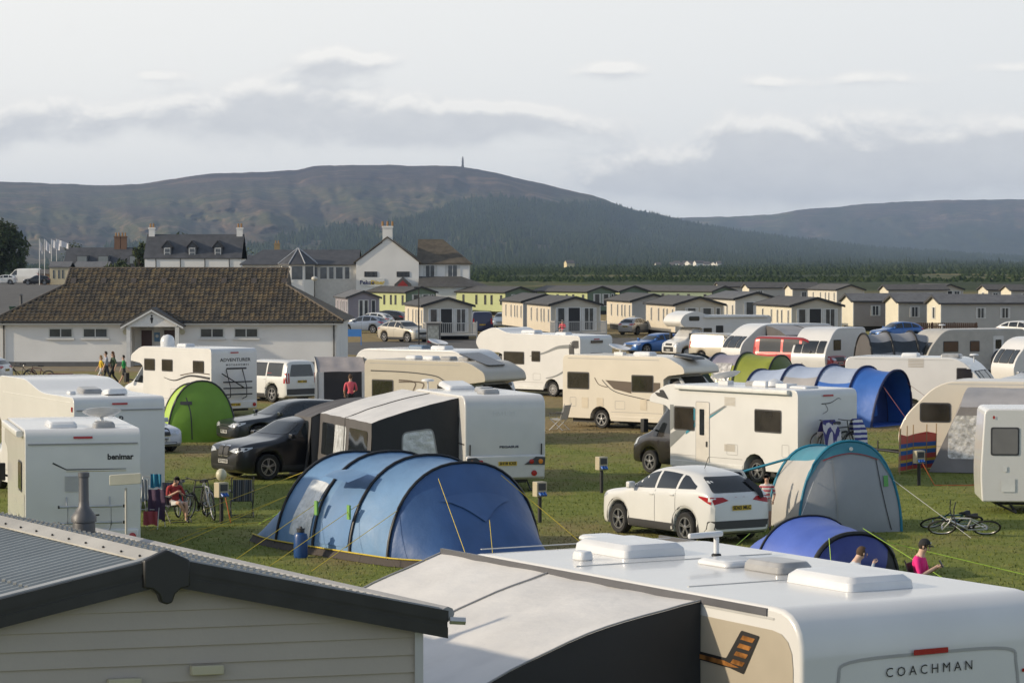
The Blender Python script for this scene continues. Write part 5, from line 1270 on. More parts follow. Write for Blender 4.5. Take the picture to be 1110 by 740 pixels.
# lamp posts, totem, signs
def pole(label, u, v, h, globe=False, r=.06):
    p = P(u, v); root = thing('lamp_post', label, 'lamp post', tuple(p), 0); g = MB(); g.tube([(0, 0, 0), (0, 0, h)], r, 8, r2=r * .7); g.build('pole', BLACK, root)
    g = MB()
    if globe: g.ell((0, 0, h + .2), (.28, .28, .2), 0); 
    else: g.box(-.35, .05, -.1, .1, h, h + .09)
    g.build('lantern', mat('lantern_glass', (.5, .48, .42), .4) if globe else BLACK, root); return root
pole('tall thin black lamp post beside the grey information totem', 454, 379, 4.4); pole('black lamp post with pale round lantern behind the wash block roof', 341, 360, 4.6, True)
p = P(470, 379); to = thing('information_totem', 'grey information totem with a dark red band beside the road', 'sign', tuple(p), -6)
g = MB(); g.box(-.5, .5, -.14, .14, 0, 1.9); g.build('case', mat('totem_grey', (.10, .10, .10), .4), to, bevel=.02)
g = MB(); g.box(-.40, .40, -.16, -.141, .75, 1.72); g.build('panel', mat('totem_panel', (.22, .24, .24), .3, var=.4, scale=5), to); g = MB(); g.box(-.42, .42, -.165, -.141, .52, .66); g.build('band', mat('totem_red', (.25, .015, .03), .5), to)
g = MB(); g.box(-.6, .6, -.2, .2, 1.9, 2.0); g.build('top', GREY, to)
p = P(383, 374); bs = thing('blue_sign', 'blank bright blue board on two blue posts beside the wash block', 'sign', tuple(p), 0); BL_ = mat('sign_blue', (.06, .22, .55), .5)
g = MB(); g.box(-.62, .62, -.03, .03, .65, 1.2); g.build('board', BL_, bs)
for x in (-.62, .56): g = MB(); g.box(x, x + .06, -.03, .03, 0, .65); g.build('post', BL_, bs)
p = P(18, 345); bn = thing('waste_bin', 'dark green wheeled bin beyond the left end of the wash block roof', 'bin', tuple(p), 0)
g = MB(); g.loft([[Vector((sx * w, sy * w * .8, z)) for sx, sy in ((-1, -1), (1, -1), (1, 1), (-1, 1))] for w, z in ((.55, .12), (.72, 1.25))]); g.build('body', mat('bin_green', (.02, .07, .04), .5), bn); g = MB(); g.box(-.78, .78, -.66, .66, 1.25, 1.36); g.build('lid', mat('bin_lid', (.015, .04, .03), .5), bn, bevel=.04)
p = P(23, 346); bn = thing('flue_stack', 'dark tapering metal stack standing beside the green bin', 'stack', tuple(p), 0)
g = MB(); g.lathe([(.45, 0), (.42, .9), (.16, 1.6), (.14, 2.6), (.2, 2.62)], 12); g.build('stack', DGREY, bn); g = MB(); g.lathe([(.3, 2.65), (.05, 2.8)], 12); g.build('cowl', DGREY, bn)
fe = thing('timber_fence', 'yellow timber slat fence at the left edge below the car park', 'fence', tuple(P(0, 336)), 0)
g = MB(); 
for k in range(22): x = -1.5 + k * .33; g.box(x, x + .2, -.01, .02, 0, 1.25 - k * .012)
g.build('slats', mat('yellow_timber', (.42, .27, .10), .8, var=.2), fe); g = MB(); g.box(-1.5, 5.7, .02, .07, .9, .98); g.build('rail', mat('rail_timber', (.25, .16, .08), .8), fe)

# ================================================================ static caravans
SB = siding('beige_siding', (.56, .50, .40)); SC_ = siding('cream_siding', (.60, .56, .45)); SG = siding('shaded_grey_siding', (.40, .39, .36)); SW = siding('white_siding', (.56, .53, .46)); SY = siding('lime_yellow_siding', (.36, .40, .20))  # the grey siding paints in the shade on walls turned from the sun
SDG = siding('sage_green_siding', (.13, .18, .12)); ST = siding('taupe_siding', (.28, .25, .23)); SL = siding('lilac_grey_siding', (.24, .22, .25)); SGB = siding('shaded_gable_siding', (.46, .42, .34))  # front gables get a duller siding, their shade put into the colour
def SP(lx, ly, u, v, h): return root_at((lx, ly, 0), (u, v), h)
LSt = [
 ('beige caravan with pink sitter on its railed deck, centre of the front row', 597, 366, -80, 4.2, SB, SGB, 'doors', 2.2, {}),
 ('beige caravan with white railed deck beside the dark blue van', 459, 368, -80, 4.0, SB, SGB, 'doors', 2.0, {}),
 ('pale lilac grey caravan with french doors behind the parked silver blue hatchback', 377, 352, -80, 3.2, SL, SL, 'french', 0, dict(fascia=DGREY, roof=ROOFG)),
 ('beige caravan partly hidden behind the left side of the railed deck one', 567, 360, -80, 4.0, SB, SG, 'bay', 0, {}),
 ('beige caravan with white steps behind the silver hatchback', 685, 359, -80, 4.0, SB, SG, 'french', 1.6, {}),
 ('beige caravan with wide front windows above the overcab motorhome', 732, 366, -80, 4.1, SB, SGB, 'bay', 0, {}),
 ('white caravan with bay windows and balcony in the front row', 797, 359, -80, 4.0, SW, SW, 'bay', 1.4, dict(zr=3.5, ze=2.95, roof=ROOFG)),
 ('cream caravan with open black doorway behind the red van', 858, 368, -80, 4.2, SC_, SGB, 'doors', 0, {}),
]
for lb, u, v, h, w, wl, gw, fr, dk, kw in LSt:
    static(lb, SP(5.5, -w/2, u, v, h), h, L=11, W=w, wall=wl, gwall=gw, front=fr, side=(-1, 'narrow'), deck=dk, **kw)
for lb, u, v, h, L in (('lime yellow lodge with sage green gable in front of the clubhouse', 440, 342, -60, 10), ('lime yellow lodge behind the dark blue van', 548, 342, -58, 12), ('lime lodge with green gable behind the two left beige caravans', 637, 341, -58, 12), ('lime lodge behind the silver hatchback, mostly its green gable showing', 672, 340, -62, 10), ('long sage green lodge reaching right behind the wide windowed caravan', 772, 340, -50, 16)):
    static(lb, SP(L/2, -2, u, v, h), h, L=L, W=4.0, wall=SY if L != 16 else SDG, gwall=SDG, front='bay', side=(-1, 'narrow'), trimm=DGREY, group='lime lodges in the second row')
for lb, u, v, L, wl, en, lw in (('taupe caravan with cream left end behind the striped awning', 925, 359, 9, ST, 'none', (2.4,)), ('caravan with shaded grey side and blank cream end left of the brown fence', 974, 361, 9, SG, 'none', (3.0,)), ('long caravan with shaded grey side and cream end at the right edge', 1020, 363, 12, SG, 'one', (2.4, .2, -3.5))):
    static(lb, root_at((L/2, 1.9, 0), (u, v), 190), 190, L=L, W=3.7, wall=wl, gwall=SC_, front=en, side=(1, 'wide'), longwin=lw, fascia=DGREY, roof=ROOFG, group='grey caravans side on behind the camp')
for lb, u, v, h, L, wl, gw, fr in (('white caravan with shaded gable in the back row above the cream one', 907, 337, -78, 12, SW, SGB, 'none'), ('cream caravan with dark bargeboards in the back row above the taupe one', 1015, 336, -78, 11, SC_, SGB, 'doors'), ('far caravan end just left of the back row white one', 859, 335, 190, 8, SG, SC_, 'none'),
    ('far small cream ended caravan between the two back row gables', 963, 337, 190, 8, SG, SC_, 'none'), ('far caravan with shaded grey side and cream end right of the dark bargeboards', 1071, 337, 190, 5, SG, SC_, 'one'), ('far caravan with shaded grey side and cream end at the right edge of the back row', 1096, 338, 190, 9, SG, SC_, 'none'),
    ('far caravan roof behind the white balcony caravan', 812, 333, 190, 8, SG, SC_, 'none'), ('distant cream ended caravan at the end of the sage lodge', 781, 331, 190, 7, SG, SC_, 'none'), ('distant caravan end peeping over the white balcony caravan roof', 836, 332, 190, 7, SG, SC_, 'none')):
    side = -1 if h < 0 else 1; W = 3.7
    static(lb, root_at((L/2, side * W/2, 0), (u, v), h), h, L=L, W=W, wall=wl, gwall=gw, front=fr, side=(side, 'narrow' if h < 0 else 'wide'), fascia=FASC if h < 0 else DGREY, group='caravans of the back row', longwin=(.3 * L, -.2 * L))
# houses and village on the far shore
VW = mat('far_white_wall', (.6, .58, .52), .8); VR = mat('far_roof', (.1, .09, .085), .8)
def farhouse(lb, u, d, w, h, wall=VW, grp='white houses of the far village', hd=0):
    r_ = thing('village_house', lb, 'house', (cxp(u, d), d, 0), hd, grp); g = MB(); g.box(-w/2, w/2, -4, 4, -1, h); g.prism([(-4, h), (4, h), (0, h + 2.6)], 'x', -w/2, w/2); g.build('wall', wall, r_)
    g = MB(); g.prism([(-4.4, h - .2), (0, h + 2.7), (4.4, h - .2), (4.4, h + .15), (0, h + 3.1), (-4.4, h + .15)], 'x', -w/2 - .3, w/2 + .3); g.build('roof', VR, r_)
vr = random.Random(4)
WORDS = ['leftmost', 'second from the left', 'third from the left', 'fourth from the left', 'fifth from the left', 'sixth from the left', 'seventh from the left', 'eighth from the left', 'rightmost but three', 'rightmost but two', 'rightmost but one', 'rightmost']
for i in range(12):
    u = 728 + i * 4.6 + vr.random() * 2; farhouse('%s of the tiny pale houses in the far village' % WORDS[i], u, 3100 + vr.random() * 500, 4 + vr.random() * 5, 3.5 + vr.random() * 3, hd=vr.random() * 60 - 10)
farhouse('large pale yellow farmhouse alone below the far golden field', 617, 2700, 8, 6, mat('far_yellow_wall', (.55, .47, .28), .8), None, 20)
farhouse('single tiny white house near the far village left edge', 713, 3300, 6, 4, VW, None, 10)
# ================================================================ foreground static caravan
def fg_static():
    head = 163.0 + 0                                              # ridge runs away to the left
    K = .778; ZT = 3.5 + BANK; apex = P(176, 606, ZT); GD = Vector((math.sin(R(FG_G)), math.cos(R(FG_G)), 0)); RD = Vector((-math.sin(R(FG_R)), math.cos(R(FG_R)), 0))
    root = thing('static_caravan', 'big putty boarded static caravan with grey metal roof and black bargeboard in the foreground', 'static caravan', (apex.x, apex.y, 0), 0)
    def W(s, t, z): return GD * (s * K) + RD * (t * K) + Vector((0, 0, ZT + (z - 3.5) * K))
    hwR, hwL, zr = 2.60, 3.3, 3.5; zeR, zeL = FG_ZR, FG_ZL; Lr = 9.5; ts = .14
    COR = mat('corrugated_metal', (.20, .225, .235), .42, metal=.35, var=.16, scale=.8, bump=.06, bscale=6); BRD = mat('foreground_boards', (.37, .33, .285), .6, var=.05, scale=1.2, bump=.05, bscale=10)
    # corrugated slopes: box ribs across the ridge direction
    def slope(sg, hw, ze, name):
        g = MB(); n = int(Lr / .15); prof = [(0, 0), (.25, 0), (.35, .017), (.60, .017), (.70, 0)]; xs = [((i + p) * .15, h) for i in range(n) for p, h in prof]; rows = []
        for q in range(9):
            f = q / 8; rows.append([W(sg * hw * f, t, zr + (ze - zr) * f + h) for t, h in xs])
        g.loft(rows, cap=False, closed=False); rows2 = [[W(sg * hw * f, t, zr + (ze - zr) * f - .06) for t in (0, Lr)] for f in (0, 1)]; g.loft(rows2, cap=False, closed=False)
        g.m = [0] * len(g.f)
        for q in (.35, .62, .9):
            for i in range(n): t = (i + .47) * .15; c = W(sg * hw * q, t, zr + (ze - zr) * q + .022); g.box(c.x - .012, c.x + .012, c.y - .012, c.y + .012, c.z - .004, c.z + .012, 1)
        o = g.build(name, [COR, mat('screw_metal', (.35, .34, .30), .5)], root, smooth=20, fix=False)
        return o
    slope(-1, hwL, zeL, 'roof'); slope(1, hwR, zeR, 'roof')
    RC = mat('ridge_cap_metal', (.42, .40, .36), .5, metal=.2, var=.2, scale=2); g = MB(); kR = (zeR - zr) / hwR; kL = (zeL - zr) / hwL
    g.loft([[W(-.17, t, zr + kL * .17 + .035), W(0, t, zr + .06), W(.17, t, zr + kR * .17 + .035), W(.17, t, zr + kR * .17 + .02), W(-.17, t, zr + kL * .17 + .02)] for t in (0, Lr)])
    for i in range(int(Lr / .45)):
        for s_, k in ((-.13, -kL), (.13, kR)): c = W(s_, .2 + i * .45, zr + abs(s_) * (kL if s_ < 0 else kR) + .05); g.ell(c, (.011, .011, .009), 1, 6, 4)
    g.build('ridge_cap', [RC, BLACK], root)
    # edge trim strip along the verge, then the black bargeboards
    g = MB()
    for sg, hw, ze in ((-1, hwL, zeL), (1, hwR, zeR)):
        k = (ze - zr) / hw; T = [W(0, -.02, zr + .045), W(0, .09 if sg < 0 else .07, zr + .045), W(sg * hw, .09 if sg < 0 else .07, ze + .045), W(sg * hw, -.02, ze + .045)]
        g.add(T + [p - Vector((0, 0, .02)) for p in T], [(0, 1, 2, 3), (4, 7, 6, 5), (0, 4, 5, 1), (1, 5, 6, 2), (2, 6, 7, 3), (3, 7, 4, 0)])
    g.build('verge_trim', mat('verge_metal', (.33, .34, .34), .45, metal=.2, var=.15), root)
    for sg, hw, ze in ((-1, hwL, zeL), (1, hwR, zeR)):
        g = MB(); k = (ze - zr) / hw; ew = hw + .06
        for (za, zb_, ta) in ((.03, -.075, -.075), (-.075, -.125, -.055), (-.125, -.23, -.066)):
            V = [W(0, ta, zr + za), W(sg * ew, ta, zr + k * ew + za), W(sg * ew, ta, zr + k * ew + zb_), W(0, ta, zr + zb_)]; B = [v - RD * ta * .99 - RD * .0 for v in V]
            g.add(V + B, [(0, 1, 2, 3), (4, 7, 6, 5), (0, 4, 5, 1), (1, 5, 6, 2), (2, 6, 7, 3), (3, 7, 4, 0)])
        g.build('bargeboard', mat('black_bargeboard', (.018, .018, .019), .35, var=.3, scale=6), root)
    g = MB(); sh = [(-.21, .005), (0, .10), (.21, .0), (.21, -.245), (.13, -.26), (.075, -.31), (.05, -.385), (0, -.40), (-.05, -.385), (-.075, -.31), (-.13, -.26), (-.21, -.245)]
    V = [W(a, -.115, zr + b) for a, b in sh]; B = [W(a, -.03, zr + b) for a, b in sh]; n = len(sh)
    g.add(V + B, [tuple(range(n)), tuple(range(2*n - 1, n - 1, -1))] + [(i, (i+1) % n, n + (i+1) % n, n + i) for i in range(n)]); g.build('finial', mat('black_finial', (.015, .015, .016), .4), root, bevel=.012)
    # gable wall of real lapped boards
    g = MB(); bh = .165; z = -1.6
    t_in = .12
    while z < zr:
        z2 = z + bh
        def lim(zz):                                              # wall limits under the slopes
            a = -hwL + .14 if zz < zeL - .1 else -(zr - .12 - zz) / ((zr - zeL) / hwL); b = hwR - .16 if zz < zeR - .12 else (zr - .12 - zz) / ((zr - zeR) / hwR); return max(a, -hwL + .14), min(b, hwR - .16)
        a0, b0 = lim(z); a1, b1 = lim(z2)
        if b0 - a0 < .1: break
        if b1 <= a1: a1 = b1 = (a0 + b0) / 2
        V = [W(a0, t_in - .022, z), W(b0, t_in - .022, z), W(b1, t_in, z2 - .012), W(a1, t_in, z2 - .012), W(a0, t_in + .02, z), W(b0, t_in + .02, z), W(b1, t_in + .0, z2), W(a1, t_in + .0, z2)]
        g.add(V, [(0, 1, 2, 3), (3, 2, 6, 7), (0, 4, 5, 1)]); z = z2
    g.add([W(-hwL + .14, t_in + .03, 0), W(hwR - .16, t_in + .03, 0), W(hwR - .16, t_in + .03, zeR - .1), W(0, t_in + .03, zr - .1), W(-hwL + .14, t_in + .03, zeL - .1)], [(0, 1, 2, 3, 4)])
    g.build('gable_wall', BRD, root, smooth=0, fix=False)
    g = MB()
    V = [W(hwR - .16, t_in, 0), W(hwR - .16, Lr, 0), W(hwR - .16, Lr, zeR - .05), W(hwR - .16, t_in, zeR - .05)]; g.add(V, [(0, 1, 2, 3)]); V = [W(-hwL + .14, t_in, 0), W(-hwL + .14, Lr, 0), W(-hwL + .14, Lr, zeL - .05), W(-hwL + .14, t_in, zeL - .05)]; g.add(V, [(0, 1, 2, 3)])
    g.add([W(-hwL + .14, Lr, 0), W(hwR - .16, Lr, 0), W(hwR - .16, Lr, zeR - .1), W(0, Lr, zr - .1), W(-hwL + .14, Lr, zeL - .1)], [(0, 1, 2, 3, 4)])
    g.build('side_wall', BRD, root, fix=False)
    g = MB(); c = W(hwR - .14, .10, 0); g.box(c.x - .03, c.x + .03, c.y - .03, c.y + .03, 0, ZT + (zeR - .14 - 3.5) * K); g.build('corner_trim', mat('corner_grey', (.42, .42, .42), .5), root)
    g = MB(); g.tube([W(hwR + .08, -.02, zeR - .02), W(hwR + .08, Lr, zeR - .02)], .055, 8); g.build('gutter', GREY, root); 
    g = MB(); g.tube([W(hwR + .06, -.1, zeR - .07), W(hwR + .2, -.12, zeR - .08)], .03); g.build('gutter_outlet', STEEL, root)
    for s_, z in ((.43, FG_LZ), (-.33, FG_LZ - .09)):
        V = [W(s_ - .15, t_in - .03, z), W(s_ + .15, t_in - .03, z)]; g = MB()
        for k, dz in ((0, 0),): a, b_ = V; q = RD * -.05; g.add([a + q, b_ + q, b_ + q + Vector((0, 0, .07)), a + q + Vector((0, 0, .07)), a, b_, b_ + Vector((0, 0, .07)), a + Vector((0, 0, .07))], [(0, 1, 2, 3), (4, 7, 6, 5), (0, 4, 5, 1), (1, 5, 6, 2), (2, 6, 7, 3), (3, 7, 4, 0)])
        g.build('wall_vent', mat('cream_vent', (.42, .39, .28), .5), root, bevel=.008)
    # flue
    q = PD(90, 570, 1); kz = None
    g = MB(); c = P(91, 571, ZT - .28) - Vector(root.location); c = c + Vector((0, 0, 0))
    zz = c.z
    g.lathe([(.17, zz - .25), (.17, zz + .02), (.165, zz + .07), (.19, zz + .08), (.19, zz + .15), (.14, zz + .22), (.085, zz + .3), (.075, zz + .38), (.072, zz + .72), (.085, zz + .73), (.085, zz + .79), (.06, zz + .80)], 20, (0, 0, 0)); g.v = [(x * K * .78 + c.x, y * K * .78 + c.y, (z - zz) * K * .80 + zz) for x, y, z in g.v]; g.build('flue', mat('flue_metal', (.10, .10, .105), .5, metal=.4), root, smooth=40)
    return root
BANK = .6
FG_G, FG_R, FG_ZR, FG_ZL, FG_LZ = 74.0, 30.0, 2.93, 2.75, 2.42
fg_static()

# ================================================================ foreground caravan with awning
def fg_caravan():
    L, W, H = 7.4, 2.72, 2.66
    loc = root_at((-L/2 + .02, W/2, H + BANK), (868, 663), 120.3); loc = (loc[0], loc[1], BANK)
    root, bv, d = caravan('white caravan with COACHMAN lettering filling the lower right foreground', loc, 120.3, L=L, W=W, H=H, nose=1.1, round_rear=.42, win=True, big=.13)
    g = MB()
    for y in (W/2 - .02, -W/2 - .012): g.box(-L/2 + .5, L/2 - 1.1, y, y + .035, H - .085, H - .02)
    g.build('awning_rail', mat('rail_grey', (.10, .10, .11), .4), root)
    # side sheet and graphics
    SS = mat('champagne_side', (.40, .355, .28), .35, var=.04, coat=.3); g = MB()
    side = rpoly([(-L/2 + .12, .5), (-L/2 + .12, H - .20, .3), (L/2 - 1.3, H - .15, .5), (L/2 - .42, 1.5), (L/2 - .2, .5)], .05)
    for sg in (1, -1): g = MB(); decal(g, bv, side, 'y', sg, .006, 0, .4); g.build('side_panel', SS, root)
    G2 = mat('silver_band', (.27, .26, .25), .35, coat=.3); BRZ = mat('bronze_graphic', (.30, .13, .035), .35, var=.7, scale=9, metal=.3)
    g = MB(); decal(g, bv, [(-L/2 + .75, .55), (-L/2 + 1.9, 2.42), (-L/2 + 3.6, 2.42), (-L/2 + 3.6, .55)], 'y', 1, .010, 0, .4); g.build('side_graphic', G2, root)
    g = MB(); decal(g, bv, [(-L/2 + .62, 2.33), (-L/2 + .92, 2.33), (-L/2 + 1.10, 2.03), (-L/2 + .86, 1.94), (-L/2 + 2.3, 1.98), (-L/2 + 2.3, 2.05), (-L/2 + 1.12, 2.05)][:0] or rpoly([(-L/2 + .60, 2.39), (-L/2 + .87, 2.41), (-L/2 + 1.10, 2.14), (-L/2 + 2.4, 2.17), (-L/2 + 2.4, 2.10), (-L/2 + 1.05, 2.06), (-L/2 + .84, 2.03)], .02), 'y', 1, .014, 0, .4); g.build('side_graphic', BLACK, root)
    g = MB()
    for k in range(4): z = 2.36 - k * .075; x0 = -L/2 + .66 + k * .05; decal(g, bv, [(x0, z), (x0 + .18, z + .01), (x0 + .22, z - .03), (x0 + .04, z - .04)], 'y', 1, .018, 0, .4)
    decal(g, bv, [(-L/2 + .90, 2.08), (-L/2 + 1.12, 2.115), (-L/2 + 2.4, 2.15), (-L/2 + 2.4, 2.115), (-L/2 + 1.02, 2.07)], 'y', 1, .018, 0, .4); g.build('side_graphic', BRZ, root)
    # rear end
    g = MB(); strip(g, bv, arcpts([(1.02, 1.6), (.98, 2.05), (.86, 2.20), (0, 2.22), (-.86, 2.20), (-.98, 2.05), (-1.02, 1.6)], 5), .028, 'x', -1, .006); g.build('rear_moulding', mat('moulding_grey', (.36, .355, .35), .5), root)
    g = MB(); decal(g, bv, rect(-.19, .19, 2.215, 2.26, .01), 'x', -1, .03); g.build('brake_light', RED, root)
    g = MB(); text_on(g, bv, 'C O A C H M A N', .118, (0, 2.08), 'x', -1, 0, .012, 0, 1.05); g.build('lettering', mat('letter_black', (.02, .02, .022), .35), root)
    van_window(root, bv, -.42, .42, 1.42, 1.92, -1, .05, ax='x'); 
    for sg in (1, -1):
        g = MB(); decal(g, bv, rect(sg * 1.04, sg * 1.10, 1.98, 2.01, .01), 'x', -1, .012); g.build('marker_light', RED, root)
        g = MB(); decal(g, bv, [(sg * .75, .75), (sg * 1.05, .72), (sg * 1.1, 1.05), (sg * .8, .95)], 'x', -1, .012); g.build('tail_light', RED, root)
    for sx in (-1.7, .25, 2.1): g = MB(); g.box(sx, sx + .03, -W/2 + .2, W/2 - .2, H - .002, H + .006); g.build('roof_seam', mat('sealant', (.50, .50, .48), .6), root)
    # roof furniture
    rooflight(root, 1.1, -.0, H, 1.0, .75, .125); rooflight(root, -2.3, -.2, H, 1.0, .75, .125); rooflight(root, -.35, -.25, H, .55, .5, .06); rooflight(root, -1.05, -.30, H, .62, .42, .11, mat('smoked_vent', (.30, .30, .30), .25, var=.2))
    rooflight(root, .75, .78, H, .22, .16, .09); rooflight(root, 2.3, -.45, H, .5, .4, .05)
    g = MB(); g.tube([(.35, -.55, H - .01), (.35, -.55, H + .20)], .028, 10); T = Matrix.Translation((.35, -.55, H + .22)) @ Matrix.Scale(.62, 4) @ Matrix.Rotation(R(100), 4, 'Z')
    g.prism(rpoly([(-.12, -.05), (.1, -.08), (.62, -.035), (.62, .035), (.1, .08), (-.12, .05)], .03), 'z', -.035, .05, 0, T); g.lathe([(.05, H - .01), (.05, H + .03), (.02, H + .03)], 12, (.35, -.55, 0), m=1); g.build('tv_aerial', [ROOFW, BLACK], root, smooth=40, bevel=.015)
    return loc, root
def awning(label, loc, head, x0, x1, y0, depth, zr, zo, roofm, endm, frontm, group=None, ends=(1, 1), seams=(), windows=(), zmid=None, endwin=None, over=.08, zb=.02, seamr=.018, name='awning', splay=0):
    root = thing(name, label, 'awning', loc, head, group); n = 10; m = 6; rows = []
    zo_, zm_ = (zo if isinstance(zo, tuple) else (zo, zo)), (zmid if isinstance(zmid, tuple) else (zmid, zmid))
    if zmid is None: zm_ = (zr * .45 + zo_[0] * .55,) * 2
    for i in range(n * 2 + 1):
        x = x0 + (x1 - x0) * i / (n * 2); zo = zo_[0] + (zo_[1] - zo_[0]) * i / (n * 2); zm = zm_[0] + (zm_[1] - zm_[0]) * i / (n * 2); sagx = .035 * abs(math.sin(PI * i / n * (len(seams) + 1) / 2)); r = []
        for k in range(m * 2 + 1):
            t = k / (m * 2); y = y0 + depth * t; z = (1-t)**2 * zr + 2*t*(1-t) * (zm * 1.0 + .12) + t*t * zo; z -= sagx * math.sin(PI * t) + .02 * noise.noise(Vector((x * 2, y * 2, 1)))
            r.append(Vector((x, y, z)))
        rows.append(r)
    g = MB(); g.loft(rows, cap=False, closed=False); g.build('roof', roofm, root, smooth=60, fix=False); E = [rows[0], rows[-1]]
    for e, on in zip(E, ends):
        if not on: continue
        g = MB(); bl = [[wrinkle(Vector((p.x + (splay if e is rows[-1] else 0), p.y, zb)).lerp(p, t), .02 * (1 if 0 < t < 1 else 0)) for p in e] for t in (0, .2, .4, .6, .8, 1)]; g.loft(bl, cap=False, closed=False); bve = g.bvh(); g.build('end_wall', endm, root, smooth=60, fix=False)
        if endwin:
            s_ = -1 if e is rows[0] and x0 < x1 else 1; gg = MB(); decal(gg, bve, rpoly(endwin, .15), 'x', s_, .01, 0, .15); gg.build('window', MESHW, root, smooth=60); gg = MB(); P2 = rpoly(endwin, .15); P2.append(P2[0]); strip(gg, bve, P2, .04, 'x', s_, .014); gg.build('window_edge', mat('edge_grey', (.25, .25, .25), .6), root)
    yo = y0 + depth; g = MB(); fr = [[wrinkle(Vector((r[-1].x + splay * max(0, (r[-1].x - (x0 + x1) / 2) / ((x1 - x0) / 2)), yo + (.18 * (1 - t)), zb)).lerp(r[-1], t), .02 * (1 if 0 < t < 1 else 0)) for r in rows] for t in (0, .2, .4, .6, .8, 1)]; g.loft(fr, cap=False, closed=False); bvf = g.bvh(); g.build('front_wall', frontm, root, smooth=60, fix=False)
    for wx0, wx1, wz0, wz1, mm in windows:
        gg = MB(); decal(gg, bvf, rpoly([(wx0, wz0), (wx1, wz0), (wx1, wz1), (wx0, wz1)], .12), 'y', 1, .012, 0, .2); gg.build('window', mm, root, smooth=60)
    for sx in seams:
        i = min(range(len(rows)), key=lambda q: abs(rows[q][0].x - sx)); gg = MB(); gg.tube([p + Vector((0, 0, .012)) for p in rows[i]] + [Vector((rows[i][-1].x, yo + .06, 1.0)), Vector((rows[i][-1].x, yo + .16, zb))], seamr); gg.build('seam', BLACK if seamr > .01 else GREY, root, smooth=60)
    return root
AWW = fabric('awning_white', (.60, .59, .575), .6, .45, 2.5, .07); AWB = fabric('awning_black', (.022, .022, .024), .7, .3, 3); AWG = fabric('awning_charcoal', (.085, .08, .08), .7, .3, 3); AWL = fabric('awning_light_grey', (.32, .31, .31), .6, .35, 3)
fl, fr_ = fg_caravan()
awning('white roofed awning with black end wall on the COACHMAN caravan', fl, 120.3, -2.2, 2.6, 1.375, 2.35, 2.58, (1.95, 1.5), AWW, AWB, AWG, seams=(-2.2, .5, 2.6), zmid=(2.36, 2.12), seamr=.009)

# ================================================================ caravan and awning in the middle
L, W, H = 6.2, 2.3, 2.62; mh_ = 108.5
ml = root_at((-L/2, W/2, H), (504, 429), mh_)
MCV = mat('middle_caravan_white', (.56, .555, .54), .25, var=.03, coat=.4)
cr, bv, d = caravan('white caravan beside the big blue tunnel tent, yellow plate and bare rear panel', ml, mh_, L=L, W=W, H=H, m=MCV, nose=.9, round_rear=.4, big=.12)
g = MB(); text_on(g, bv, 'B A I L E Y', .14, (0, 2.13), 'x', -1, 0, .008, .002, 1.1); g.build('lettering', mat('embossed_white', (.66, .66, .66), .3), cr)
g = MB(); text_on(g, bv, 'PEGASUS', .085, (-.1, 1.22), 'x', -1, 0, .008, .004, 1.6); g.build('lettering', mat('letter_navy', (.03, .035, .06), .4), cr)
g = MB(); g.box(-L/2 - .06, -L/2 + .1, -W/2 + .03, W/2 - .03, .36, 1.0); g.build('rear_bumper', MCV, cr, bevel=.05)
g = MB(); g.box(-L/2 - .085, -L/2 - .055, -.30, .22, .72, .83); v_, f_ = text2d('SH18 KXE', .11, .004); g.add([(-L/2 - .09, -a - .04, .775 + b) for a, b in v_], f_, 1); g.build('number_plate', [YPLATE, BLACK], cr)
for sg in (1, -1):
    g = MB(); g.prism([(sg * .52, .74), (sg * 1.1, .72), (sg * 1.12, .93), (sg * .86, .95)], 'x', -L/2 - .085, -L/2 - .058); o = g.build('tail_light', DGREY, cr)
    for y, m_ in ((.72, RED), (.98, AMBER)): g = MB(); g.lathe([(.065, -L/2 - .088), (.065, -L/2 - .10), (.02, -L/2 - .105)], 12, (0, sg * y, .82), axis='x'); g.build('lamp', m_, o)
    g = MB(); g.lathe([(.08, -L/2 - .06), (.08, -L/2 - .085), (.02, -L/2 - .09)], 12, (0, sg * .8, .50), axis='x'); g.build('reflector', RED, cr)
    g = MB(); g.tube([(-L/2 - .03, sg * 1.02, 1.0), (-L/2 - .05, sg * 1.02, 1.3)], .02); g.build('grab_handle', BLACK, cr)
g = MB(); decal(g, bv, [(-L/2 + .05, 1.28), (-L/2 + .75, 1.3), (-L/2 + .75, 1.34), (-L/2 + .05, 1.32)], 'y', 1, .008); strip(g, bv, [(-L/2 + .75, 2.2), (-L/2 + .5, 1.95), (-L/2 + .62, 1.6)], .05, 'y', 1); g.build('side_stripe', DGREY, cr)
rooflight(cr, -1.9, .1, H, .6, .5, .12, mat('smoked_vent', (.3, .3, .3))); rooflight(cr, -.6, -.2, H, .5, .45, .12, mat('smoked_vent', (.3, .3, .3)))
o = rooflight(cr, 1.0, .1, H + .02, 1.1, .8, .14, tilt=-.12); aerial(cr, 2.2, .6, H - .1)
awning('large awning with white roof, black end wall and dark windows on the middle caravan', ml, mh_, -L/2 + .55, L/2 - .2, W/2 + .01, 2.45, 2.54, 1.90, AWW, AWB, AWG, seams=(.3,), zmid=2.2, seamr=.012, endwin=[(1.75, .9), (2.75, .9), (2.75, 1.62), (1.9, 1.72)],
       windows=[(-2.2, -.3, .75, 1.66, GLASS), (0, 1.25, .75, 1.66, MESHW), (1.3, 2.6, .75, 1.66, GLASS)])
awning('grey framed porch with clear windows at the far left end of the large awning', ml, mh_, L/2 - .1, L/2 + 1.9, W/2 + .3, 2.4, 2.2, 1.75, AWG, AWG, AWG, seams=(L/2 - .1,), windows=[(L/2 + .2, L/2 + 1.6, .7, 1.65, GLASS)], zmid=2.2)

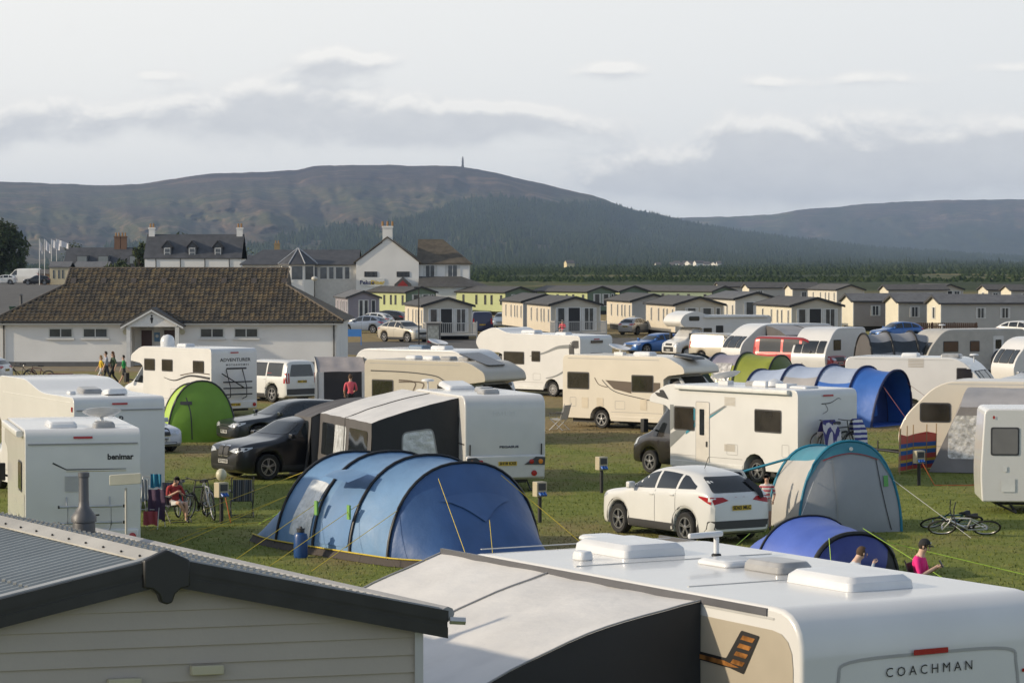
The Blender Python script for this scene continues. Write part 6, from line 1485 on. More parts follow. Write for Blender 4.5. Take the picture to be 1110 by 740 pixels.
# ================================================================ motorhomes
def swoosh(root, bv, pts, w, sg, m, off=.008, w2=None): g = MB(); strip(g, bv, arcpts(pts), w, 'y', sg, off, 0, w2); return g.build('side_stripe', m, root)
def ends_marks(root, H, W): pass
BRN = mat('brown_graphic', (.09, .065, .045), .4); CGR = mat('charcoal_graphic', (.03, .03, .032), .4); TEAL = mat('teal_graphic', (.03, .22, .30), .4); SGR = mat('silver_graphic', (.20, .21, .21), .35); LETT = mat('letter_black', (.02, .02, .022), .35)
# left front: the one lettered benimar
L, W, H, hd = 6.9, 2.4, 2.72, 104.5
r1, bv, d = motorhome('white motorhome lettered benimar with empty bike rack at the left foreground', root_at((-L/2, W/2, H), (27, 466), hd), hd, L=L, W=W, H=H)
g = MB(); text_on(g, bv, 'benimar', .165, (-.78, 2.13), 'x', -1, 0, .008, .006, 1.0); g.build('lettering', LETT, r1)
g = MB(); strip(g, bv, [(-.12 + .75, 2.02), (.35, 1.88), (-.9, 1.88)], .035, 'x', -1, .008, 0, .012); g.build('rear_stripe', CGR, r1); g = MB(); strip(g, bv, [(.35, 1.84), (-.9, 1.84)], .012, 'x', -1, .008); g.build('rear_stripe', mat('gold_line', (.4, .32, .12), .4), r1)
g = MB(); g.box(-L/2 - .03, -L/2 - .002, -W/2 + .06, W/2 - .06, 2.40, 2.43); g.build('rear_seam', GREY, r1)
g = MB()
for k in range(12): g.box(-L/2 - .022, -L/2 - .002, -.05 + .0, .38, 1.42 + k * .028, 1.436 + k * .028)
g.build('vent_grille', mat('vent_white', (.45, .45, .45), .5), r1)
g = MB(); strip(g, bv, [(-L/2 + .12, .8), (-L/2 + .12, 1.2), (-L/2 + .25, 1.35)], .05, 'y', 1); g.build('side_stripe', mat('navy_graphic', (.03, .04, .12), .4), r1); van_window(r1, bv, -L/2 + .8, -L/2 + 1.7, 1.35, 2.0, 1)
rk = MB()
for z in (.78, 1.12): 
    for y in (1.0,): rk.tube([(-L/2 - .28, -.78, z), (-L/2 - .28, .52, z)], .025)
for y in (.35, -.55): rk.tube([(-L/2 - .01, y, 1.3), (-L/2 - .10, y, 1.12), (-L/2 - .3, y, 1.10), (-L/2 - .3, y, .74), (-L/2 - .01, y, .6)], .014)
for z in (.78, 1.12):
    for y in (-.80, .52): rk.tube([(-L/2 - .28, y, z), (-L/2 - .28, y * 1.06, z)], .035, m=1)
rk.tube([(-L/2 - .2, .2, .9), (-L/2 - .35, -.3, .95)], .02, m=1); rk.build('bike_rack', [STEEL, BLACK], r1)
rooflight(r1, -L/2 + 1.2, .35, H, 1.2, .6, .12); rooflight(r1, -L/2 + .6, -.5, H, .5, .45, .12, mat('smoked_vent', (.3, .3, .3))); flat_dish(r1, -L/2 + 1.4, -.55, H); rail_awning(r1, -L/2 + .4, 1.2, W/2 + .08, H - .1)
# second: KR, sloping raised roof
L, W, H, hd = 9.0, 2.35, 2.86, 115
r2, bv, d = motorhome('white motorhome with raised sloping roof behind the benimar one', root_at((-L/2, W/2, H), (80, 431), hd), hd, L=L, W=W, H=H, rise=.30)
g = MB(); g.box(-L/2 - .03, -L/2 - .002, -W/2 + .06, W/2 - .06, 2.52, 2.55); g.build('rear_seam', GREY, r2)
g = MB(); text_on(g, bv, 'R', .26, (-.05, 2.28), 'x', -1, 0, .008, .004); g.build('lettering', LETT, r2); g = MB(); decal(g, bv, [(.08, 2.20), (.16, 2.24), (.14, 2.46), (.20, 2.48), (.23, 2.3), (.33, 2.22), (.2, 2.16)], 'x', -1, .008); decal(g, bv, [(.35, 2.08), (-.42, 2.08), (-.42, 2.11), (.35, 2.11)], 'x', -1, .008); g.build('lettering', LETT, r2)
g = MB(); v_, f_ = text2d('ROMA', .24, .006); out = []
for a, b in v_: out.append((-L/2 + .17 - b, W/2 + .012, 2.02 + a))
g.add(out, f_); g.build('lettering', LETT, r2); g = MB(); g.box(-L/2 + .10, -L/2 + .16, W/2 + .0, W/2 + .03, 2.5, 2.62); g.build('marker_light', RED, r2)
van_window(r2, bv, -L/2 + 1.5, -L/2 + 2.2, 1.75, 2.15, 1); van_window(r2, bv, -L/2 + 2.9, -L/2 + 4.4, 1.7, 2.15, 1)
rooflight(r2, -L/2 + 2.3, .1, H, .62, .55, .14, mat('smoked_vent', (.3, .3, .3)), tilt=-.1); rooflight(r2, -L/2 + 1.1, -.2, H, .6, .55, .14, tilt=.1); rooflight(r2, -L/2 + 1.9, .7, H, .3, .2, .08)
# third: dark graphics, bikes on the rear
L, W, H, hd = 6.9, 2.25, 2.75, 131
r3, bv, d = motorhome('white motorhome with satellite dome and rear bike rack in front of the wash block', root_at((-L/2, W/2, H), (229, 378), hd), hd, L=L, W=W, H=H)
dish_box(r3, 1.2, .1, H); rooflight(r3, 0, 0, H, .7, .5, .12); swoosh(r3, bv, [(-L/2 + .1, 1.55), (-L/2 + 1.5, 1.62), (-L/2 + 2.6, 1.4), (-L/2 + 3.4, 1.5)], .10, 1, CGR, w2=.02); swoosh(r3, bv, [(-L/2 + .1, 1.72), (-L/2 + 1.2, 1.75), (-L/2 + 2.2, 1.62)], .04, 1, BRN)
for a, b_ in ((-L/2 + .5, -L/2 + 1.3), (-.7, .1), (.6, 1.4)): van_window(r3, bv, a, b_, 1.75, 2.25, 1)
g = MB(); text_on(g, bv, 'ADVENTURER', .19, (-.05, 2.28), 'x', -1, 0, .008, .003, 1.25); g.build('lettering', LETT, r3); g = MB(); text_on(g, bv, 'M O T O R H O M E S', .10, (-.15, 2.08), 'x', -1, 0, .008, .002, 1.2); g.build('lettering', LETT, r3)
g = MB(); decal(g, bv, rect(-.6, .4, 1.9, 1.97, .02), 'x', -1, .01); g.build('rear_stripe', CGR, r3)
g = MB(); 
for z in (.9, 1.15, 1.4): g.tube([(-L/2 - .25, -.7, z), (-L/2 - .25, .7, z)], .03)
for y in (.4, -.4): g.tube([(-L/2 - .0, y, 1.9), (-L/2 - .3, y, 1.2), (-L/2 - .3, y, .8), (-L/2, y, .7)], .02)
g.tube([(-L/2 - .2, .75, 1.75), (-L/2 - .28, -.3, 1.15)], .025); g.build('bike_rack', BLACK, r3)
# fourth: stripes, cab facing right, in front of the info totem
L, W, H, hd = 6.5, 2.3, 2.80, -38
SIDE4 = mat('beige_side', (.42, .38, .31), .35, var=.03, coat=.3)
r4, bv, d = motorhome('beige sided motorhome with double brown swoosh, cab facing right', root_at((-L/2, -W/2, H), (395, 389), hd), hd, L=L, W=W, H=H, m=SIDE4, cabm=WHITE)
for pts in ([(-L/2 + .3, 2.4), (-L/2 + 2, 2.38), (0, 2.28), (.5, 2.1), (1.4, 2.0)],): swoosh(r4, bv, pts, .04, -1, CGR)
for dx in (0, .35): swoosh(r4, bv, [(-L/2 + 1.6, 2.1 - dx * .2), (-.9 + dx, 2.02), (-1.0 + dx, 1.6), (-.5 + dx, 1.0)], .05, -1, BRN)
van_window(r4, bv, -L/2 + .35, -L/2 + 1.35, 1.3, 2.1, -1, blind=False); van_window(r4, bv, .1, 1.0, 1.35, 2.0, -1, blind=False)
g = MB(); g.prism(rpoly([(-.8, -.6), (.5, -.5), (.5, .5), (-.8, .6)], .1), 'z', 0, .03, 0, Matrix.Translation((L/2 - 1.9, 0, H + .0)) @ Matrix.Rotation(.30, 4, 'Y')); g.build('solar_panel', mat('solar_dark', (.05, .055, .065), .2), r4)
for x in (-2, -1.2, -.4, .4): rooflight(r4, x, .1, H, .5, .45, .12, mat('smoked_vent', (.3, .3, .3)) if x > -1 else None)
# caravan behind the fourth, with its porch
L, W, H, hd = 6.8, 2.3, 2.66, 142 - 180 + 0
c5, bv, d = caravan('white caravan half hidden behind the brown swoosh motorhome, blue roof vents', root_at((-L/2, -W/2, H), (384, 377), hd), hd, L=L, W=W, H=H, round_rear=.8)
for x, m_ in ((-.8, mat('blue_vent', (.12, .18, .26), .4)), (.4, None)): rooflight(c5, x, 0, H, .8, .6, .14, m_)
flat_dish(c5, 0, .2, H)
SPW = fabric('striped_porch', (.30, .27, .26), .6, .3, 4)
aw5 = awning('small porch awning with grey roof and dark painted opening, person standing inside', root_at((0, 1.8, 0), (371, 449), -172), -172, -1.0, 1.0, 0, 1.8, 2.3, 1.75, SPW, AWW, AWW, ends=(1, 1), seams=(-1.0, 1.0), windows=[(-.8, .75, .1, 1.85, mat('porch_inside_shade', (.03, .028, .03), .8))])  # dark panel painted on the front for the shaded inside of the open porch
# fifth: overcab, side swirl
L, W, H, hd = 6.8, 2.3, 2.85, 138
r6, bv, d = motorhome('white overcab motorhome with grey swirl beside the road, nose pointing left', root_at((-L/2, W/2, H), (629, 364), hd), hd, L=L, W=W, H=H, style='luton')
van_window(r6, bv, 1.05 - 1.0, 1.35, 1.45, 2.05, 1); van_window(r6, bv, -.95, -.4, 1.6, 2.1, 1)
swoosh(r6, bv, [(-L/2 + .2, 2.35), (-L/2 + 1.3, 2.3), (-1.2, 2.02), (-.3, 1.85)], .20, 1, SGR, w2=.03); swoosh(r6, bv, [(-L/2 + .1, 2.45), (-L/2 + .5, 2.4), (-L/2 + .5, 1.9)], .35, 1, CGR, .010, .3); swoosh(r6, bv, [(1.5, 1.3), (1.3, 1.0), (.7, .8), (.0, .7)], .20, 1, SGR, w2=.02); swoosh(r6, bv, [(-1.3, .85), (-2.0, 1.0), (-3.0, 1.5)], .03, 1, SGR, w2=.12)
van_window(r6, bv, -.45, .45, 1.5, 2.05, -1, ax='x'); g = MB(); g.box(-L/2 - .06, -L/2, -.4, .4, 2.5, 2.62); g.build('rear_spoiler', BRN, r6); rooflight(r6, .6, 0, H + .05, .9, .6, .14); rooflight(r6, -1.4, 0, H, .7, .5, .12)
# sixth: cream low profile in the middle
L, W, H, hd = 6.6, 2.3, 2.74, -38
r7, bv, d = motorhome('cream motorhome with brown window band in the middle of the grass, cab facing right', root_at((-L/2, -W/2, H), (610, 384), hd), hd, L=L, W=W, H=H, m=CREAM, cabm=WHITE)
van_window(r7, bv, -L/2 + .22, -L/2 + 1.25, 1.45, 2.1, -1); van_window(r7, bv, -.1, .9, 1.4, 2.05, -1)
g = MB(); decal(g, bv, [(-1.3, 1.82), (-.9, 1.5), (-.1, 1.35), (-.1, 1.78)], 'y', -1, .008, 0, .4); g.build('side_stripe', BRN, r7); g = MB(); decal(g, bv, [(.9, 1.28), (1.5, 1.15), (1.5, 1.78), (.9, 1.78)], 'y', -1, .008, 0, .4); g.build('side_stripe', BRN, r7); swoosh(r7, bv, [(-1.45, 1.82), (-.9, 1.42), (.2, 1.2), (1.5, 1.02)], .03, -1, CGR); swoosh(r7, bv, [(-L/2 + 1.5, 1.9), (-L/2 + 1.7, 1.65), (-L/2 + 2.1, 1.55)], .03, -1, BRN)
for x in (-2.4, -1.7, .3): g = MB(); decal(g, bv, rect(x, x + .30, .75, 1.15, .03), 'y', -1, .01); g.build('service_hatch', mat('hatch_cream', (.56, .49, .38), .4), r7)
flat_dish(r7, -1.5, .0, H); rooflight(r7, -.3, 0, H, .8, .5, .13); rooflight(r7, 1.7, 0, H - .06, .95, .8, .10, GLASS, tilt=.12); rail_awning(r7, -2.5, 1.3, W/2 + .07, H - .1)
# seventh: black cab
L, W, H, hd = 7.3, 2.3, 2.68, 128
KB = mat('black_paint', (.016, .013, .011), .25, coat=.8)
r8, bv, d = motorhome('white motorhome with black cab and blue diagonal stripe, towels on its rear bikes', root_at((-L/2, W/2, H), (865, 423), hd), hd, L=L, W=W, H=H, cabm=KB)
van_window(r8, bv, -L/2 + .65, -L/2 + 1.75, 1.45, 2.1, 1); van_window(r8, bv, .62, 1.52, 1.35, 2.05, 1)
g = MB(); decal(g, bv, rpoly([(.0, .45), (.55, .45), (.55, 2.2), (.0, 2.2)], .05), 'y', 1, .012, 0, .4); dr = g.build('door', mat('door_white', (.60, .57, .52), .3, coat=.3), r8); g = MB(); decal(g, bv, rect(.20, .40, 1.25, 2.0, .03), 'y', 1, .02); g.build('door_window', GLASS, dr); g = MB(); decal(g, bv, rect(.06, .12, .92, 1.08, .02), 'y', 1, .03); g.build('handle', BLACK, dr)
g = MB(); P2 = rpoly([(-.01, .45), (.56, .45), (.56, 2.21), (-.01, 2.21)], .05); strip(g, bv, P2 + P2[:1], .018, 'y', 1, .014); g.build('door_seal', GREY, dr)
for pl, m_, of in (([(1.54, 2.08), (1.70, 2.08), (1.70, 1.32), (1.54, 1.4)], SGR, .008), ([(1.70, 1.22), (1.70, .82), (.60, 1.58), (.60, 1.74)], SGR, .008), ([(-.02, 1.86), (-.02, 1.80), (-.75, 2.12), (-.65, 2.14)], SGR, .008), ([(1.0, 1.32), (1.0, 1.24), (.60, 1.48), (.60, 1.62)], TEAL, .012), ([(-.02, 1.80), (-.02, 1.75), (-.7, 2.10), (-.75, 2.12)], TEAL, .012), ([(.6, 2.0), (.74, 2.0), (.74, 1.62), (.6, 1.68)], TEAL, .014)):
    g = MB(); decal(g, bv, pl, 'y', 1, of, 0, .3); g.build('side_stripe', m_, r8)
for z0, z1 in ((2.15, 2.4), (.85, 1.05)):
    g = MB()
    for k in range(7): zz = z0 + (z1 - z0) * k / 7; decal(g, bv, [(-1.1, zz), (-.65, zz), (-.65, zz + .018), (-1.1, zz + .018)], 'y', 1, .01)
    g.build('vent_grille', mat('vent_tan', (.40, .36, .30), .6), r8)
rail_awning(r8, -L/2 + .3, 1.35, W/2 + .07, H - .07)
g = MB(); decal(g, bv, rpoly([(1.75, 2.22), (2.25, 2.30), (2.45, 2.45), (2.0, 2.5)], .05), 'y', 1, .01); g.build('luton_graphic', CGR, r8)
flat_dish(r8, .5, .0, H); rooflight(r8, -.5, -.2, H, .5, .45, .12, mat('smoked_vent', (.3, .3, .3))); rooflight(r8, -1.2, .1, H, .6, .5, .16); 
g = MB(); g.box(-2.2, -1.75, -.2, .2, H, H + .1); g.lathe([(.28, 0), (.24, .12), (.05, .2)], 14, (-1.5, 0, H + .02)); g.build('air_unit', ROOFW, r8); rooflight(r8, -2.7, 0, H, .7, .55, .06)
g = MB(); strip(g, bv, arcpts([(.25, 2.28), (-.1, 2.3), (-.4, 2.42), (-.5, 2.38)], 5), .03, 'x', -1, .008, 0, .01); strip(g, bv, arcpts([(.1, 2.26), (0, 2.1), (.2, 2.0)], 4), .015, 'x', -1, .008); g.build('rear_stripe', CGR, r8)
g = MB(); g.tube([(-L/2 - .03, .62, .9), (-L/2 - .3, .62, .85), (-L/2 - .3, -.62, .85), (-L/2 - .03, -.62, .9)], .022); g.tube([(-L/2 - .22, -.9, .82), (-L/2 - .22, .9, .82)], .025); g.tube([(-L/2 - .4, -.9, .82), (-L/2 - .4, .9, .82)], .025); g.build('bike_rack', BLACK, r8)
def attach(root_loc, head, l): h = R(head); return (root_loc[0] + l[0] * math.cos(h) - l[1] * math.sin(h), root_loc[1] + l[0] * math.sin(h) + l[1] * math.cos(h), l[2])
rl = tuple(r8.location)
bk = bike('dark bicycle on the rack behind the black cab motorhome', attach(rl, hd, (-L/2 - .22, .05, .84)), hd + 90, BLACK)
bk = bike('second dark bicycle on the same rack, farther from the body', attach(rl, hd, (-L/2 - .42, -.05, .84)), hd + 270, DGREY)
STR1 = striped('navy_white_stripes', [(0, (.03, .025, .16)), (.5, (.55, .52, .55))], .10, 0); STR2 = striped('navy_white_bands', [(0, (.025, .03, .20)), (.5, (.6, .6, .62))], .14, 2)
for lb, a, m_, w in (('purple and white striped towel over the left bike on the rack', .38, STR1, .34), ('navy and white banded towel over the right end of the bike rack', -.72, STR2, .26)):
    g = MB(); rows = []
    for k in range(9):
        y = a + w * (k / 4 - 1); rows.append([Vector((-L/2 - .60 - .05 * math.sin(k * 1.7), y * 1.0, 1.0 + .05 * math.sin(k))), Vector((-L/2 - .53 - .04 * math.cos(k * 1.5), y, 1.5)), Vector((-L/2 - .42, a + (y - a) * .7, 1.86)), Vector((-L/2 - .34, a + (y - a) * .7, 1.80)), Vector((-L/2 - .28, y, 1.4))])
    g.loft(rows, cap=False, closed=False); o = g.build('beach_towel', m_, None, smooth=60, fix=False); o.location = rl; o.rotation_euler = (0, 0, R(hd)); tag(o, lb, 'towel', 'towels drying on the bike rack')
# far overcab behind
L, W, H, hd = 7.2, 2.25, 2.75, 207
r9, bv, d = motorhome('far white overcab motorhome with silver windscreen cover in front of the static caravans', root_at((L/2 - .85, W/2, 0), (746, 388), hd), hd, L=L, W=W, H=H, style='luton', screen=True, endm=WHITE)
van_window(r9, bv, .95, 1.6, 1.6, 1.95, 1); van_window(r9, bv, -2.6, -1.7, 1.5, 2.05, 1); van_window(r9, bv, 1.9, 2.7, 2.42, 2.72, 1, r=.1)
g = MB(); decal(g, bv, rect(.1, .65, .5, 2.1, .04), 'y', 1, .01); g.build('doorway', BLACK, r9); g = MB(); g.box(-.55, .08, W/2 + .02, W/2 + .06, .6, 2.1); g.build('door', WHITE, r9, bevel=.01)
rail_awning(r9, -L/2 + .3, 1.6, W/2 + .08, H - .08); g = MB(); g.box(-2.8, 1.0, W/2 - .03, W/2 + .01, .40, .62); g.build('side_skirt', BRN, r9)

# ================================================================ more caravans
def tour(lb, uv, anchor, hd, L=5.8, H=2.6, W=2.25, **k):
    return caravan(lb, root_at((anchor[0] * L/2, anchor[1] * W/2, anchor[2] if len(anchor) > 2 else H), uv, hd), hd, L=L, W=W, H=H, **k)
# right: V
c1, bv, d = tour('white caravan with grey front windows behind the big blue tent', (916, 386), (-1, -1), -24, L=5.9, H=2.4)
van_window(c1, bv, 1.7, 2.35, 1.25, 2.0, -1); g = MB()
for k in range(6): decal(g, bv, [(-.3, 2.0 + k * .06), (.35, 2.0 + k * .06), (.35, 2.03 + k * .06), (-.3, 2.03 + k * .06)], 'y', -1, .01)
g.build('vent_grille', mat('vent_tan', (.4, .36, .3), .6), c1); rooflight(c1, -.5, 0, 2.4, .7, .5, .14); rooflight(c1, 1.2, 0, 2.4, .8, .6, .12, mat('smoked_vent', (.3, .3, .3))); aerial(c1, 2.2, -.3, 2.2)
# W: nose at left
c2, bv, d = tour('cream sided caravan with brown tinted corner window and hitch pointing left', (972, 494), (1, 1, .3), 163, L=7.2, H=2.62, m=CREAM, win=False, nose=.95)
van_window(c2, bv, 1.95, 2.9, 1.35, 1.95, 1, r=.1); g = MB(); decal(g, bv, rect(.2, .4, 2.25, 2.3, .02), 'y', 1, .03); g.build('side_lamp', WHITE, c2)
c2l = tuple(c2.location)
# X: right edge
c3 = thing('touring_caravan', 'white caravan cut off by the right edge, grey blind in its end window', 'caravan', root_at((3.2, 1.12, 2.6), (1063, 443), 175), 175)
bv = prof_body(rpoly([(-3.2, .3, .05), (-3.2, 2.6, .3), (3.1, 2.6, .16), (3.2, 1.0, .3), (3.16, .3, .06)], .1, 6), 2.24, c3, WHITE, bevel=.05)
for y in (.95, -.95): put_wheel(c3, -.3, y, .31, .18)
g = MB(); g.tube([(2.9, .9, .3), (2.3, .95, .02)], .03); g.tube([(2.5, .9, .3), (2.3, .95, .02)], .03); g.build('corner_steady', BLACK, c3); g = MB(); g.box(-2.9, 2.8, -.7, .7, .2, .32); g.build('chassis', BLACK, c3)
van_window(c3, bv, 2.25, 2.95, 1.45, 2.15, 1, gl=mat('grey_blind', (.16, .155, .15), .5)); 
for x, z, w, h, m_ in ((2.55, 1.05, .1, .14, PVCW), (2.35, .55, .34, .34, PVCW), (2.85, 2.35, .05, .08, RED)): g = MB(); decal(g, bv, rect(x, x + w, z, z + h, .02), 'y', 1, .018); g.build('hatch' if w > .06 else 'marker_light', m_, c3)
# back rows on the right
c4, bv, d = tour('white caravan with tall dark three pane front window left of the red van', (852, 351), (0, 1, 2.6), 206, L=6.4, H=2.6, nose=1.2)
awn4 = awning('grey roofed awning along the caravan behind the red van', tuple(c4.location), 206, -2.9, 1.4, 1.15, 2.2, 2.5, 2.0, AWL, AWG, AWG, seams=(-.5,), zmid=2.35)
c5b, bv, d = tour('white caravan with pale nose between the red van and the striped tunnel awning', (894, 400), (1, 1, .35), 232, L=4.4, H=2.6, nose=.8)
van_window(c5b, bv, .5, 1.3, 1.35, 1.95, 1)
c6, bv, d = tour('cream nosed caravan with grey side and brown windows left of the black estate car', (1004, 402), (1, 1, .35), 206, L=6.6, H=2.58, nose=.8, m=mat('grey_caravan', (.40, .385, .35), .4))
for a, b_ in ((1.2, 2.2), (-.2, .45)): van_window(c6, bv, a, b_, 1.35, 1.95, 1, gl=mat('brown_pane', (.09, .05, .03), .15))
g = MB(); decal(g, bv, rect(-1.8, -1.1, .5, 2.2, .05), 'y', 1, .012); dd = g.build('door', WHITE, c6); g = MB(); decal(g, bv, rect(-1.65, -1.25, 1.5, 2.0, .04), 'y', 1, .02); g.build('door_window', GLASS, dd); aerial(c6, 1.5, 0, 2.5)
c7 = tour('small white caravan at the far right edge behind the parked cars', (1098, 366), (1, 1), 200, L=5, H=2.5)[0]
c8 = tour('white caravan roof showing far left behind the cars by the white van', (-14, 402), (-1, 1, .3), 100, L=5, H=2.5)[0] if False else None
# striped tunnel awning
TG = fabric('grey_tunnel', (.26, .26, .27), .55, .3, 3); 
tr = thing('awning', 'grey tunnel awning with black hoops and dark windows beside the pale nosed caravan', 'awning', root_at((0, 0, 0), (972, 408), 18), 18)
o, bvt, R0 = tunnel(tr, [(-2.0, 1.25, 2.35, 0), (-.7, 1.3, 2.45, 0), (.8, 1.3, 2.45, 0), (2.1, 1.25, 2.3, 0)], [TG, GLASS, AWL], lambda i, k, n: 1 if (6 <= k <= 8 or n - 8 <= k <= n - 6) else 0)
hoop_poles(tr, R0, (0, 1, 2, 3), BLACK, .06); end_panel(tr, R0[0], [AWG], lambda i, k, n: 0, 'end_panel'); end_panel(tr, R0[-1], [AWG], lambda i, k, n: 0, 'end_panel')
# ================================================================ cars
def cwa(L, wx, wy, W, uv, hd, H=0): return root_at((wx * L, wy * W / 2, H), uv, hd)
PWH = paint('paint_white', (.62, .62, .60), .0); PBK = paint('paint_black', (.006, .006, .008), .0); PGY = paint('paint_graphite', (.028, .032, .036), .4); PSB = paint('paint_silver_blue', (.22, .26, .33), .5); PGO = paint('paint_pale_gold', (.50, .46, .38), .4)
PSI = paint('paint_silver', (.42, .43, .44), .5); PNV = paint('paint_navy', (.010, .014, .05), .3); PBL = paint('paint_blue', (.03, .12, .36), .4); PRD = paint('paint_red', (.32, .018, .016), .2); PBR = paint('paint_dark_brown', (.035, .026, .022), .4)
q_, bq, dq = car('white hatchback SUV with yellow plate, dark coat in its rear window, on the grass', 'car', 'suv', PWH, cwa(4.38, -.29, 1, 1.82, (741, 588), 122), 122, L=4.38, W=1.82, H=1.62, plate='SD65 MLC', rails=False)
g = MB(); g.tube([(.1, .0, 1.58), (-.05, .0, 1.85)], .008); 
g.v = [(x - .9, y, z) for x, y, z in g.v]; g.build('aerial', BLACK, q_)
g = MB(); decal(g, bq, rpoly([(-.75, 1.36), (-.35, 1.36), (-.45, 1.18), (-.52, .98), (-.62, .99), (-.66, 1.15)], .04), 'x', -1, .04); g.build('hanging_coat', fabric('dark_coat', (.02, .02, .025), .9), q_)
od = MB(); od.prism(rpoly([(.0, .35), (.95, .35), (1.0, .98), (.75, 1.45), (.15, 1.5), (0, 1.0)], .06), 'y', -.03, .03, 0, Matrix.Translation((.25, -.93, 0)) @ Matrix.Rotation(R(-118), 4, 'Z')); dr = od.build('rear_door', PWH, q_, bevel=.012)
od = MB(); od.prism(rpoly([(.08, 1.0), (.93, 1.0), (.70, 1.40), (.2, 1.43)], .05), 'y', -.036, .036, 0, Matrix.Translation((.25, -.93, 0)) @ Matrix.Rotation(R(-118), 4, 'Z')); od.build('door_window', GLASS, dr)
car('black executive SUV with chrome kidney grille, rear hidden by the large awning', 'car', 'suv', PBK, cwa(4.9, .31, 1, 2.0, (292, 520), 216), 216, L=4.9, W=2.0, H=1.72, r=.37, kidney=True, plate='SX19 RGE')
car('dark graphite estate car behind the black SUV', 'car', 'estate', PGY, cwa(4.85, .5, 0, 1.86, (243, 482), 210), 210, L=4.85, W=1.86, H=1.5, trim=False, plate='SP13 YHD')
car('white small car showing only its nose beside the sloping roofed motorhome', 'car', 'hatch', paint('paint_white_blue', (.45, .48, .55), 0), cwa(4.3, .5, 1, 1.75, (202, 490), -52), -52, L=4.3, W=1.75, H=1.43, trim=False, kidney=True, plate='SF08 PJY')
dd_, bd, _ = car('boxy white off-roader with dark rear window near the wash block', 'car', 'boxy', PWH, cwa(4.8, -.29, 1, 1.9, (294, 436), 133), 133, L=4.8, W=1.9, H=1.88, r=.38, plate='SG11 OVB')
car('pale gold SUV driving on the road beside the lamp post', 'car', 'suv', PGO, cwa(4.75, .31, -1, 1.95, (441, 371), -48), -48, L=4.75, W=1.95, H=1.68, r=.38, plate='SR69 LUO')
car('silver blue hatchback parked in front of the lilac caravan', 'car', 'hatch', PSB, cwa(4.2, -.29, 1, 1.78, (404, 361), 158), 158, L=4.2, H=1.55, trim=False)
car('dark car behind the silver blue hatchback', 'car', 'suv', PBK, cwa(4.4, -.29, 1, 1.8, (427, 354), 158), 158, L=4.4, H=1.6)
car('white car between the silver blue hatchback and the dark one', 'car', 'hatch', PWH, cwa(4.2, -.29, 1, 1.78, (411, 356), 158), 158, L=4.2, H=1.5, trim=False)
car('dark blue van seen from behind beside the railed deck', 'van', 'van', PNV, cwa(5.0, -.5, 0, 1.9, (523, 362), 94), 94, L=5.0, W=1.95, H=1.95, trim=False, plate='SV12 HNA', name='parked_van')
car('light silver car right of the dark blue van', 'car', 'hatch', paint('paint_ice_blue', (.30, .36, .42), .4), cwa(4.1, .5, 0, 1.75, (542, 356), 262), 262, L=4.1, W=1.75, H=1.5, trim=False)
car('small silver hatchback in front of the beige caravan with steps', 'car', 'hatch', PSI, cwa(3.9, -.29, -1, 1.7, (692, 363), 58), 58, L=3.9, W=1.7, H=1.5, trim=False)
car('bright blue saloon in front of the far overcab motorhome', 'car', 'estate', PBL, cwa(4.5, .5, 0, 1.8, (682, 384), 214), 214, L=4.5, H=1.42, trim=False)
car('small pale gold van beside the far overcab motorhome', 'van', 'van', PGO, cwa(4.4, .33, -1, 1.8, (796, 393), -42), -42, L=4.4, W=1.8, H=1.82, wb=.6, r=.32, trim=False, name='parked_van')
car('red window van with grey bonnet shadow behind the green tunnel tent', 'van', 'van', PRD, cwa(5.0, -.5, -1, 1.95, (817, 364), -38, 2.1), -38, L=5.2, W=1.95, H=2.1, trim=False, vanwin=True, name='parked_van')
car('dark brown estate car parked at the right edge', 'car', 'suv', PBR, cwa(4.5, .31, -1, 1.85, (1097, 408), -32), -32, L=4.5, W=1.85, H=1.55, rails=True)
car('black car just behind the dark brown estate', 'car', 'estate', PGY, cwa(4.6, .31, -1, 1.85, (1096, 400), -28), -28, L=4.6, W=1.85, H=1.55, trim=False)
car('white SUV at the right edge in front of the long grey caravan', 'car', 'suv', PWH, cwa(4.4, -.29, -1, 1.8, (1088, 370), -40), -40, L=4.4, H=1.65)
car('pale silver car at the right edge below the dark brown estate', 'car', 'hatch', PSI, cwa(4.2, .5, 0, 1.8, (1090, 430), 205), 205, L=4.2, H=1.5, trim=False)
car('blue car roof between the striped awning and the brown fence', 'car', 'hatch', PBL, cwa(4.2, .31, 1, 1.8, (962, 370), 200), 200, L=4.2, H=1.55, trim=False)
def far_car(lb, kind, pm, u, d, z, hd, L, W, H, nm='parked_car', cat='car'):
    o = car(lb, cat, kind, pm, (cxp(u, d), d, z), hd, L=L, W=W, H=H, trim=False, name=nm)[0]; return o
far_car('tall white panel van in the car park by the round tree', 'van', PWH, 25, 440, 2.84, 172, 5.9, 2.1, 2.5, 'parked_van', 'van')
far_car('white and black hatchback beside the brown shed', 'hatch', PBK, 40, 428, 2.84, 185, 4.2, 1.8, 1.5); far_car('white car left of the panel van', 'estate', PWH, 3, 436, 2.84, 182, 4.5, 1.8, 1.5)
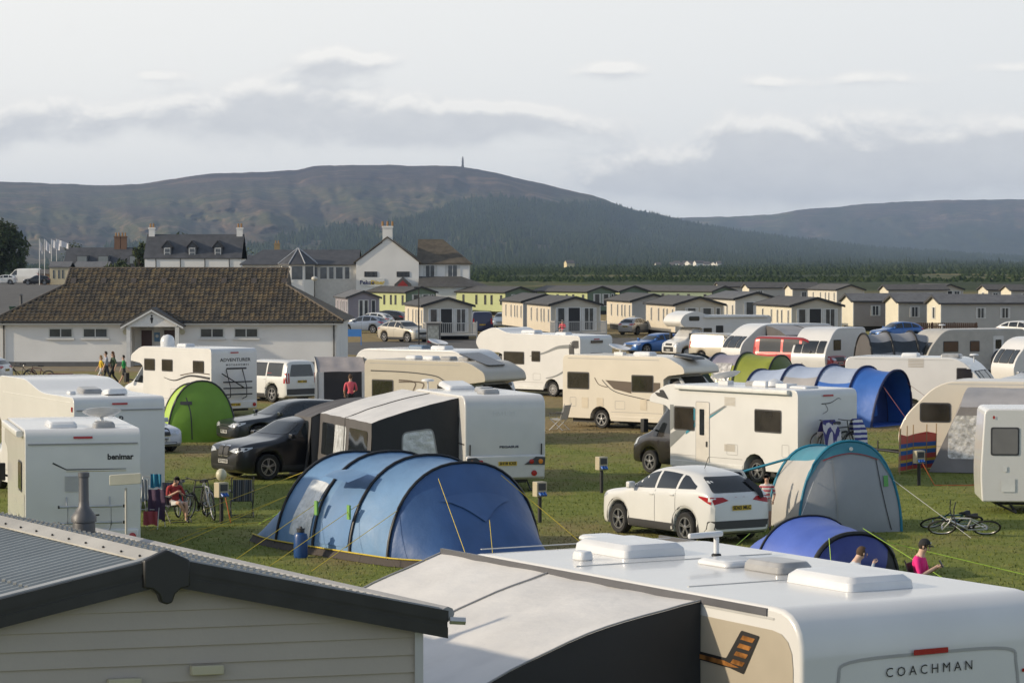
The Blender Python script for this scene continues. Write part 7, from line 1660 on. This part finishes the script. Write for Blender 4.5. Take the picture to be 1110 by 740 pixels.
# ================================================================ big blue tunnel tent
TB = fabric('tent_blue', (.125, .235, .40), .5, .6, 2.2, .10); TBD = fabric('tent_blue_shaded', (.038, .095, .24), .5, .5, 2.2, .12); MUD = fabric('mud_skirt', (.055, .045, .038), .85, .4, 5)  # the darker blue paints the shade on the end facing away from the sun
hd = -54.0; A0 = P(276, 586); rt = thing('tunnel_tent', 'large pale blue tunnel tent with five black hoops and yellow guy lines', 'tent', tuple(A0), hd, 'tents pitched on the camp field'); o_loc = Matrix.Rotation(R(hd), 4, 'Z')
yo = 1.9
A0 = A0 + o_loc @ Vector((0, yo * .8, 0)); rt.location = A0
HP = [(-.35, 1.45, .10, 0), (1.55, 1.9, 2.02, .08), (3.15, 1.95, 2.1, 0), (4.6, 1.95, 2.1, 0), (6.0, 1.92, 2.02, -.02), (7.35, 1.35, .10, 0)]
o, bt, R0 = tunnel(rt, HP, [TB, TBD], lambda i, k, n: 1 if i == 4 else 0, seg=9, amp=.06)
hoop_poles(rt, R0, (1, 2, 3, 4), BLACK, .032)
g = MB(); decal(g, bt, rpoly([(2.05, .35), (2.95, .30), (2.98, 1.45), (2.15, 1.5)], .06), 'y', -1, .02, 0, .12); g.build('window', MESHW, rt, smooth=60)
g = MB(); decal(g, bt, rpoly([(3.35, .25), (4.5, .25), (4.5, 1.75), (3.4, 1.7)], .1), 'y', -1, .02, 0, .12); g.build('door', fabric('tent_blue_door', (.10, .20, .37), .6, .5, 2.5), rt, smooth=60)
g = MB(); hp = [[Vector((3.3, -1.48, 1.78)), Vector((3.9, -1.42, 1.84)), Vector((4.6, -1.48, 1.78))], [Vector((3.35, -1.95, 1.62)), Vector((3.9, -2.1, 1.72)), Vector((4.55, -1.95, 1.62))], [Vector((3.32, -1.92, .9)), Vector((3.55, -2.0, 1.30)), Vector((4.62, -1.92, .9))]]
g.loft(hp[:2], cap=False, closed=False); g.build('door_canopy', TB, rt, smooth=60, fix=False)
for x in (3.32, 4.6): g = MB(); g.box(x - .05, x + .05, -1.99, -1.95, .85, 1.15); g.build('tape_tab', mat('lime_tab', (.16, .34, .08), .6), rt)
g = MB(); n = len(R0[0]) - 1
def skirt(rt, side, xs, m, h=.16, out=.10, nm='mud_flap'):
    g = MB(); rows = [[Vector((x, w * side, h)) , Vector((x, (w + out) * side + .02 * math.sin(x * 9), .01))] for x, w in xs]; g.loft(rows, cap=False, closed=False); g.build(nm, m, rt, fix=False)
skirt(rt, -1, [(x, ipol([h[0] for h in HP], [h[1] for h in HP], x) + .01) for x in [7.35 * k / 24 for k in range(25)]], MUD); 
g = MB(); g.tube([(x, -(ipol([h[0] for h in HP], [h[1] for h in HP], x) + .035), .17) for x in [7.35 * k / 24 for k in range(25)]], .016); g.tube([(7.38, -1.35 + 2.7 * k / 10, .15) for k in range(11)], .016); g.build('hem', YLINE, rt)
g = MB(); g.box(7.34, 7.42, -1.4, 1.4, 0, .13); g.build('mud_flap', MUD, rt)
g = MB(); decal(g, bt, [(6.35, -.9), (6.35, .9), (6.75, 0)], 'z', 1, .03, 0, .15); g.build('end_canopy', fabric('tent_mid_blue', (.05, .11, .26), .5, .3, 3), rt, smooth=60)
for k, a in ((1, (.9, -4.4, 0)), (1, (-.6, -3.4, 0)), (2, (3.2, -3.9, 0)), (3, (4.6, -3.9, 0)), (4, (5.9, -3.7, 0))): p = R0[k][21]; guy(rt, p, a, YLINE)
guy(rt, (6.2, -.8, 1.75), (8.6, -1.6, 0), YLINE); guy(rt, (6.2, .8, 1.75), (8.4, 1.9, 0), YLINE); guy(rt, (6.9, 0, .9), (7.9, -.6, 0), YLINE); guy(rt, (.3, 0, .5), (-3.2, -1.2, 0), YLINE); guy(rt, (.9, .3, 1.4), (-3.4, .6, 0), LLINE); guy(rt, R0[1][10], (-2.6, 3.0, 0), LLINE); guy(rt, R0[1][18], (-3.6, -2.2, 0), YLINE)
v_, f_ = text2d('outdoor', .12); 
p = P(326, 604); gb_ = thing('gas_bottle', 'blue gas bottle standing on the grass by the pale blue tunnel tent', 'gas bottle', tuple(p), 0)
g = MB(); g.lathe([(.14, 0), (.15, .04), (.15, .44), (.13, .50), (.06, .54)], 18); g.build('bottle', mat('gas_blue', (.015, .06, .19), .35), gb_, smooth=40); g = MB(); g.lathe([(.08, .54), (.09, .62), (.03, .62)], 12); g.tube([(0, 0, .5), (0, 0, .66)], .03); g.build('valve', DGREY, gb_)
# ================================================================ grey and teal tent
TGR = fabric('tent_light_grey', (.40, .385, .36), .55, .35, 2.4, .06); TTE = fabric('tent_teal', (.035, .19, .26), .5, .35, 3, .08); TDG = fabric('tent_front_shaded', (.27, .285, .31), .55, .3, 2, .05); TEB = mat('teal_binding', (.01, .16, .25), .6); REDB = mat('red_binding', (.25, .03, .04), .6)  # front panel in darker, cooler grey: its shade is in the colour
hd = -76.0; FC = P(922, 577); rt = thing('tunnel_tent', 'light grey tent with teal roof band behind the white SUV', 'tent', tuple(FC), hd, 'tents pitched on the camp field')
HP = [(-3.2, .9, .35, 0), (-2.3, 1.18, 1.85, 0), (0, 1.24, 2.08, -.05)]
o, bt, R0 = tunnel(rt, HP, [TGR, TTE], lambda i, k, n: 1 if 8 <= k <= 17 else 0, seg=9, amp=.03, sag=.02); hoop_poles(rt, R0, (1, 2), TEB, .035)
en, be_ = end_panel(rt, R0[2], [TDG], lambda i, k, n: 0, 'front_panel', bulge=.35, depth=9)
g = MB(); decal(g, be_, [(R0[2][k].y, R0[2][k].z - .01) for k in range(5, 22)] + [(y, 1.84 - abs(y) * .22) for y in (-.7, -.3, .0, .3, .7)], 'x', 1, .02, 0, .12); g.build('peak_band', TTE, rt, smooth=60)
g = MB(); strip(g, be_, arcpts([(-.66, 1.66), (-.4, 1.76), (0, 1.82), (.4, 1.76), (.66, 1.66)], 4), .022, 'x', 1, .03); g.build('peak_seam', REDB, rt)
g = MB(); g.tube([(x, -1.02, 1.28) for x in (-2.2, -1.1, 0)], .012); g.tube([(x, 1.02, 1.28) for x in (-2.2, -1.1, 0)], .012); g.build('side_seam', REDB, rt) if False else None
for pts, m_ in (([(.62, 1.7), (.70, 1.1), (.84, .5), (.98, .05)], BLACK), ([(-.45, 1.72), (-.42, 1.1), (-.38, .5), (-.36, .05)], GREY)): g = MB(); strip(g, be_, arcpts(pts, 4), .022, 'x', 1, .02); g.build('zip', m_, rt)
g = MB(); decal(g, be_, rect(.78, .90, 1.05, 1.30, .01), 'x', 1, .03); g.build('label_tag', mat('green_tag', (.10, .32, .08), .6), rt)
g = MB(); g.lathe([(.045, .0), (.045, .008)], 10, (.02, 0, 0), axis='x'); T = Matrix.Translation((.0, .0, 1.93)); g.v = [tuple(T @ Vector(p)) for p in g.v]; g.build('badge', PVCW, rt)
ss = fabric('side_awning_white', (.5, .49, .46), .6); g = MB(); g.loft([[Vector((-2.2, -.75, 1.7)), Vector((-1.2, -.78, 1.72))], [Vector((-2.4, -1.7, 1.0)), Vector((-1.2, -1.8, 1.0))], [Vector((-2.7, -2.6, .55)), Vector((-1.2, -2.6, .5))]], cap=False, closed=False); g.build('side_flap', ss, rt, fix=False, smooth=60) if False else None
guy(rt, (-1.9, -.8, 1.6), (-3.6, -3.6, 0.6), TEB, .03); guy(rt, (-.05, 1.05, 1.2), (1.8, 2.2, 0), WLINE); guy(rt, (0, -.9, 1.2), (1.6, -2.0, 0), WLINE)
for k in (-1, 1): g = MB(); g.tube([(-.02, k * 1.18, 0), (-3.1, k * .95, 0)], .03); g.build('ground_edge', DGREY, rt)
# ================================================================ violet blue dome tent
TV = fabric('tent_violet', (.065, .12, .44), .5, .4, 2.2, .10); TVD = fabric('tent_deep_violet', (.03, .045, .22), .5, .4, 2.4, .1); CHB = fabric('tent_charcoal', (.02, .02, .022), .7, .3, 3)
hd = -62.0; FC = P(926, 628); rt = thing('dome_tent', 'low violet blue dome tent with black edged porch behind the foreground caravan', 'tent', tuple(FC), hd, 'tents pitched on the camp field')
HP = [(-3.2, .7, .10, 0), (-2.4, 1.1, .72, 0), (-1.6, 1.25, 1.12, 0), (-.8, 1.15, 1.0, 0), (0, 1.02, .90, 0)]
o, bt, R0 = tunnel(rt, HP, [TV, TVD], lambda i, k, n: 0, seg=6, amp=.02, sag=.02); hoop_poles(rt, R0, (2,), BLACK, .022); hoop_poles(rt, R0, (4,), BLACK, .05)
en, be_ = end_panel(rt, R0[4], [TVD, CHB], lambda i, k, n: 1 if k < 6 else 0, 'porch_panel', bulge=.45)
guy(rt, (.0, .2, 1.0), (2.2, .9, 0), LLINE); guy(rt, (0, -.6, .85), (.55, -.9, .1), LLINE); guy(rt, (0, .8, .7), (2.4, 3.2, 0), LLINE); guy(rt, (-1.9, -1.2, .8), (-1.6, -2.6, 0), LLINE)
# ================================================================ blue and white family tent with open porch
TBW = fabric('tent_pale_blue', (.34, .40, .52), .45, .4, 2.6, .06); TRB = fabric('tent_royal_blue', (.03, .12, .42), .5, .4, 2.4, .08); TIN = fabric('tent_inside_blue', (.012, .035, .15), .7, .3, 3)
hd = -36.0; FC = P(962, 461); rt = thing('tunnel_tent', 'royal blue family tent with pale roof and open dark blue porch', 'tent', tuple(FC), hd, 'tents pitched on the camp field')
HP = [(-6.6, 1.2, .2, 0), (-5.6, 1.6, 2.0, 0), (-4.0, 1.7, 2.22, 0), (-2.4, 1.7, 2.25, 0), (-.9, 1.7, 2.22, 0), (.15, 1.55, 2.1, .12)]
o, bt, R0 = tunnel(rt, HP, [TRB, TBW, AWL], lambda i, k, n: (1 if 7 <= k <= 18 and i < 4 else 0) if not (i == 2 and 17 < k < 21) else 2, seg=5, amp=.03); hoop_poles(rt, R0, (1, 2, 3, 4, 5), mat('navy_sleeve', (.012, .02, .08), .6), .045)
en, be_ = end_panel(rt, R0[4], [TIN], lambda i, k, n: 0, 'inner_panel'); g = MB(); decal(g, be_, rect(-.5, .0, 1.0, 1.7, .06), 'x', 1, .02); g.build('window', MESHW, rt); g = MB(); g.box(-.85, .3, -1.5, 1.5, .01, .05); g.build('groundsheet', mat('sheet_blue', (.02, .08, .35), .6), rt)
g = MB(); decal(g, be_, rpoly([(.2, .3), (.85, .3), (.6, 1.5), (.3, 1.7)], .1), 'x', 1, .02); g.build('door', TRB, rt); guy(rt, (.3, 1.0, 1.6), (2.4, 1.8, 0), mat('red_cord', (.35, .12, .08), .6)); guy(rt, (.3, -1.0, 1.6), (2.2, -2.0, 0), MATS['red_cord'])
# ================================================================ green tents
TGY = fabric('tent_olive', (.24, .27, .035), .55, .4, 2.4, .08); TGD = fabric('tent_olive_dark', (.10, .13, .025), .6, .4, 2.4); TLI = fabric('tent_lilac', (.27, .25, .30), .55, .3, 3)
hd = -30.0; FC = P(868, 432); rt = thing('tunnel_tent', 'olive green tunnel tent with lilac roof panels and silver window', 'tent', tuple(FC), hd, 'tents pitched on the camp field')
HP = [(-6.6, 1.2, .2, 0), (-5.4, 1.6, 1.75, 0), (-4.1, 1.75, 2.0, 0), (-2.7, 1.75, 2.05, 0), (-1.0, 1.7, 1.95, 0), (.4, 1.3, .3, 0)]
o, bt, R0 = tunnel(rt, HP, [TGY, TLI, TGD], lambda i, k, n: 2 if i == 4 else (1 if i in (1, 2) and 8 <= k <= 18 else 0), seg=5, amp=.03); hoop_poles(rt, R0, (1, 2, 3, 4), BLACK, .045)
g = MB(); decal(g, bt, rpoly([(-3.85, .4), (-2.85, .4), (-2.9, 1.6), (-3.8, 1.6)], .08), 'y', -1, .02, 0, .12); g.build('window', mat('silver_film', (.55, .52, .48), .25, var=.5, scale=6, metal=.3, bump=.6, bscale=8), rt, smooth=60)
TDK = fabric('tent_bottle_green', (.018, .032, .022), .6, .4, 2.4)
hd = -60.0; FC = P(772, 432); rt = thing('dome_tent', 'dark bottle green dome tent left of the olive tunnel tent', 'tent', tuple(FC), hd, 'tents pitched on the camp field')
HP = [(-4.2, 1.0, .2, 0), (-3.0, 1.6, 1.8, 0), (-1.5, 1.7, 2.0, 0), (.2, 1.5, .3, 0)]; o, bt, R0 = tunnel(rt, HP, [TDK, TGD], lambda i, k, n: 1 if i == 0 else 0, seg=5); hoop_poles(rt, R0, (1, 2), BLACK, .035); guy(rt, (-.6, -.6, 1.2), (.6, -1.5, 0), LLINE); guy(rt, (-.6, .3, 1.2), (.9, .4, 0), LLINE)
TLG = fabric('tent_lime', (.36, .52, .05), .5, .35, 2.4, .08); TLD = fabric('tent_lime_door', (.16, .31, .03), .55, .35, 2.4, .1)
hd = -78.0; FC = P(219, 479); rt = thing('dome_tent', 'bright lime green pod tent left of the dark estate car', 'tent', tuple(FC), hd, 'tents pitched on the camp field')
HP = [(-4.2, .9, .3, 0), (-3.0, 1.15, 1.9, 0), (0, 1.18, 2.10, 0)]; o, bt, R0 = tunnel(rt, HP, [TLG], lambda i, k, n: 0, seg=7, sag=.05); hoop_poles(rt, R0, (1, 2), DGREY, .035); en, be_ = end_panel(rt, R0[2], [TLD], lambda i, k, n: 0, 'front_panel', bulge=.25)
g = MB(); strip(g, be_, arcpts([(-.55, 1.55), (-.4, 1.0), (-.35, .1)], 4), .04, 'x', 1, .02); g.build('zip', DGREY, rt); g = MB(); decal(g, be_, rect(-.75, -.35, 1.30, 1.42, .03), 'x', 1, .02); g.build('vent', DGREY, rt)
# awning of the cream caravan on the right, windbreak
awn = awning('silver grey awning with wrinkled clear front on the cream caravan at right', c2l, 163, -2.2, 1.35, 1.14, 2.3, 2.42, 1.95, AWL, fabric('awning_mid_grey', (.20, .185, .18), .6, .4, 3), fabric('awning_mid_grey', (.2, .185, .18)), seams=(-.6,), zmid=2.45, windows=[(-1.3, 1.7, .42, 1.7, MATS['silver_film'])], seamr=.02, splay=.9)
WB = striped('windbreak_stripes', [(0, (.50, .07, .06)), (.14, (.03, .10, .38)), (.24, (.6, .42, .05)), (.32, (.5, .09, .07)), (.46, (.03, .15, .42)), (.58, (.62, .45, .06)), (.66, (.03, .12, .4)), (.78, (.55, .12, .09))], 1.05, 2, .8)
p0 = P(979, 514); wk = thing('windbreak', 'red, blue and yellow striped windbreak in front of the cream caravan', 'windbreak', tuple(p0), 0)
pts = [(-.10, 0), (.0, .9), (.28, 1.3), (.55, 1.9), (1.0, 2.2), (1.35, 2.6)]
g = MB(); g.loft([[Vector((x, y, .03)), Vector((x + .02, y, 1.08 + .05 * math.sin(i * 2)))] for i, (x, y) in enumerate(pts)], cap=False, closed=False); g.build('cloth', WB, wk, fix=False)
for x, y in pts: g = MB(); g.tube([(x, y, 0), (x + .02, y, 1.35)], .018); g.build('pole', mat('pine_pole', (.35, .24, .13), .7), wk)
hookup('beige hook-up post standing alone on the grass left of the white SUV', tuple(P(652, 534)), -60)
hk = hookup('beige hook-up post with orange cable in front of the striped windbreak', tuple(P(996, 526)), -70)
g = MB(); g.tube([(.18, .0, .66), (.3, .1, .4), (.35, .3, .03), (.6, 1.2, .02), (.2, 2.6, .02)], .014); g.build('cable', mat('orange_cable', (.5, .12, .03), .6), hk)
hk = hookup('beige hook-up post with pale round lamp and orange cable beside the tartan chair', tuple(P(240, 567)), -50); g = MB(); g.ell((0, 0, 1.16), (.13, .13, .15)); g.build('lamp', mat('lamp_glass', (.5, .47, .33), .4), hk); g = MB(); g.tube([(.16, 0, .66), (.3, .0, .3), (.25, .1, .03)], .014); g.build('cable', MATS['orange_cable'], hk)
hookup('hook-up post behind the right end of the pale blue tunnel tent', tuple(P(585, 566)), -60)
# fence by the grey caravans
ff = thing('timber_fence', 'dark brown close boarded fence in front of the grey caravans', 'fence', tuple(P(986, 366)), -8); g = MB()
for k in range(36): g.box(k * .155, k * .155 + .13, -.02, .02, 0, 1.25)
g.box(0, 5.6, .02, .08, .9, 1.0); g.build('boards', mat('brown_fence', (.05, .028, .018), .8, var=.35, scale=3), ff); 
for k in range(4): g = MB(); g.box(k * 1.8, k * 1.8 + .1, .02, .12, 0, 1.3); g.build('post', MATS['brown_fence'], ff)
# ================================================================ bikes
PBKW = paint('bike_white', (.6, .6, .62), .2); 
bike('white framed bicycle lying over another on the grass at the right', tuple(P(1044, 579)), 176, PBKW, tilt=-56, r=.33)
bike('dark bicycle lying under the white framed one', tuple(P(1026, 571)), 196, paint('bike_teal', (.02, .12, .13)), tilt=-62, r=.31)
bk1 = bike('red and black bicycle nearest the seated child', tuple(P(199, 559)), 262, paint('bike_red', (.35, .03, .02)), r=.31, tilt=6)
bike('black bicycle with red details in the middle of the row by the airer', tuple(P(214, 561)), 250, BLACK, r=.33, tilt=-6); bike('white bicycle at the right of the row beside the hook-up post', tuple(P(228, 562)), 286, paint('bike_silver', (.4, .4, .42)), r=.34, tilt=7)
bike('black bicycle behind the sloping motorhome roof near the white car', tuple(P(22, 414)), 176, BLACK, r=.35, tilt=3); bike('dark red bicycle right of the black one behind the sloping motorhome roof', tuple(P(42, 415)), 186, paint('bike_dark_red', (.12, .02, .02)), r=.33, tilt=-4)
car('white car at the left edge beside the two upright bicycles', 'car', 'estate', PWH, cwa(4.6, -.5, 0, 1.85, (8, 416), 168), 168, L=4.6, W=1.85, H=1.45, trim=False)
p = P(52, 414); lg = thing('bench', 'low brown timber bench right of the two upright bicycles', 'bench', tuple(p), 0); g = MB(); g.box(0, 1.3, -.15, .15, .40, .46); g.build('seat', mat('bench_brown', (.16, .06, .035), .7), lg)
for x in (.1, 1.1): g = MB(); g.box(x, x + .08, -.12, .12, 0, .4); g.build('leg', MATS['bench_brown'], lg)
# ================================================================ chairs
TART = striped('tartan_chair', [(0, (.03, .035, .05)), (.3, (.16, .17, .2)), (.38, (.04, .05, .075)), (.62, (.28, .27, .27)), (.7, (.03, .035, .05)), (.85, (.12, .11, .1))], .16, 1, .8)
camp_chair('empty tartan camping chair beside the hook-up post', tuple(P(262, 560)), 100, TART, s=1)
camp_chair('tartan camping chair with a child in red beside the airer', tuple(P(192, 566)), -60, TART)
camp_chair('pale camping chair at the rear of the cream motorhome', tuple(P(606, 466)), 150, fabric('chair_grey', (.4, .39, .37), .8), STEEL)
camp_chair('black camping chair holding the sitter in the pink shirt', tuple(P(1008, 668)), -25, fabric('chair_black', (.015, .015, .016), .8), BLACK)
camp_chair('olive green camping chair holding the boy in front of the violet tent', tuple(P(938, 672)), 10, fabric('chair_green', (.045, .075, .035), .8), BLACK)
# clothes airer
p = P(165, 572); ar = thing('clothes_airer', 'white clothes airer beside the benimar motorhome', 'airer', tuple(p), -10); g = MB()
for x in (-.22, .22):
    g.tube([(x, -.3, 0), (x, .0, 1.2)], .012); g.tube([(x, .3, 0), (x, .0, 1.2)], .012)
for z in (.45, .8, 1.2): g.tube([(-.22, -.3 * (1 - z / 1.2), z), (.22, -.3 * (1 - z / 1.2), z)], .01); g.tube([(-.22, .3 * (1 - z / 1.2), z), (.22, .3 * (1 - z / 1.2), z)], .01)
g.build('frame', PVCW, ar)
def cloth(lb, m, loc, w, h, rz=0, grp='towels on the clothes airer'):
    g = MB(); g.loft([[Vector((w * (k / 8 - .5), .03 * math.sin(k * 1.6 + z * 3), z)) for z in [-h * q / 4 * (1 + .05 * math.sin(k)) for q in range(5)]] for k in range(9)], cap=False, closed=False); o = g.build('towel', m, None, smooth=60, fix=False); o.location = loc; o.rotation_euler = (0, 0, R(rz)); tag(o, lb, 'towel', grp)
pv = Vector(p); cloth('dark purple towel hanging lowest on the airer', fabric('towel_purple', (.075, .045, .085), .9, .4, 6), tuple(pv + Vector((.14, -.22, .92))), .42, .72, -12); cloth('bright blue towel draped over the top of the airer', fabric('towel_blue', (.03, .19, .30), .9, .4, 6), tuple(pv + Vector((.10, -.06, 1.27))), .26, .32, -10)
cloth('red and white cloth near the foot of the airer', fabric('towel_red', (.40, .08, .09), .9, .4, 6), tuple(pv + Vector((.0, -.30, .42))), .34, .32, -8); cloth('pale grey cloth on the left of the airer', fabric('towel_pale', (.3, .33, .36), .9, .4, 6), tuple(pv + Vector((-.14, -.14, 1.15))), .16, .5, -8)
# satellite dish on a pole between flue and rack
p = P(137, 640); sd_ = thing('satellite_dish', 'flat white satellite dish on a pole behind the foreground roof', 'satellite dish', tuple(p), 0); g = MB(); g.tube([(0, 0, 0), (0, 0, 1.95)], .025); g.build('pole', mat('dish_pole', (.4, .38, .34), .5), sd_)
g = MB(); g.prism(rpoly([(-.30, -.12), (.3, -.08), (.3, .12), (-.3, .08)], .03), 'y', -.05, .02, 0, Matrix.Translation((.0, -.05, 2.12))); g.build('dish', mat('dish_cream', (.48, .46, .38), .5), sd_, bevel=.01)
# ================================================================ people
def M_(n, c): return mat(n, c, .85, var=.12, scale=6, bump=.15, bscale=12)
BLOND = M_('hair_blond', (.35, .22, .09)); BRUN = M_('hair_brown', (.07, .04, .022)); DARKH = M_('hair_dark', (.02, .014, .01))
W1 = walk_pose(.5, .3, 1); W2 = walk_pose(.5, .3, -1)
person('girl in yellow top and white shorts, leftmost of the four walkers', tuple(P(110, 417)), 200, W1, .86, M_('shirt_yellow', (.60, .40, .03)), M_('shorts_white', (.5, .5, .48)), True, BLOND, .12, PVCW, group=None)
person('tall walker in pale grey top and dark trousers, second from the left of four', tuple(P(115.5, 417)), 195, W2, .97, M_('shirt_pale', (.38, .38, .42)), M_('trousers_dark', (.05, .05, .06)), False, BRUN, 0, PVCW)
person('woman with long hair, green top and black leggings among the walkers', tuple(P(123, 417)), 205, W1, .97, M_('top_green', (.06, .085, .05)), M_('leggings_black', (.012, .012, .014)), False, M_('hair_auburn', (.16, .075, .035)), .28, PVCW)
person('boy in bright green T-shirt, rightmost of the four walkers', tuple(P(134.5, 418)), 185, W2, .88, M_('shirt_green', (.02, .28, .07)), M_('shorts_dark', (.025, .025, .03)), True, DARKH, 0, BLACK)
STAND = dict(pelvis=(0, 0, .93), chest=(0, 0, 1.32), neck=(.02, 0, 1.50), head=(.04, 0, 1.64), shL=(0, .19, 1.40), elL=(-.02, .25, 1.12), wrL=(.12, .22, .95), shR=(0, -.19, 1.40), elR=(.02, -.25, 1.12), wrR=(.22, -.16, 1.05), hpL=(0, .09, .9), knL=(.03, .1, .48), anL=(0, .1, .09), toL=(.15, .12, .03), hpR=(0, -.09, .9), knR=(.02, -.1, .48), anR=(-.02, -.1, .09), toR=(.13, -.12, .03))
person('person in salmon pink T-shirt standing at the front of the small porch awning', tuple(P(380, 453)), 100, STAND, 1.0, M_('shirt_salmon', (.62, .10, .13)), M_('trousers_black', (.012, .012, .014)), False, BRUN, 0, BLACK)
person('child in red and white top standing behind the white SUV', tuple(P(831, 574)), -100, STAND, .74, striped('red_white_stripes', [(0, (.45, .03, .06)), (.4, (.55, .53, .52))], .09, 2), M_('shorts_white', (.5, .5, .48)), True, DARKH, 0, BLACK)
SIT = dict(pelvis=(-.14, 0, .53), waist=(-.18, 0, .68), chest=(-.20, 0, .93), neck=(-.17, 0, 1.10), head=(-.10, 0, 1.235), shL=(-.19, .19, 1.01), elL=(-.12, .25, .74), wrL=(.10, .05, .86), shR=(-.19, -.19, 1.01), elR=(-.10, -.26, .73), wrR=(.12, -.06, .88),
           hpL=(-.06, .10, .52), knL=(.34, .14, .56), anL=(.38, .12, .10), toL=(.52, .14, .04), hpR=(-.06, -.10, .52), knR=(.36, -.08, .60), anR=(.30, .14, .24), toR=(.44, .20, .18))
person('sitter in hot pink T-shirt and black cap looking at a phone, on the grass', tuple(P(1008, 668)), -25, SIT, 1.0, M_('shirt_hot_pink', (.72, .02, .20)), M_('shorts_black', (.012, .012, .015)), True, DARKH, 0, PVCW, cap=M_('cap_black', (.012, .012, .014)), badge=PVCW, skin=SKIN2)
q = P(1008, 668); h_ = R(-25); ph = Vector((.20 * math.cos(h_), .20 * math.sin(h_), .94)); g = MB(); g.box(-.008, .008, -.038, .038, -.07, .07, 0, Matrix.Rotation(h_, 4, 'Z') @ Matrix.Rotation(-.5, 4, 'Y')); o = g.build('phone', BLACK, None, bevel=.004); o.location = q + ph; tag(o, 'black phone held up by the sitter in the pink shirt', 'phone')
S2 = dict(SIT); S2.update(wrR=(.12, -.1, 1.04), elR=(-.02, -.28, .82), head=(-.06, 0, 1.22))
person('boy with short brown hair and white hood seated in front of the violet tent', tuple(P(938, 672)), 12, S2, .96, M_('hoodie_white', (.38, .42, .47)), M_('jeans_pale', (.12, .16, .25)), False, BRUN, 0, BLACK, sleeve=1, skin=SKIN2)
S3 = dict(SIT); S3.update(head=(.0, 0, 1.19), neck=(-.12, 0, 1.09))
person('child in red top bent over in the tartan chair beside the airer', tuple(P(192, 566)), -60, S3, .84, M_('shirt_red', (.30, .03, .03)), M_('shorts_white', (.5, .5, .48)), True, DARKH, 0, BLACK)
q = P(609, 372); S4 = dict(SIT); rp = person('person in pink striped top sitting on the deck of the beige caravan', (q.x, q.y - 0, .45), 250, S4, 1.0, M_('shirt_salmon', (.5, .13, .11)), M_('shorts_white', (.5, .5, .48)), True, M_('hair_grey', (.4, .38, .35)), 0, BLACK)
